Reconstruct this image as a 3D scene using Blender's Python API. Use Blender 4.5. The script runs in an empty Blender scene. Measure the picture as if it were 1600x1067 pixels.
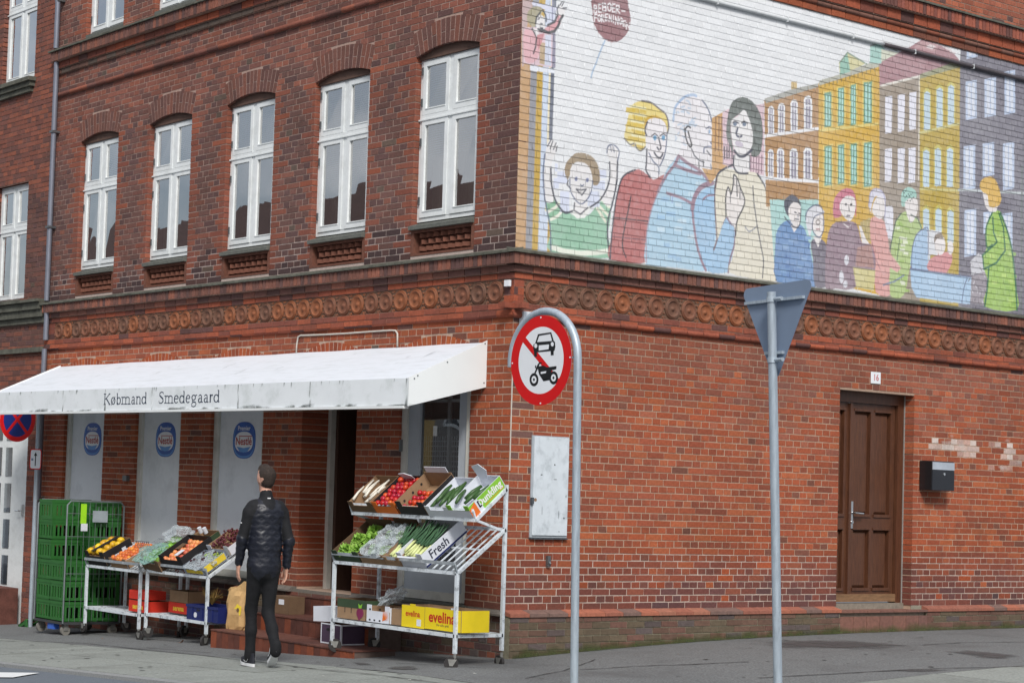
import bpy, bmesh, math, random
import numpy as np
from mathutils import Vector, Matrix
random.seed(7)
scene = bpy.context.scene
COL = scene.collection

# ------------------------------------------------------------------ camera
CAM = np.array([13.42840681, -12.31473005, 1.59971611])
RIGHT = np.array([0.56657465, 0.82319555, 0.03663662])
UP = np.array([0.02392620, -0.06087756, 0.99785844])
FWD = np.array([-0.82366298, 0.56448472, 0.05418763])
FPX, PPX, PPY = 2967.164, -422.271, 53.375
cd = bpy.data.cameras.new('camera')
cd.sensor_width = 36.0
cd.lens = FPX / 1600 * 36.0
cd.shift_x = -PPX / 1600
cd.shift_y = PPY / 1600
cd.clip_start, cd.clip_end = 0.1, 2000
cam = bpy.data.objects.new('camera', cd)
COL.objects.link(cam)
m = Matrix.Identity(4)
for i in range(3):
    m[i][0], m[i][1], m[i][2], m[i][3] = RIGHT[i], UP[i], -FWD[i], CAM[i]
cam.matrix_world = m
scene.camera = cam

# ------------------------------------------------------------------ sky, sun, exposure
SUN_DIR = Vector((0.72, -0.52, 0.80)).normalized()
world = bpy.data.worlds.new('World')
scene.world = world
world.use_nodes = True
wn = world.node_tree
sky = wn.nodes.new('ShaderNodeTexSky')
sky.sky_type = 'NISHITA'
sky.sun_disc = False
sky.sun_elevation = math.asin(SUN_DIR.z)
sky.sun_rotation = math.atan2(SUN_DIR.x, SUN_DIR.y)
sky.dust_density = 3.0
sky.air_density = 1.0
sky.ozone_density = 1.0
bg = wn.nodes['Background']
bg.inputs['Strength'].default_value = 0.06
# thin broken cloud over the sky
ctc = wn.nodes.new('ShaderNodeTexCoord'); cmp_ = wn.nodes.new('ShaderNodeMapping'); cmp_.inputs['Scale'].default_value = (1.0, 1.0, 2.6)
wn.links.new(ctc.outputs['Generated'], cmp_.inputs['Vector'])
cnz = wn.nodes.new('ShaderNodeTexNoise'); cnz.inputs['Scale'].default_value = 3.2; cnz.inputs['Detail'].default_value = 7.0; cnz.inputs['Roughness'].default_value = 0.55
wn.links.new(cmp_.outputs[0], cnz.inputs['Vector'])
cmr = wn.nodes.new('ShaderNodeMapRange'); cmr.inputs[1].default_value = 0.36; cmr.inputs[2].default_value = 0.60; cmr.inputs[3].default_value = 0.25; cmr.inputs[4].default_value = 0.95
wn.links.new(cnz.outputs[0], cmr.inputs[0])
cmx = wn.nodes.new('ShaderNodeMix'); cmx.data_type = 'RGBA'
wn.links.new(cmr.outputs[0], cmx.inputs[0]); wn.links.new(sky.outputs[0], cmx.inputs[6]); cmx.inputs[7].default_value = (6.6, 6.9, 7.4, 1)
wn.links.new(cmx.outputs[2], bg.inputs['Color'])
sd = bpy.data.lights.new('sun', 'SUN')
sd.energy = 1.5
sd.angle = math.radians(14)
sd.color = (1.0, 0.97, 0.93)
sun = bpy.data.objects.new('sun', sd)
COL.objects.link(sun)
sun.rotation_euler = SUN_DIR.to_track_quat('Z', 'Y').to_euler()
scene.view_settings.view_transform = 'Standard'
scene.view_settings.look = 'None'
scene.view_settings.gamma = 1.0
scene.view_settings.use_curve_mapping = False
scene.view_settings.exposure = 1.0

# ------------------------------------------------------------------ photo pixel -> place
def ray(x, y):
    return FWD * FPX + RIGHT * (x - 800 - PPX) - UP * (y - 533.5 - PPY)
def on_front(x, y, o=0.0):
    """point of the street front (plane y = -o) under a photo pixel"""
    d = ray(x, y); t = (-o - CAM[1]) / d[1]; return CAM + t * d
def on_gable(x, y, o=0.0):
    """point of the gable (plane x = o) under a photo pixel"""
    d = ray(x, y); t = (o - CAM[0]) / d[0]; return CAM + t * d
def at_depth(x, y, dep):
    d = ray(x, y); return CAM + d / (d @ FWD) * dep
def ground_z(x, y):
    z = 0.05 * x if x < 0.3 else 0.015 + 0.03 * math.tanh(x - 0.3)
    if y < 0: z += 0.03 * max(y, -6.0) + 0.004 * min(0.0, y + 6.0)
    else: z += 0.18 * math.tanh(0.047 * y / 0.18 * 1.15)
    if x < -30: z += 0.035 * (-30 - x)
    return z
def on_ground(x, y):
    d = ray(x, y); lo, hi = 0.0, 0.02
    f = lambda t: (CAM + t * d)[2] - ground_z(*(CAM + t * d)[:2])
    while f(hi) > 0 and hi < 1: hi *= 1.15
    for _ in range(50):
        mid = (lo + hi) / 2
        if f(mid) > 0: lo = mid
        else: hi = mid
    return CAM + hi * d
def px_of(P):
    d = np.array(P, float) - CAM; w = d @ FWD
    return 800 + PPX + FPX * (d @ RIGHT) / w, 533.5 + PPY - FPX * (d @ UP) / w

# ------------------------------------------------------------------ colour + materials
def s2l(c):
    c = c / 255.0
    return c / 12.92 if c <= 0.04045 else ((c + 0.055) / 1.055) ** 2.4
def rgb(r, g, b, k=1.0):
    return (s2l(r) * k, s2l(g) * k, s2l(b) * k)
MATS = {}
def mat(name, col=(0.5, 0.5, 0.5), rough=0.7, metal=0.0, var=0.12, scale=8.0, bump=0.0, bscale=60.0,
        src=None, dirt=None, dirt_amt=0.0, dirt_scale=2.5, spec=0.4, stretch=None, coat=0.0, sheen=0.0, rnd=0.0):
    """procedural principled material; src 'attr' reads the Col attribute, 'obj' the object colour"""
    if name in MATS: return MATS[name]
    M = bpy.data.materials.new(name); M.use_nodes = True
    nt = M.node_tree; N, Lk = nt.nodes, nt.links
    bs = N['Principled BSDF']
    tc = N.new('ShaderNodeTexCoord')
    vec = tc.outputs['Object']
    if stretch:
        mp = N.new('ShaderNodeMapping'); mp.inputs['Scale'].default_value = stretch
        Lk.new(vec, mp.inputs['Vector']); vec = mp.outputs[0]
    nz = N.new('ShaderNodeTexNoise'); nz.inputs['Scale'].default_value = scale
    nz.inputs['Detail'].default_value = 5.0; nz.inputs['Roughness'].default_value = 0.6
    Lk.new(vec, nz.inputs['Vector'])
    if src == 'attr':
        a = N.new('ShaderNodeAttribute'); a.attribute_name = 'Col'; base = a.outputs['Color']
    elif src == 'obj':
        a = N.new('ShaderNodeObjectInfo'); base = a.outputs['Color']
    else:
        a = N.new('ShaderNodeRGB'); a.outputs[0].default_value = (*col, 1); base = a.outputs[0]
    mr = N.new('ShaderNodeMapRange'); mr.inputs[1].default_value = 0.3; mr.inputs[2].default_value = 0.7
    mr.inputs[3].default_value = 1 - var; mr.inputs[4].default_value = 1 + var
    Lk.new(nz.outputs[0], mr.inputs[0])
    mx = N.new('ShaderNodeVectorMath'); mx.operation = 'SCALE'
    Lk.new(base, mx.inputs[0]); Lk.new(mr.outputs[0], mx.inputs['Scale'])
    out = mx.outputs[0]
    if rnd:                                            # every piece its own shade
        oi = N.new('ShaderNodeObjectInfo'); rm = N.new('ShaderNodeMapRange'); rm.inputs[3].default_value = 1 - rnd; rm.inputs[4].default_value = 1 + rnd * .6
        Lk.new(oi.outputs['Random'], rm.inputs[0]); hs = N.new('ShaderNodeHueSaturation'); hr = N.new('ShaderNodeMapRange'); hr.inputs[3].default_value = .5 - rnd * .06; hr.inputs[4].default_value = .5 + rnd * .06
        Lk.new(oi.outputs['Random'], hr.inputs[0]); Lk.new(hr.outputs[0], hs.inputs['Hue']); Lk.new(rm.outputs[0], hs.inputs['Value']); Lk.new(out, hs.inputs['Color']); out = hs.outputs[0]
    if dirt:
        n2 = N.new('ShaderNodeTexNoise'); n2.inputs['Scale'].default_value = dirt_scale
        n2.inputs['Detail'].default_value = 8.0; n2.inputs['Roughness'].default_value = 0.65
        Lk.new(vec, n2.inputs['Vector'])
        m2 = N.new('ShaderNodeMapRange'); m2.inputs[1].default_value = 0.5; m2.inputs[2].default_value = 0.68
        m2.inputs[3].default_value = 0.0; m2.inputs[4].default_value = dirt_amt
        Lk.new(n2.outputs[0], m2.inputs[0])
        mm = N.new('ShaderNodeMix'); mm.data_type = 'RGBA'
        Lk.new(m2.outputs[0], mm.inputs[0]); Lk.new(out, mm.inputs[6]); mm.inputs[7].default_value = (*dirt, 1)
        out = mm.outputs[2]
    Lk.new(out, bs.inputs['Base Color'])
    bs.inputs['Roughness'].default_value = rough; bs.inputs['Metallic'].default_value = metal
    bs.inputs['Specular IOR Level'].default_value = spec
    bs.inputs['Coat Weight'].default_value = coat
    bs.inputs['Sheen Weight'].default_value = sheen
    if bump:
        n3 = N.new('ShaderNodeTexNoise'); n3.inputs['Scale'].default_value = bscale
        n3.inputs['Detail'].default_value = 4.0
        Lk.new(vec, n3.inputs['Vector'])
        bp = N.new('ShaderNodeBump'); bp.inputs['Strength'].default_value = bump; bp.inputs['Distance'].default_value = 0.01
        Lk.new(n3.outputs[0], bp.inputs['Height']); Lk.new(bp.outputs[0], bs.inputs['Normal'])
    MATS[name] = M
    return M
def glass_mat(name, tint=(0.9, 0.95, 0.95), rough=0.01, refl=1.0):
    if name in MATS: return MATS[name]
    M = bpy.data.materials.new(name); M.use_nodes = True
    nt = M.node_tree; N, Lk = nt.nodes, nt.links
    N.remove(N['Principled BSDF'])
    tr = N.new('ShaderNodeBsdfTransparent'); tr.inputs[0].default_value = (*tint, 1)
    gl = N.new('ShaderNodeBsdfGlossy'); gl.inputs['Roughness'].default_value = rough
    fr = N.new('ShaderNodeFresnel'); fr.inputs[0].default_value = 1.75
    tc = N.new('ShaderNodeTexCoord')
    nz = N.new('ShaderNodeTexNoise'); nz.inputs['Scale'].default_value = 1.6; nz.inputs['Detail'].default_value = 1.0
    Lk.new(tc.outputs['Object'], nz.inputs['Vector'])
    bp = N.new('ShaderNodeBump'); bp.inputs['Strength'].default_value = 0.22; bp.inputs['Distance'].default_value = 0.02
    Lk.new(nz.outputs[0], bp.inputs['Height'])
    Lk.new(bp.outputs[0], gl.inputs['Normal'])
    ml = N.new('ShaderNodeMath'); ml.operation = 'MULTIPLY_ADD'; ml.inputs[1].default_value = 4.8 * refl; ml.inputs[2].default_value = 0.08
    Lk.new(fr.outputs[0], ml.inputs[0])
    mx = N.new('ShaderNodeMixShader')
    Lk.new(ml.outputs[0], mx.inputs[0]); Lk.new(tr.outputs[0], mx.inputs[1]); Lk.new(gl.outputs[0], mx.inputs[2])
    Lk.new(mx.outputs[0], N['Material Output'].inputs[0])
    MATS[name] = M
    return M

# ------------------------------------------------------------------ mesh building
class MB:
    """collects shapes and links them as ONE mesh object"""
    def __init__(self): self.v, self.f, self.m, self.c, self.X = [], [], [], [], None
    def add(self, vs, fs, mi=0, col=None):
        b = len(self.v)
        if self.X is not None: vs = [tuple(self.X @ Vector(p)) for p in vs]
        self.v.extend([tuple(map(float, p)) for p in vs])
        self.f.extend([tuple(i + b for i in f) for f in fs]); self.m.extend([mi] * len(fs))
        self.c.extend([col or (1, 1, 1)] * len(vs))
        return self
    def box(self, x0, x1, y0, y1, z0, z1, mi=0, col=None):
        return self.add([(x0, y0, z0), (x1, y0, z0), (x1, y1, z0), (x0, y1, z0), (x0, y0, z1), (x1, y0, z1), (x1, y1, z1), (x0, y1, z1)],
                        [(0, 3, 2, 1), (4, 5, 6, 7), (0, 1, 5, 4), (1, 2, 6, 5), (2, 3, 7, 6), (3, 0, 4, 7)], mi, col)
    def hexa(self, p, mi=0, col=None):
        return self.add(p, [(0, 3, 2, 1), (4, 5, 6, 7), (0, 1, 5, 4), (1, 2, 6, 5), (2, 3, 7, 6), (3, 0, 4, 7)], mi, col)
    def bar(self, a, b, w, h, mi=0, up=(0, 0, 1)):
        a, b = Vector(a), Vector(b); d = (b - a).normalized(); u = Vector(up)
        if abs(d.dot(u)) > 0.98: u = Vector((1, 0, 0))
        s = d.cross(u).normalized(); u = s.cross(d).normalized()
        s, u = s * w / 2, u * h / 2
        return self.hexa([a - s - u, a + s - u, b + s - u, b - s - u, a - s + u, a + s + u, b + s + u, b - s + u], mi)
    def tube(self, pts, r, n=8, mi=0, cap=True):
        pts = [Vector(p) for p in pts]; rs = r if isinstance(r, (list, tuple)) else [r] * len(pts)
        vs, fs = [], []; pu = None
        for i, p in enumerate(pts):
            d = (pts[min(i + 1, len(pts) - 1)] - pts[max(i - 1, 0)]).normalized()
            if pu is None:
                u = Vector((0, 0, 1)) if abs(d.z) < 0.9 else Vector((1, 0, 0))
            else: u = pu
            s = d.cross(u).normalized(); u = s.cross(d).normalized(); pu = u
            for k in range(n):
                a = 2 * math.pi * k / n
                vs.append(p + (s * math.cos(a) + u * math.sin(a)) * rs[i])
        for i in range(len(pts) - 1):
            for k in range(n):
                fs.append((i * n + k, i * n + (k + 1) % n, (i + 1) * n + (k + 1) % n, (i + 1) * n + k))
        if cap:
            fs.append(tuple(range(n - 1, -1, -1))); fs.append(tuple((len(pts) - 1) * n + k for k in range(n)))
        return self.add(vs, fs, mi)
    def lathe(self, prof, n=20, mi=0, X=None):
        """profile [(r, h)] turned about local z"""
        vs, fs = [], []
        for r, h in prof:
            for k in range(n):
                a = 2 * math.pi * k / n; vs.append((r * math.cos(a), r * math.sin(a), h))
        for i in range(len(prof) - 1):
            for k in range(n):
                fs.append((i * n + k, i * n + (k + 1) % n, (i + 1) * n + (k + 1) % n, (i + 1) * n + k))
        if prof[0][0] > 1e-5: fs.append(tuple(range(n - 1, -1, -1)))
        if prof[-1][0] > 1e-5: fs.append(tuple((len(prof) - 1) * n + k for k in range(n)))
        if X is not None: vs = [tuple(X @ Vector(p)) for p in vs]
        return self.add(vs, fs, mi)
    def prism(self, poly, fn, d0, d1, mi=0, side=None):
        """flat outline [(a, b)] made thick; fn(a, b, d) -> place"""
        n = len(poly)
        vs = [fn(a, b, d0) for a, b in poly] + [fn(a, b, d1) for a, b in poly]
        self.add(vs, [tuple(range(n - 1, -1, -1)), tuple(range(n, 2 * n))], mi)
        return self.add(vs, [(i, (i + 1) % n, n + (i + 1) % n, n + i) for i in range(n)], mi if side is None else side)
    def ball(self, c, r, n=8, k=5, sq=(1, 1, 1), mi=0):
        c = Vector(c); vs, fs = [c + Vector((0, 0, -r * sq[2]))], []
        for i in range(1, k):
            t = math.pi * i / k - math.pi / 2
            for j in range(n):
                a = 2 * math.pi * (j + 0.5 * (i % 2)) / n
                vs.append(c + Vector((r * sq[0] * math.cos(t) * math.cos(a), r * sq[1] * math.cos(t) * math.sin(a), r * sq[2] * math.sin(t))))
        vs.append(c + Vector((0, 0, r * sq[2]))); e = len(vs) - 1
        for j in range(n):
            fs.append((0, 1 + (j + 1) % n, 1 + j)); fs.append((e, 1 + (k - 2) * n + j, 1 + (k - 2) * n + (j + 1) % n))
            for i in range(k - 2):
                fs.append((1 + i * n + j, 1 + i * n + (j + 1) % n, 1 + (i + 1) * n + (j + 1) % n, 1 + (i + 1) * n + j))
        return self.add(vs, fs, mi)
    def mesh(self, name, mats, smooth=False, use_col=False):
        me = bpy.data.meshes.new(name)
        me.from_pydata(self.v, [], self.f)
        mats = mats if isinstance(mats, (list, tuple)) else [mats]
        for M in mats: me.materials.append(M)
        me.polygons.foreach_set('material_index', self.m)
        if use_col:
            at = me.color_attributes.new('Col', 'FLOAT_COLOR', 'POINT')
            arr = np.ones((len(self.v), 4), np.float32); arr[:, :3] = np.array(self.c)[:, :3]
            at.data.foreach_set('color', arr.ravel())
        if smooth:
            me.polygons.foreach_set('use_smooth', [True] * len(self.f))
        me.update()
        if smooth and smooth is not True:
            try: me.set_sharp_from_angle(angle=math.radians(smooth))
            except Exception: pass
        return me
    def build(self, name, mats, parent=None, smooth=False, use_col=False, bevel=0.0):
        o = bpy.data.objects.new(name, self.mesh(name, mats, smooth, use_col))
        COL.objects.link(o)
        if parent is not None: o.parent = parent
        if bevel:
            b = o.modifiers.new('bevel', 'BEVEL'); b.width = bevel; b.segments = 2; b.limit_method = 'ANGLE'
        return o
def inst(name, mesh, parent=None, loc=(0, 0, 0), rot=(0, 0, 0), scale=None, color=None):
    o = bpy.data.objects.new(name, mesh); COL.objects.link(o)
    if parent is not None: o.parent = parent
    o.location = loc; o.rotation_euler = rot
    if scale is not None: o.scale = scale
    if color is not None: o.color = (*color, 1)
    return o
def tag(o, label=None, cat=None, group=None, kind=None):
    if label: o['label'] = label
    if cat: o['category'] = cat
    if group: o['group'] = group
    if kind: o['kind'] = kind
    return o
def thing(name, label, cat, loc=(0, 0, 0), rotz=0.0, group=None):
    o = bpy.data.objects.new(name, None); COL.objects.link(o)
    o.empty_display_size = 0.2
    o.location = loc; o.rotation_euler = (0, 0, rotz)
    return tag(o, label, cat, group)
def copy_tree(o, parent=None):
    c = o.copy(); COL.objects.link(c); c.parent = parent
    for ch in list(o.children): copy_tree(ch, c)
    return c
def text_mesh(body, size, fn, mb, mi=0, depth=0.0015, align='CENTER', xs=1.0, bold=0.0, shear=0.0):
    """letters as thin solid shapes, placed by fn(a, b, d)"""
    cu = bpy.data.curves.new('lettering', 'FONT'); cu.body = body; cu.size = size
    cu.align_x = align; cu.align_y = 'CENTER'; cu.resolution_u = 3; cu.offset = bold; cu.shear = shear
    ob = bpy.data.objects.new('lettering', cu); COL.objects.link(ob)
    dg = bpy.context.evaluated_depsgraph_get(); dg.update()
    me = bpy.data.meshes.new_from_object(ob.evaluated_get(dg))
    vs = [fn(v.co.x * xs, v.co.y, depth) for v in me.vertices]
    fs = [tuple(p.vertices) for p in me.polygons]
    mb.add(vs, fs, mi)
    bpy.data.objects.remove(ob); bpy.data.curves.remove(cu); bpy.data.meshes.remove(me)
    return mb
# ------------------------------------------------------------------ ground, pavement, road
asphalt_m = mat('pavement_asphalt', rgb(112, 114, 114), 0.9, var=0.42, scale=55, bump=0.7, bscale=170,
                dirt=rgb(78, 76, 76), dirt_amt=0.45, dirt_scale=0.9)
slab_m = mat('concrete_slab', rgb(150, 152, 148), 0.9, var=0.24, scale=40, bump=0.5, bscale=160,
             dirt=rgb(104, 106, 102), dirt_amt=0.4, dirt_scale=1.7, src='obj')
road_m = mat('road_asphalt', rgb(104, 111, 119), 0.88, var=0.2, scale=90, bump=0.5, bscale=260)
kerb_m = mat('granite_kerb', rgb(140, 142, 142), 0.85, var=0.2, scale=60, bump=0.2)
def sheet(name, xs, ys, dz, M, skip=None):
    vs = [(x, y, ground_z(x, y) + dz) for y in ys for x in xs]
    nx = len(xs); fs = []
    for j in range(len(ys) - 1):
        for i in range(nx - 1):
            cx, cy = (xs[i] + xs[i + 1]) / 2, (ys[j] + ys[j + 1]) / 2
            if skip and skip(cx, cy): continue
            fs.append((j * nx + i, j * nx + i + 1, (j + 1) * nx + i + 1, (j + 1) * nx + i))
    b = MB(); b.add(vs, fs)
    return b.build(name, M, smooth=True)
def lin(a, b, n): return [a + (b - a) * i / n for i in range(n + 1)]
far = [-600, -200, -80, -40, -25]
gx_ = far + lin(-18, 12, 60) + [20, 40, 80, 200, 600]
gy_ = far + lin(-16, 14, 60) + [20, 40, 80, 200, 600]
tag(sheet('ground', gx_, gy_, -0.03, road_m), kind='structure')
# pavement: asphalt strip beside the walls
KY, KX = -3.70, 5.2          # kerb lines of the street and the side street
SY, SX = -1.72, 3.25         # where the concrete slabs begin
pave = tag(sheet('pavement', lin(-18, SX, 85), lin(SY, 14, 63), 0.0, asphalt_m, lambda x, y: x < 0 and y > 0.02), kind='structure')
def slab(x0, x1, y0, y1, tone):
    g = 0.011
    x0, x1, y0, y1 = x0 + g, x1 - g, y0 + g, y1 - g
    q = [(x0, y0), (x1, y0), (x1, y1), (x0, y1)]
    b = MB(); h = random.uniform(0.0, 0.004)
    b.hexa([(x, y, ground_z(x, y) - 0.06) for x, y in q] + [(x, y, ground_z(x, y) + h) for x, y in q])
    o = b.build('paving_slab', slab_m, pave); o.color = (*[c * tone for c in rgb(138, 142, 137)], 1)
r0 = random.Random(3)
for row, (ya, yb) in enumerate([(-2.62, SY), (KY + 0.14, -2.62)]):
    x = -16.0 + row * 0.55
    while x < SX - 0.01:
        x2 = min(x + 1.12, SX); slab(x, x2, ya, yb, r0.uniform(0.9, 1.1)); x = x2
for col, (xa, xb) in enumerate([(SX, SX + 0.92), (SX + 0.92, KX - 0.14)]):
    y = KY + 0.14 + col * 0.4
    if col: slab(xa, xb, KY + 0.14, y, 1.0)
    while y < 11.9:
        y2 = min(y + 1.12, 12); slab(xa, xb, y, y2, r0.uniform(0.9, 1.1)); y = y2
sheet('slab_bed', lin(-18, KX, 60), lin(KY, 14, 50), -0.022, mat('joint_sand', rgb(52, 52, 50), 0.95, var=0.25, scale=50)).parent = pave
x = -16.0
while x < KX - 0.3:                      # kerb stones, laid nearly flush with the road at the crossing
    x2 = x + 1.0
    q = [(x + .006, KY), (x2 - .006, KY), (x2 - .006, KY + 0.134), (x + .006, KY + 0.134)]
    b = MB(); b.hexa([(a, c, ground_z(a, c) - 0.2) for a, c in q] + [(a, c, ground_z(a, c) + 0.002) for a, c in q])
    b.build('kerb_stone', kerb_m, pave); x = x2
y = KY + 0.2
while y < 12:
    q = [(KX - 0.134, y), (KX, y), (KX, y + 0.99), (KX - 0.134, y + 0.99)]
    b = MB(); b.hexa([(a, c, ground_z(a, c) - 0.2) for a, c in q] + [(a, c, ground_z(a, c) + 0.002) for a, c in q])
    b.build('kerb_stone', kerb_m, pave); y += 1.0
# white road marking at the crossing
b = MB(); ps = [on_ground(-90, 1053), on_ground(-20, 1046), on_ground(62, 1047), on_ground(20, 1054)]
b.add([(p[0], p[1], ground_z(p[0], p[1]) - 0.02) for p in ps], [(0, 1, 2, 3)])
tag(b.build('road_marking', mat('road_paint', rgb(222, 224, 224), 0.7, var=0.1, scale=40)), 'worn white painted line on the road at the kerb', 'road marking', kind='structure')
# wet stains on the asphalt by the door
wet_m = mat('damp_asphalt', rgb(82, 80, 80), 0.7, var=0.3, scale=40, bump=0.3, bscale=220)
def soft_edge(M):
    """fade a stain out towards its rim and break it up with noise"""
    N, Lk = M.node_tree.nodes, M.node_tree.links
    at = N.new('ShaderNodeAttribute'); at.attribute_name = 'Col'; tc = N.new('ShaderNodeTexCoord')
    nz = N.new('ShaderNodeTexNoise'); nz.inputs['Scale'].default_value = 5.0; nz.inputs['Detail'].default_value = 6.0; Lk.new(tc.outputs['Object'], nz.inputs['Vector'])
    ad = N.new('ShaderNodeMath'); ad.operation = 'MULTIPLY_ADD'; ad.inputs[1].default_value = 1.6; Lk.new(nz.outputs[0], ad.inputs[0])
    sb = N.new('ShaderNodeMath'); sb.operation = 'SUBTRACT'; sb.inputs[1].default_value = 1.05; Lk.new(at.outputs['Fac'], ad.inputs[2]); Lk.new(ad.outputs[0], sb.inputs[0])
    cl = N.new('ShaderNodeClamp'); Lk.new(sb.outputs[0], cl.inputs[0]); cl.inputs[2].default_value = 0.85; Lk.new(cl.outputs[0], N['Principled BSDF'].inputs['Alpha'])
soft_edge(wet_m)
def stain(pxs, M=None):
    b = MB(); P = [on_ground(*p) for p in pxs]; c = sum(P) / len(P); n = len(P)
    vs = [tuple(c)] + [tuple(c + (p - c) * .6) for p in P] + [tuple(c + (p - c) * 1.25) for p in P]
    vs = [(x, y, ground_z(x, y) + .005) for x, y, z in vs]
    b.add(vs, [(0, 1 + i, 1 + (i + 1) % n) for i in range(n)] + [(1 + i, 1 + n + i, 1 + n + (i + 1) % n, 1 + (i + 1) % n) for i in range(n)])
    b.c = [(1, 1, 1)] * (n + 1) + [(0, 0, 0)] * n
    b.build('damp_stain', M or wet_m, pave, use_col=True)
stain([(1186, 1004), (1230, 1000), (1300, 1000), (1350, 1002), (1408, 1008), (1390, 1013), (1330, 1014), (1270, 1012), (1215, 1011)])
stain([(1478, 1018), (1510, 1016), (1560, 1020), (1596, 1024), (1570, 1029), (1530, 1027)])
stain([(1380, 1047), (1420, 1045), (1490, 1047), (1440, 1050)])
stain([(606, 1042), (640, 1040), (655, 1043), (650, 1047), (610, 1046)])
stain([(548, 1034), (575, 1036), (582, 1039), (560, 1039)])

# litter: a few dry leaves and scraps
for i, (px_, py_) in enumerate(((283, 1004), (232, 999), (160, 997), (1060, 1022), (1210, 1049), (742, 1052), (640, 1062), (1340, 1036), (128, 1017), (505, 1056))):
    p = on_ground(px_, py_); b = MB(); r_ = random.Random(i); a0 = r_.uniform(0, 6)
    s_ = .045 if i == 0 else r_.uniform(.012, .022)
    b.add([(s_ * (1.3 if k % 3 == 0 else .7) * math.cos(a0 + k * 1.05), s_ * (.8 if k % 2 else .6) * math.sin(a0 + k * 1.05), .004 + (.03 * (i == 0) if k in (1, 2) else .004 * (k % 2))) for k in range(6)], [(0, 1, 2, 3), (0, 3, 4, 5)])
    o = b.build('dry_leaf' if i < 4 else 'paper_scrap', mat('dry_leaf' if i < 4 else 'scrap', rgb(150, 112, 84) if i < 4 else rgb(190, 190, 184), .8, var=.2)); o.location = (p[0], p[1], ground_z(p[0], p[1]))
    tag(o, ['curled brown leaf on the asphalt in front of the middle rack', 'small brown leaf beside the caster of the middle rack', 'small brown leaf in front of the roll cage', 'small brown leaf on the asphalt below the gable'][i] if i < 4 else 'tiny pale paper scrap lying on the pavement', 'leaf' if i < 4 else 'litter', None if i < 4 else 'paper scraps on the pavement')
# moss along the foot of the gable
moss_m = mat('moss', rgb(74, 84, 46), .95, var=.4, scale=30, bump=.6, bscale=90); soft_edge(moss_m)
b = MB(); n_ = 60; vs = []; cs = []
for k in range(n_ + 1):
    y = .02 + 9.5 * k / n_; w_ = .03 + .05 * abs(math.sin(k * 1.7) * math.sin(k * .61)); z = ground_z(.1, y)
    vs += [(.1015, y, z + w_ + .05), (.1015, y, z + .005), (.11 + w_, y, z + .008)]; cs += [(0, 0, 0), (1, 1, 1), (0, 0, 0)]
b.add(vs, [(3 * k, 3 * k + 1, 3 * k + 4, 3 * k + 3) for k in range(n_)] + [(3 * k + 1, 3 * k + 2, 3 * k + 5, 3 * k + 4) for k in range(n_)]); b.c = cs
tag(b.build('moss', moss_m, pave, use_col=True), kind='stuff')

# cracks and tar seams in the asphalt, trodden gum on the slabs
seam_m = mat('tar_seam', rgb(58, 58, 58), .8, var=.3, scale=30); soft_edge(seam_m)
def seam(pxs, w):
    b = MB(); P = [on_ground(*p) for p in pxs]; Q = []
    for a_, c_ in zip(P[:-1], P[1:]): Q += [a_ + (c_ - a_) * k / 6 + np.array([R0.uniform(-.012, .012), R0.uniform(-.012, .012), 0]) for k in range(6)]
    Q.append(P[-1]); vs, cs = [], []
    for i, q in enumerate(Q):
        d = Q[min(i + 1, len(Q) - 1)] - Q[max(i - 1, 0)]; n = np.array([-d[1], d[0], 0]); n = n / np.linalg.norm(n) * w
        for k, c in ((-1, 0), (0, 1), (1, 0)): p = q + n * k; vs.append((p[0], p[1], ground_z(p[0], p[1]) + .0055)); cs.append((c * 1.1,) * 3)
    b.add(vs, [(3 * i + k, 3 * i + 3 + k, 3 * i + 4 + k, 3 * i + 1 + k) for i in range(len(Q) - 1) for k in (0, 1)]); b.c = cs; b.build('tar_seam', seam_m, pave, use_col=True)
R0 = random.Random(17)
seam([(905, 1046), (990, 1041), (1080, 1038), (1170, 1034)], .03); seam([(1440, 1008), (1500, 1004), (1600, 1003)], .025); seam([(820, 1060), (880, 1048), (930, 1030)], .02); seam([(0, 1001), (120, 1004), (300, 1022), (500, 1046), (690, 1068)], .03); seam([(1185, 1059), (1300, 1053), (1430, 1046), (1600, 1041)], .03)
seam([(230, 1012), (330, 1020)], .02); seam([(620, 1036), (760, 1044)], .02)
b = MB()
for k in range(70):
    x, y = (R0.uniform(-7, 3), R0.uniform(-3.5, -1.0)) if k % 3 else (R0.uniform(.4, 3.1), R0.uniform(0, 7)); r_ = R0.uniform(.012, .03)
    b.add([(x + r_ * math.cos(t * .9) * R0.uniform(.8, 1.2), y + r_ * math.sin(t * .9) * R0.uniform(.8, 1.2), ground_z(x, y) + .0062) for t in range(7)], [tuple(range(7))])
tag(b.build('gum_spots', mat('old_gum', rgb(84, 84, 82), .9, var=.3), pave), kind='stuff')
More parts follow.
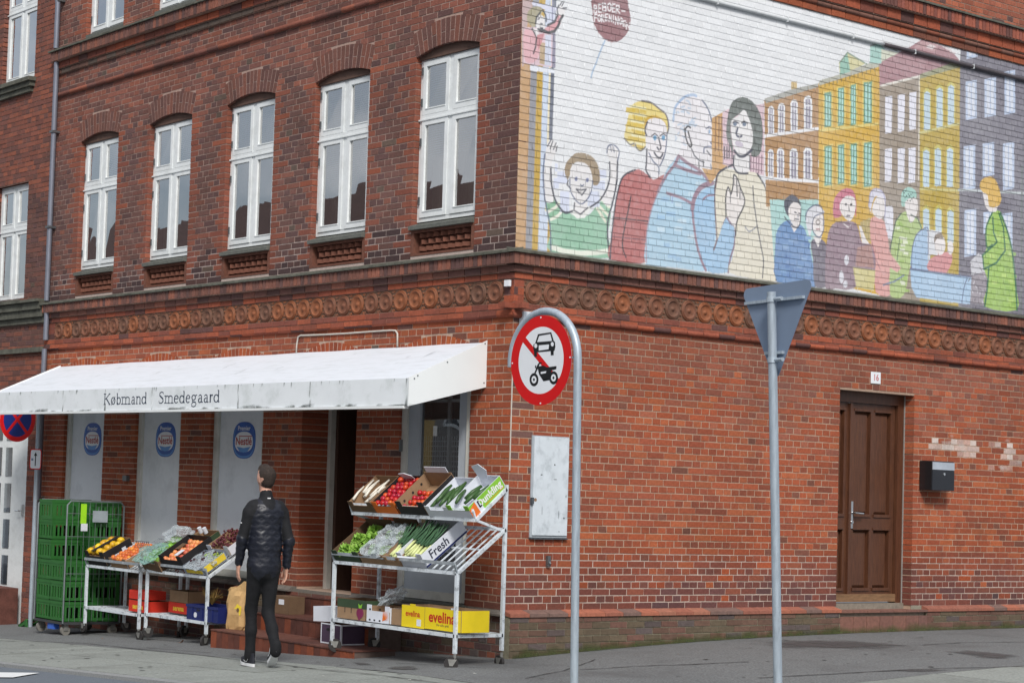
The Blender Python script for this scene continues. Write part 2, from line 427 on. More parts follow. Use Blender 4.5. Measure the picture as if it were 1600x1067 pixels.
# ------------------------------------------------------------------ brickwork of the corner building
CH, SM, JT = 0.0683, 0.24, 0.0115           # course height, stretcher module, joint
BD = 0.10                                    # how deep a brick reaches into the wall
building = thing('corner_building', 'red brick corner house with a painted gable mural and a grocer on the ground floor', 'building')
brick_a = mat('brick', rough=0.88, var=0.2, scale=38, bump=0.4, bscale=120, src='attr', spec=0.25, dirt=rgb(74, 58, 52), dirt_amt=.38, dirt_scale=1.3)
brick_o = mat('brick_single', rough=0.88, var=0.16, scale=38, bump=0.35, bscale=140, src='obj', spec=0.25)
paint_m = mat('mural_paint', rough=0.62, var=0.045, scale=30, bump=0.18, bscale=120, src='attr', spec=0.35)
mortar_m = mat('mortar', rough=0.95, var=0.14, scale=30, bump=0.3, bscale=200, src='attr', spec=0.2)
stone_m = mat('weathered_stone', rgb(96, 96, 86), 0.92, var=0.3, scale=14, bump=0.4, bscale=70, dirt=rgb(58, 58, 50), dirt_amt=0.7, dirt_scale=5)
tile_bg = mat('terracotta_ground', rgb(112, 86, 70), 0.9, var=0.25, scale=30, bump=0.3, bscale=90)
R1 = random.Random(11)

def wall_pt(w, u, z, o):
    return (-u, -o, z) if w == 'L' else (o, u, z)
def mixc(a, b, t): return tuple(x + (y - x) * t for x, y in zip(a, b))
def pick(pal, rnd):
    t = rnd.random(); s = 0
    for p, c in pal:
        s += p
        if t <= s: break
    k = rnd.uniform(0.88, 1.12)
    return tuple(x * k for x in c)
PAL_G = [(.42, rgb(160, 79, 47)), (.28, rgb(150, 75, 49)), (.18, rgb(169, 89, 52)), (.10, rgb(140, 73, 51)), (.02, rgb(122, 74, 58))]
PAL_GT = [(.4, rgb(150, 84, 62)), (.3, rgb(142, 81, 62)), (.24, rgb(158, 88, 62)), (.06, rgb(130, 80, 66))]
PAL_B = [(.40, rgb(108, 74, 67)), (.08, rgb(94, 72, 72)), (.34, rgb(124, 78, 66)), (.18, rgb(148, 84, 62))]
PAL_UD = [(.46, rgb(110, 78, 71)), (.24, rgb(100, 73, 70)), (.20, rgb(118, 79, 70)), (.07, rgb(130, 82, 68)), (.03, rgb(100, 84, 74))]
PAL_UR = [(.36, rgb(136, 84, 70)), (.28, rgb(124, 80, 70)), (.20, rgb(146, 88, 70)), (.16, rgb(112, 77, 70))]
PAL_DK = [(.6, rgb(78, 60, 60)), (.4, rgb(92, 66, 62))]
PAL_P = [(.3, rgb(108, 84, 72)), (.30, rgb(102, 90, 74)), (.15, rgb(94, 84, 82)), (.25, rgb(114, 84, 74))]
_pn = np.random.RandomState(4).rand(64, 64)
def patch(u, z, f):
    """slow tone patches over a wall, 0..1"""
    a, b = u * f + 7.3, z * f * 1.6 + 3.1; i, k = int(math.floor(a)), int(math.floor(b)); s, t = a - i, b - k
    s, t = s * s * (3 - 2 * s), t * t * (3 - 2 * t); g = lambda p, q: _pn[p % 64, q % 64]
    return (g(i, k) * (1 - s) + g(i + 1, k) * s) * (1 - t) + (g(i, k + 1) * (1 - s) + g(i + 1, k + 1) * s) * t
def colour(w, u, z, rnd):
    c = colour0(w, u, z, rnd); p = .6 * patch(u, z, .9) + .4 * patch(u + 20, z, 2.6)
    k = .84 + .32 * p
    q = patch(u + 40, z + 9, .7)                       # dusty, greyer stretches
    g = sum(c) / 3
    return tuple((x + (g * 1.05 - x) * .14 * q) * k for x in c)
def colour0(w, u, z, rnd):
    if w == 'R':
        if z < 0.46: return pick(PAL_P, rnd)
        if z < 1.15:
            t = min(1, max(0, (1.15 - z) / .55)) * rnd.uniform(.55, 1.0) * (1.0 if u > 2 else .8)
            return mixc(pick(PAL_G, rnd), pick([(.7, rgb(98, 66, 64)), (.3, rgb(84, 64, 66))], rnd), t) if rnd.random() > .05 else pick(PAL_G, rnd)
        if z < 3.2:
            t = max(0.0, (z - 2.1) / 1.1)
            if u > 1.2 and rnd.random() < t * 1.1: return pick(PAL_GT, rnd)
            if u < 0.45 and z > 1.5 and rnd.random() < 0.3: return pick(PAL_UD, rnd)
            return pick(PAL_G, rnd)
        return pick([(.6, rgb(164, 92, 66)), (.3, rgb(150, 84, 62)), (.1, rgb(98, 70, 66))], rnd)
    if z < 0.44: return pick(PAL_P if rnd.random() < 0.4 else PAL_B, rnd)
    if z < 0.85: return mixc(pick(PAL_G, rnd), pick(PAL_B, rnd), min(1, (.95 - z) * 2) * rnd.uniform(.5, 1))
    if z < 3.3:
        return pick(PAL_G if rnd.random() < 0.97 else PAL_UD, rnd)
    if z < 4.06: return pick(PAL_DK, rnd)
    if z < 4.3: return pick(PAL_UD if rnd.random() < 0.7 else PAL_DK, rnd)
    if z < 6.68:
        t = min(1, max(0, (z - 5.6) / 0.9))
        return pick(PAL_UR if rnd.random() < t else PAL_UD, rnd)
    return pick(PAL_UR if rnd.random() < 0.75 else PAL_UD, rnd)
def mortar_col(w, u, z):
    if w == 'R':
        if z < 0.46: return rgb(140, 136, 122)
        if z < 1.0: return rgb(192, 174, 162)
        if z < 2.5: return rgb(180, 154, 134)
        return rgb(166, 142, 124)
    if z < 0.46: return rgb(120, 114, 106)
    if z < 3.3: return rgb(184, 160, 142)
    if z < 4.25: return rgb(186, 170, 162)
    if z < 6.0: return rgb(162, 140, 130)
    return rgb(172, 146, 134)

# openings of the street front, measured from the corner: (u0, u1, sill, spring, rise of arch, ring)
WU = [0.600 + 1.735 * i for i in range(5)]
WW = 0.973
ARCH = []
for u in WU: ARCH.append((u, u + WW, 3.93, 5.985, 0.075, 0.26))
for u in WU[3:] + [WU[2]]: ARCH.append((u, u + WW, 7.30, 9.4, 0.11, 0.26))
SHOP = [(0.576, 1.657, 0.43), (2.37, 3.34, 0.43), (4.08, 5.15, 0.43), (5.80, 6.85, 0.43), (7.62, 8.66, 0.43)]
for a, b_, z in SHOP: ARCH.append((a, b_, z, 2.70, 0.13, 0.27))
DOOR = (4.84, 6.15, 0.30, 2.82)
def arch_geo(a):
    u0, u1, z0, zs, h, t = a
    c = (u1 - u0) / 2; Rr = (c * c + h * h) / (2 * h)
    return (u0 + u1) / 2, zs + h - Rr, Rr, math.asin(c / Rr)
def blocked(w, z):
    """stretches of a course that belong to openings or arches"""
    out = []
    if w == 'L':
        for a in ARCH:
            u0, u1, z0, zs, h, t = a
            if z0 < z < zs: out.append((u0, u1)); continue
            uc, zc, Rr, al = arch_geo(a)
            if z >= zs and z - zc < Rr + t:
                d = min(math.sqrt(max(0, (Rr + t) ** 2 - (z - zc) ** 2)), (z - zc) * math.tan(al))
                out.append((uc - d, uc + d))
    else:
        if DOOR[2] < z < DOOR[3]: out.append((DOOR[0], DOOR[1]))
    return out
def cut(segs, holes):
    for a, b in holes:
        r = []
        for s, e in segs:
            if e <= a or s >= b: r.append((s, e)); continue
            if s < a: r.append((s, a))
            if e > b: r.append((b, e))
        segs = r
    return segs
def lay(w, ua, ub, za, zb, ch=CH, out=None, kind=None):
    """bricks in cross bond: list of (wall, u0, u1, z0, z1)"""
    out = [] if out is None else out
    n = max(1, round((zb - za) / ch)); ch = (zb - za) / n
    for k in range(n):
        z0, z1 = za + k * ch + JT / 2, za + (k + 1) * ch - JT / 2
        hole = blocked(w, (z0 + z1) / 2)
        for s, e in cut([(ua, ub)], hole):
            head = k % 2
            step = SM / 2 if head else SM
            off = (0.0 if head else (SM / 4 if (k // 2) % 2 == 0 else SM * 0.75))
            u = s
            # closer at the corner, then the bond
            first = True
            nxt = math.ceil((s - off) / step + 0.32) * step + off
            while u < e - 0.02:
                v = min(nxt, e)
                if e - v < 0.05: v = e
                j = R1.uniform(-0.0015, 0.0015)
                if v - u > 0.015: out.append((w, u + JT / 2 * (u > s) + j, v - JT / 2 * (v < e) + j, z0, z1))
                u = v; nxt = v + step
    return out
bricks = []
lay('R', 0.006, 11.0, 0.45, 3.25, out=bricks)
lay('L', 0.004, 9.25, 0.45, 3.25, out=bricks)
lay('L', 0.004, 9.25, -0.65, 0.40, out=bricks)
lay('L', 0.004, 9.25, 3.90, 6.68, out=bricks)
lay('L', 0.004, 9.25, 6.74, 6.99, out=bricks)
lay('L', 0.004, 9.25, 7.33, 8.6, out=bricks)
lay('R', 0.006, 11.0, 7.33, 8.6, out=bricks)
mural_bricks = lay('R', 0.004, 9.6, 3.90, 6.91)

def quad_area(b):
    w, u0, u1, z0, z1 = b
    p = [px_of(wall_pt(w, u, z, 0)) for u, z in ((u0, z0), (u1, z0), (u1, z1), (u0, z1))]
    if min(q[0] for q in p) < 0 or max(q[0] for q in p) > 1600 or min(q[1] for q in p) < 0 or max(q[1] for q in p) > 1067: return 0
    return abs(sum(p[i][0] * p[(i + 1) % 4][1] - p[(i + 1) % 4][0] * p[i][1] for i in range(4))) / 2
def at_jamb(b):
    hs = ([(a[0], a[1], a[2], a[3]) for a in ARCH] if b[0] == 'L' else [DOOR])
    return any(h[2] < b[3] < h[3] and (abs(b[1] - h[1]) < .012 or abs(b[2] - h[0]) < .012) for h in hs)
full = [i for i, b in enumerate(bricks) if abs((b[2] - b[1]) - (SM - JT)) < 0.006 and b[3] > 0.46 and not at_jamb(b)]
full.sort(key=lambda i: -quad_area(bricks[i]))
single = set(full[:300])

# wall bodies (mortar), with the openings left free
def body(w, name, ua, ub, za, zb, holes, back):
    us = sorted({ua, ub} | {v for h in holes for v in h[:2] if ua < v < ub} | set(np.arange(ua, ub, 0.5)))
    zs = sorted({za, zb} | {v for h in holes for v in h[2:] if za < v < zb} | {v for v in (0.45, 1.0, 1.8, 2.5, 3.25, 3.3, 3.9, 4.25, 5.2, 6.0, 6.7) if za < v < zb})
    mb = MB()
    for i in range(len(us) - 1):
        for k in range(len(zs) - 1):
            uc, zc = (us[i] + us[i + 1]) / 2, (zs[k] + zs[k + 1]) / 2
            if any(h[0] < uc < h[1] and h[2] < zc < h[3] for h in holes): continue
            mb.add([wall_pt(w, us[i], zs[k], -0.0035), wall_pt(w, us[i + 1], zs[k], -0.0035), wall_pt(w, us[i + 1], zs[k + 1], -0.0035), wall_pt(w, us[i], zs[k + 1], -0.0035)],
                   [(0, 1, 2, 3) if w == 'R' else (3, 2, 1, 0)], 0, mortar_col(w, uc, zc))
    for h in holes:                                  # reveals
        for (p, q) in (((h[0], h[2]), (h[0], h[3])), ((h[1], h[3]), (h[1], h[2])), ((h[0], h[3]), (h[1], h[3])), ((h[1], h[2]), (h[0], h[2]))):
            s = 0.006
            du = -s if p[0] == q[0] == h[0] else (s if p[0] == q[0] == h[1] else 0)
            mb.add([wall_pt(w, p[0] + du, p[1], -0.006), wall_pt(w, q[0] + du, q[1], -0.006), wall_pt(w, q[0] + du, q[1], -back), wall_pt(w, p[0] + du, p[1], -back)],
                   [(0, 1, 2, 3)], 0, mortar_col(w, h[0], (h[2] + h[3]) / 2))
    return mb.build(name, mortar_m, building, use_col=True)
holesL = [(u, u + WW, 3.93, 6.06) for u in WU] + [(u, u + WW, 7.30, 8.7) for u in WU[2:]] + [(a, b, z, 2.83) for a, b, z in SHOP]
street_wall = body('L', 'street_wall', 0.0, 9.25, -0.8, 8.7, holesL, 0.42)
gable_wall = body('R', 'gable_wall', 0.0, 11.0, -0.3, 3.90, [DOOR], 0.3)
def add_brick(mb, b, col, proud=0.0, depth=BD):
    w, u0, u1, z0, z1 = b
    o = proud + R1.uniform(-0.0012, 0.0018)
    j = lambda: R1.uniform(-0.0019, 0.0019)
    f = [(u0 + j(), z0 + j()), (u1 + j(), z0 + j()), (u1 + j(), z1 + j()), (u0 + j(), z1 + j())]
    vs = [wall_pt(w, u, z, o) for u, z in f] + [wall_pt(w, u, z, o - depth) for u, z in f]
    fs = [(0, 1, 2, 3), (1, 0, 4, 5), (2, 1, 5, 6), (3, 2, 6, 7), (0, 3, 7, 4)]
    if w == 'L': fs = [tuple(reversed(q)) for q in fs]
    mb.add(vs, fs, 0, col)
def brick_mesh(k):
    mb = MB(); rr = random.Random(k); L_, H_ = SM - JT, CH - JT
    j = lambda: rr.uniform(-0.0019, 0.0019)
    f = [(j(), j()), (L_ + j(), j()), (L_ + j(), H_ + j()), (j(), H_ + j())]
    vs = [(0, u, z) for u, z in f] + [(-BD, u, z) for u, z in f]
    mb.add(vs, [(0, 1, 2, 3), (1, 0, 4, 5), (2, 1, 5, 6), (3, 2, 6, 7), (0, 3, 7, 4)])
    return mb.mesh('brick', brick_o)
BM = [brick_mesh(k) for k in range(6)]
mbL, mbR = MB(), MB()
SMEAR = [(1458, 1492, 684, 697), (1478, 1520, 692, 702), (1500, 1520, 700, 709), (1545, 1578, 694, 704), (1570, 1602, 705, 714), (1548, 1580, 725, 735), (1582, 1604, 716, 725)]
for i, b in enumerate(bricks):
    w, u0, u1, z0, z1 = b
    c = colour(w, (u0 + u1) / 2, (z0 + z1) / 2, R1)
    if w == 'R' and (6.4 < u0 < 8.9 and 1.7 < z0 < 2.4):            # smeared white paint over old writing
        qx, qy = px_of((0, (u0 + u1) / 2, (z0 + z1) / 2))
        if any(a - 4 < qx < b + 4 and c_ - 2 < qy < d + 2 for a, b, c_, d in SMEAR) and R1.random() < .75: c = mixc(c, rgb(226, 218, 210), R1.uniform(.15, .8))
        pass
    if i in single:
        p = wall_pt(w, u0, z0, R1.uniform(-0.001, 0.002))
        if w == 'R': inst('brick', BM[R1.randrange(6)], gable_wall, p, color=c)
        else: inst('brick', BM[R1.randrange(6)], street_wall, (-u1, p[1], z0), (0, 0, -math.pi / 2), color=c)
    else:
        dep = BD
        if at_jamb(b): dep = 0.22 if w == 'R' else (0.42 if 2.3 < (u0 + u1) / 2 < 3.5 and z1 < 2.85 else 0.14); c = mixc(c, rgb(168, 84, 50), 0.35) if w == 'L' and z0 > 3.9 else c  # upper jamb bricks tinted orange: the light on the reveals put into their colour
        add_brick(mbL if w == 'L' else mbR, b, c, depth=dep)
tag(mbL.build('brickwork', brick_a, street_wall, use_col=True), kind='stuff')
tag(mbR.build('brickwork', brick_a, gable_wall, use_col=True), kind='stuff')

# arches: a ring of bricks on edge over each opening of the street front
for ai, a in enumerate(ARCH):
    if a[3] > 9: continue
    uc, zc, Rr, al = arch_geo(a); t = a[5]; n = max(9, int(2 * al * (Rr + t / 2) / 0.068))
    mb = MB()
    for k in range(n):
        g = 0.0062 / (Rr + t / 2)
        a0, a1 = -al + 2 * al * k / n + g, -al + 2 * al * (k + 1) / n - g
        parts = [(Rr, Rr + t)] if k % 2 else [(Rr, Rr + t * 0.45), (Rr + t * 0.45 + 0.011, Rr + t)]
        if a[3] < 3: pal = PAL_G
        else: pal = [(.5, rgb(116, 80, 71)), (.3, rgb(106, 75, 69)), (.2, rgb(126, 82, 70))]
        for r0_, r1_ in parts:
            c = pick(pal, R1)
            q = [(uc + r * math.sin(x), zc + r * math.cos(x)) for r, x in ((r0_, a0), (r0_, a1), (r1_, a1), (r1_, a0))]
            vs = [wall_pt('L', u, z, 0.003) for u, z in q] + [wall_pt('L', u, z, -BD) for u, z in q]
            mb.add(vs, [(3, 2, 1, 0), (0, 1, 5, 4), (1, 2, 6, 5), (2, 3, 7, 6), (3, 0, 4, 7)], 0, c)
    # mortar bed behind the ring
    q = []
    for k in range(13):
        x = -al + 2 * al * k / 12; q.append((uc + Rr * math.sin(x), zc + Rr * math.cos(x)))
    for k in range(12, -1, -1):
        x = -al + 2 * al * k / 12; q.append((uc + (Rr + t) * math.sin(x), zc + (Rr + t) * math.cos(x)))
    mb.add([wall_pt('L', u, z, -0.0005) for u, z in q], [tuple(range(25, -1, -1))], 0, rgb(168, 144, 134) if a[3] > 3 else rgb(190, 166, 150))
    tag(mb.build('brick_arch', brick_a, street_wall, use_col=True), kind='stuff')

# ------------------------------------------------------------------ cornices and string courses
def run(w, o0, o1, z0, z1, mb, ua=0.0, ub=None, col=None, mi=0):
    """one plain band along a wall, mitred round the corner"""
    ub = ub or (9.25 if w == 'L' else 11.0)
    ua = -o1 if ua == 0.0 else ua
    if w == 'L': mb.box(-ub, -ua, -o1, o0, z0, z1, mi, col)
    else: mb.box(-o0, o1, -ua if False else (0.0 if ua < 0 else ua), ub, z0, z1, mi, col)
def course(w, z0, z1, o, mod, pal, mb, ua=None, ub=None, depth=0.09, joint=0.011):
    ua = (-o if w == 'L' else -o) if ua is None else ua
    ub = ub or (9.25 if w == 'L' else 11.0)
    u = ua
    while u < ub - 0.01:
        v = min(u + mod, ub)
        add_brick(mb, (w, u + joint / 2, v - joint / 2, z0 + 0.004, z1 - 0.004), pick(pal, R1), proud=o, depth=depth)
        u = v
def backing(w, z0, z1, o, mb, c):
    ub = 9.25 if w == 'L' else 11.0
    mb.add([wall_pt(w, -o, z0, o), wall_pt(w, ub, z0, o), wall_pt(w, ub, z1, o), wall_pt(w, -o, z1, o)], [(0, 1, 2, 3) if w == 'R' else (3, 2, 1, 0)], 0, c)
    mb.add([wall_pt(w, -o, z0, o), wall_pt(w, ub, z0, o), wall_pt(w, ub, z0, -0.05), wall_pt(w, -o, z0, -0.05)], [(3, 2, 1, 0) if w == 'R' else (0, 1, 2, 3)], 0, c)
    mb.add([wall_pt(w, -o, z1, o), wall_pt(w, ub, z1, o), wall_pt(w, ub, z1, -0.05), wall_pt(w, -o, z1, -0.05)], [(0, 1, 2, 3) if w == 'R' else (3, 2, 1, 0)], 0, c)
PAL_BAND = [(.4, rgb(160, 86, 62)), (.3, rgb(144, 80, 62)), (.2, rgb(126, 74, 62)), (.1, rgb(98, 68, 64))]
PAL_SOLD = [(.35, rgb(130, 88, 76)), (.3, rgb(116, 82, 74)), (.2, rgb(102, 76, 72)), (.15, rgb(146, 94, 78))]
mo = rgb(150, 122, 108)
for w, wall in (('L', street_wall), ('R', gable_wall)):
    mb = MB()
    backing(w, 3.25, 3.372, 0.028, mb, mo)
    course(w, 3.25, 3.308, 0.036, SM, PAL_BAND, mb); course(w, 3.310, 3.372, 0.034, SM, PAL_BAND, mb, ua=-0.034 - 0.12)
    backing(w, 3.60, 3.665, 0.004, mb, mo)
    course(w, 3.602, 3.665, 0.012, SM, PAL_BAND, mb)
    backing(w, 3.665, 3.735, 0.03, mb, mo)
    course(w, 3.667, 3.735, 0.040, SM, PAL_SOLD, mb)
    backing(w, 3.735, 3.845, 0.080, mb, mo)
    course(w, 3.737, 3.845, 0.090, 0.066, PAL_SOLD, mb)
    tag(mb.build('string_course', brick_a, wall, use_col=True), kind='stuff')
    # upper cornice
    mb = MB()
    backing(w, 7.155, 7.29, 0.105, mb, mo)
    course(w, 7.16, 7.29, 0.115, 0.066, PAL_SOLD if w == 'L' else [(.5, rgb(158, 92, 74)), (.3, rgb(140, 84, 72)), (.2, rgb(112, 76, 70))], mb)
    if w == 'L':
        backing(w, 6.99, 7.06, 0.02, mb, mo); course(w, 6.995, 7.06, 0.03, SM, [(.6, rgb(96, 84, 76)), (.4, rgb(112, 84, 74))], mb)
        backing(w, 7.06, 7.157, 0.045, mb, mo); course(w, 7.065, 7.157, 0.055, SM, PAL_BAND, mb)
        backing(w, 6.68, 6.74, 0.0, mb, mo)
    else:
        backing(w, 6.91, 6.985, 0.010, mb, mo); course(w, 6.912, 6.985, 0.020, SM, [(.7, rgb(150, 82, 56)), (.3, rgb(120, 76, 62))], mb)
        backing(w, 7.035, 7.157, 0.050, mb, mo); course(w, 7.04, 7.157, 0.060, SM, PAL_BAND, mb)
    tag(mb.build('cornice', brick_a, wall, use_col=True), kind='stuff')
# rounded brick rolls under the cornices
def roll(w, z, r, o, ub, name, cols):
    u = -o; n = 10
    mb = MB()
    while u < ub:
        v = min(u + 0.24, ub); c = pick(cols, R1); vs = []
        for uu in (u + 0.003, v - 0.003):
            for k in range(n):
                a = -math.pi / 2 + math.pi * k / (n - 1)
                vs.append(wall_pt(w, uu, z + r * math.sin(a), o - r + r * math.cos(a) + 0.0))
        mb.add(vs, [(k, n + k, n + k + 1, k + 1) if w == 'R' else (k + 1, n + k + 1, n + k, k) for k in range(n - 1)], 0, c)
        u = v
    return tag(mb.build(name, brick_a, street_wall if w == 'L' else gable_wall, use_col=True, smooth=40), kind='stuff')
roll('L', 6.71, 0.033, 0.045, 9.25, 'roll_moulding', PAL_UR)
roll('R', 7.01, 0.028, 0.045, 11.0, 'roll_moulding', [(.6, rgb(128, 92, 80)), (.4, rgb(140, 84, 66))])
roll('R', 3.255, 0.03, 0.045, 11.0, 'roll_moulding', PAL_BAND)
roll('L', 3.255, 0.022, 0.034, 9.25, 'roll_moulding', PAL_BAND)
# stone cappings
for w, wall in (('L', street_wall), ('R', gable_wall)):
    for z0, o in ((3.845, 0.115), (7.29, 0.14)):
        ub = 9.3 if w == 'L' else 11.0
        u = -o if w == 'L' else -o
        while u < ub:
            v = min(u + R1.uniform(0.9, 1.3), ub)
            mb = MB(); q = [(0.0, z0), (o, z0), (o, z0 + 0.022), (0.0, z0 + 0.052)]
            vs = [wall_pt(w, max(u, -o) + 0.002, z, d) for d, z in q] + [wall_pt(w, v - 0.002, z, d) for d, z in q]
            fs = [(0, 1, 2, 3), (7, 6, 5, 4), (0, 4, 5, 1), (1, 5, 6, 2), (2, 6, 7, 3), (3, 7, 4, 0)]
            mb.add(vs, fs); mb.build('coping_stone', stone_m, wall); u = v
# terracotta roundel tiles
terra = [mat('terracotta_%s' % k, c, 0.7, var=0.28, scale=22, bump=0.15, bscale=60, dirt=rgb(84, 72, 62), dirt_amt=0.35, dirt_scale=9)
         for k, c in (('dark', rgb(122, 78, 58)), ('orange', rgb(140, 84, 54)), ('brown', rgb(110, 76, 60)))]
def roundel(mi):
    mb = MB(); h = 0.117
    mb.add([(-0.0, -.1195, -h), (0, .1195, -h), (0, .1195, h), (0, -.1195, h)], [(0, 1, 2, 3)], 1)
    X = Matrix(((0, 0, 1, 0), (1, 0, 0, 0), (0, 1, 0, 0), (0, 0, 0, 1)))
    mb.lathe([(0.108, 0.0), (0.108, 0.010), (0.101, 0.017), (0.094, 0.012), (0.090, 0.020), (0.082, 0.022), (0.074, 0.012), (0.060, -0.006 + 0.012), (0.036, 0.005), (0.024, 0.008), (0.018, 0.018), (0.008, 0.024), (0.0, 0.025)], 22, 0, X)
    for sy in (-1, 1):                                # beads between neighbouring rings
        for sz in (-0.055, 0, 0.055):
            mb.ball((0.004, sy * 0.1165, sz), 0.0105, 6, 4)
        for sz in (-1, 1):                            # corner leaves
            mb.hexa([(0, sy * 0.085, sz * 0.10), (0, sy * .116, sz * .112), (0, sy * .112, sz * .08), (0, sy * .1, sz * .085),
                     (.008, sy * 0.088, sz * 0.10), (.008, sy * .113, sz * .108), (.008, sy * .11, sz * .084), (.008, sy * .1, sz * .088)])
    return mb.mesh('roundel_tile', [terra[mi], tile_bg], smooth=35)
RM = [roundel(k) for k in range(3)]
for i in range(37): inst('roundel_tile', RM[R1.choice((0, 0, 1, 2))], street_wall, (-(0.259 + 0.24 * i), 0.0015, 3.485), (0, 0, -math.pi / 2))
for i in range(45): inst('roundel_tile', RM[R1.choice((0, 0, 0, 1, 2))], gable_wall, (-0.0015, 0.248 + 0.24 * i, 3.485))
mb = MB()
for w, ua, ub in (('L', 0.0, 0.139), ('R', 0.0, 0.128), ('L', 9.02, 9.25)):
    for k in range(3):
        z0 = 3.374 + k * 0.0755; add_brick(mb, (w, ua, ub, z0 + .003, z0 + .0725), pick(PAL_BAND, R1), depth=0.05)
tag(mb.build('pier_bricks', brick_a, gable_wall, use_col=True), kind='stuff')
# ------------------------------------------------------------------ the mural painted on the gable bricks
RES = 0.006
U0, U1, Z0m, Z1m = -0.02, 9.6, 3.88, 6.95
NU, NZ = int((U1 - U0) / RES), int((Z1m - Z0m) / RES)
WHITE = rgb(232, 234, 236)
ras = np.empty((NZ, NU, 3)); ras[:] = WHITE
inked = np.zeros((NZ, NU), bool)
gu, gzz = U0 + (np.arange(NU) + .5) * RES, Z0m + (np.arange(NZ) + .5) * RES
def uv(p):
    q = on_gable(p[0], p[1]); return q[1], q[2]
def win(us, zs, pad=0.0):
    a = max(0, int((min(us) - pad - U0) / RES)); b = min(NU, int((max(us) + pad - U0) / RES) + 2)
    c = max(0, int((min(zs) - pad - Z0m) / RES)); d = min(NZ, int((max(zs) + pad - Z0m) / RES) + 2)
    return a, b, c, d
def fill(pts, col, ink=True, raw=False):
    q = pts if raw else [uv(p) for p in pts]
    us, zs = [p[0] for p in q], [p[1] for p in q]
    a, b, c, d = win(us, zs)
    if a >= b or c >= d: return
    Ug, Zg = np.meshgrid(gu[a:b], gzz[c:d]); ins = np.zeros(Ug.shape, bool)
    for i in range(len(q)):
        (x1, y1), (x2, y2) = q[i], q[(i + 1) % len(q)]
        cr = (y1 > Zg) != (y2 > Zg)
        with np.errstate(divide='ignore', invalid='ignore'):
            xi = (x2 - x1) * (Zg - y1) / ((y2 - y1) if y2 != y1 else 1e-9) + x1
        ins ^= cr & (Ug < xi)
    ras[c:d, a:b][ins] = col
    if ink: inked[c:d, a:b][ins] = True
def line(pts, col, w=0.016, closed=False):
    w = w * 1.28 if w < .03 else w
    q = [uv(p) for p in pts]
    if closed: q.append(q[0])
    for (x1, y1), (x2, y2) in zip(q[:-1], q[1:]):
        a, b, c, d = win((x1, x2), (y1, y2), w)
        if a >= b or c >= d: continue
        Ug, Zg = np.meshgrid(gu[a:b], gzz[c:d]); L2 = (x2 - x1) ** 2 + (y2 - y1) ** 2 + 1e-12
        t = np.clip(((Ug - x1) * (x2 - x1) + (Zg - y1) * (y2 - y1)) / L2, 0, 1)
        dd = np.hypot(Ug - x1 - t * (x2 - x1), Zg - y1 - t * (y2 - y1))
        k = np.clip((w / 2 + 0.003 - dd) / 0.006, 0, 1)[..., None]
        ras[c:d, a:b] = ras[c:d, a:b] * (1 - k) + np.array(col) * k
def smooth(pts, closed=False, n=5):
    """Catmull-Rom through traced points"""
    P = [np.array(p, float) for p in pts]; m_ = len(P); out = []
    for i in range(m_ if closed else m_ - 1):
        p0, p1, p2, p3 = (P[(i - 1) % m_] if closed or i else P[0]), P[i], P[(i + 1) % m_], (P[(i + 2) % m_] if closed or i + 2 < m_ else P[-1])
        for k in range(n):
            t = k / n
            out.append(0.5 * (2 * p1 + (p2 - p0) * t + (2 * p0 - 5 * p1 + 4 * p2 - p3) * t * t + (3 * p1 - p0 - 3 * p2 + p3) * t ** 3))
    if not closed: out.append(P[-1])
    return [tuple(p) for p in out]
def ell(cx, cy, rx, ry, n=22): return [(cx + rx * math.cos(2 * math.pi * k / n), cy + ry * math.sin(2 * math.pi * k / n)) for k in range(n)]
def zoom(x0, y0, s): return lambda *p: [(x0 + a / s, y0 + b / s) for a, b in p]
zA, zB, zC, zD = zoom(810, 0, 7.62), zoom(840, 200, 4.85), zoom(950, 140, 6.667), zoom(1080, 140, 6.669)
zE, zF, zG, zH = zoom(940, 270, 5.714), zoom(1190, 280, 5.614), zoom(1380, 260, 4.641), zoom(1180, 40, 3.81)
zI, zJ, zK = zoom(1180, 0, 3.557), zoom(800, 200, 3.557), zoom(720, 0, 4.445)
INK, DK = rgb(52, 54, 70), rgb(40, 40, 46)
BLU, SKIN = rgb(84, 96, 128), rgb(234, 232, 232)
TAN, GREY, OCHRE, LBL = rgb(198, 158, 112), rgb(150, 150, 156), rgb(200, 164, 62), rgb(206, 218, 236)
def stripe(pa, pb, ref, y0, y1, col):
    ua, ub = uv((pa, ref))[0], uv((pb, ref))[0]
    za = uv(((pa + pb) / 2, y0))[1]; zb = uv(((pa + pb) / 2, y1))[1]
    fill([(ua, za), (ub, za), (ub, zb), (ua, zb)], col, raw=True)
# painted house edge at the corner
stripe(806, 829, 100, -60, 402, TAN); stripe(829, 839.5, 100, -60, 402, GREY)
stripe(839.5, 849, 100, -60, 402, OCHRE); stripe(849, 858, 100, -60, 402, LBL); stripe(858, 861, 100, -60, 402, rgb(238, 226, 190))
stripe(861, 866.5, 100, -60, 219, rgb(106, 112, 128)); stripe(849.5, 855, 350, 330, 402, LBL); stripe(855, 861, 385, 335, 400, OCHRE)
stripe(862, 880, 300, 222, 402, WHITE)
fill(zK((478, 455), (650, 480), (650, 512), (478, 492)), rgb(236, 240, 248))
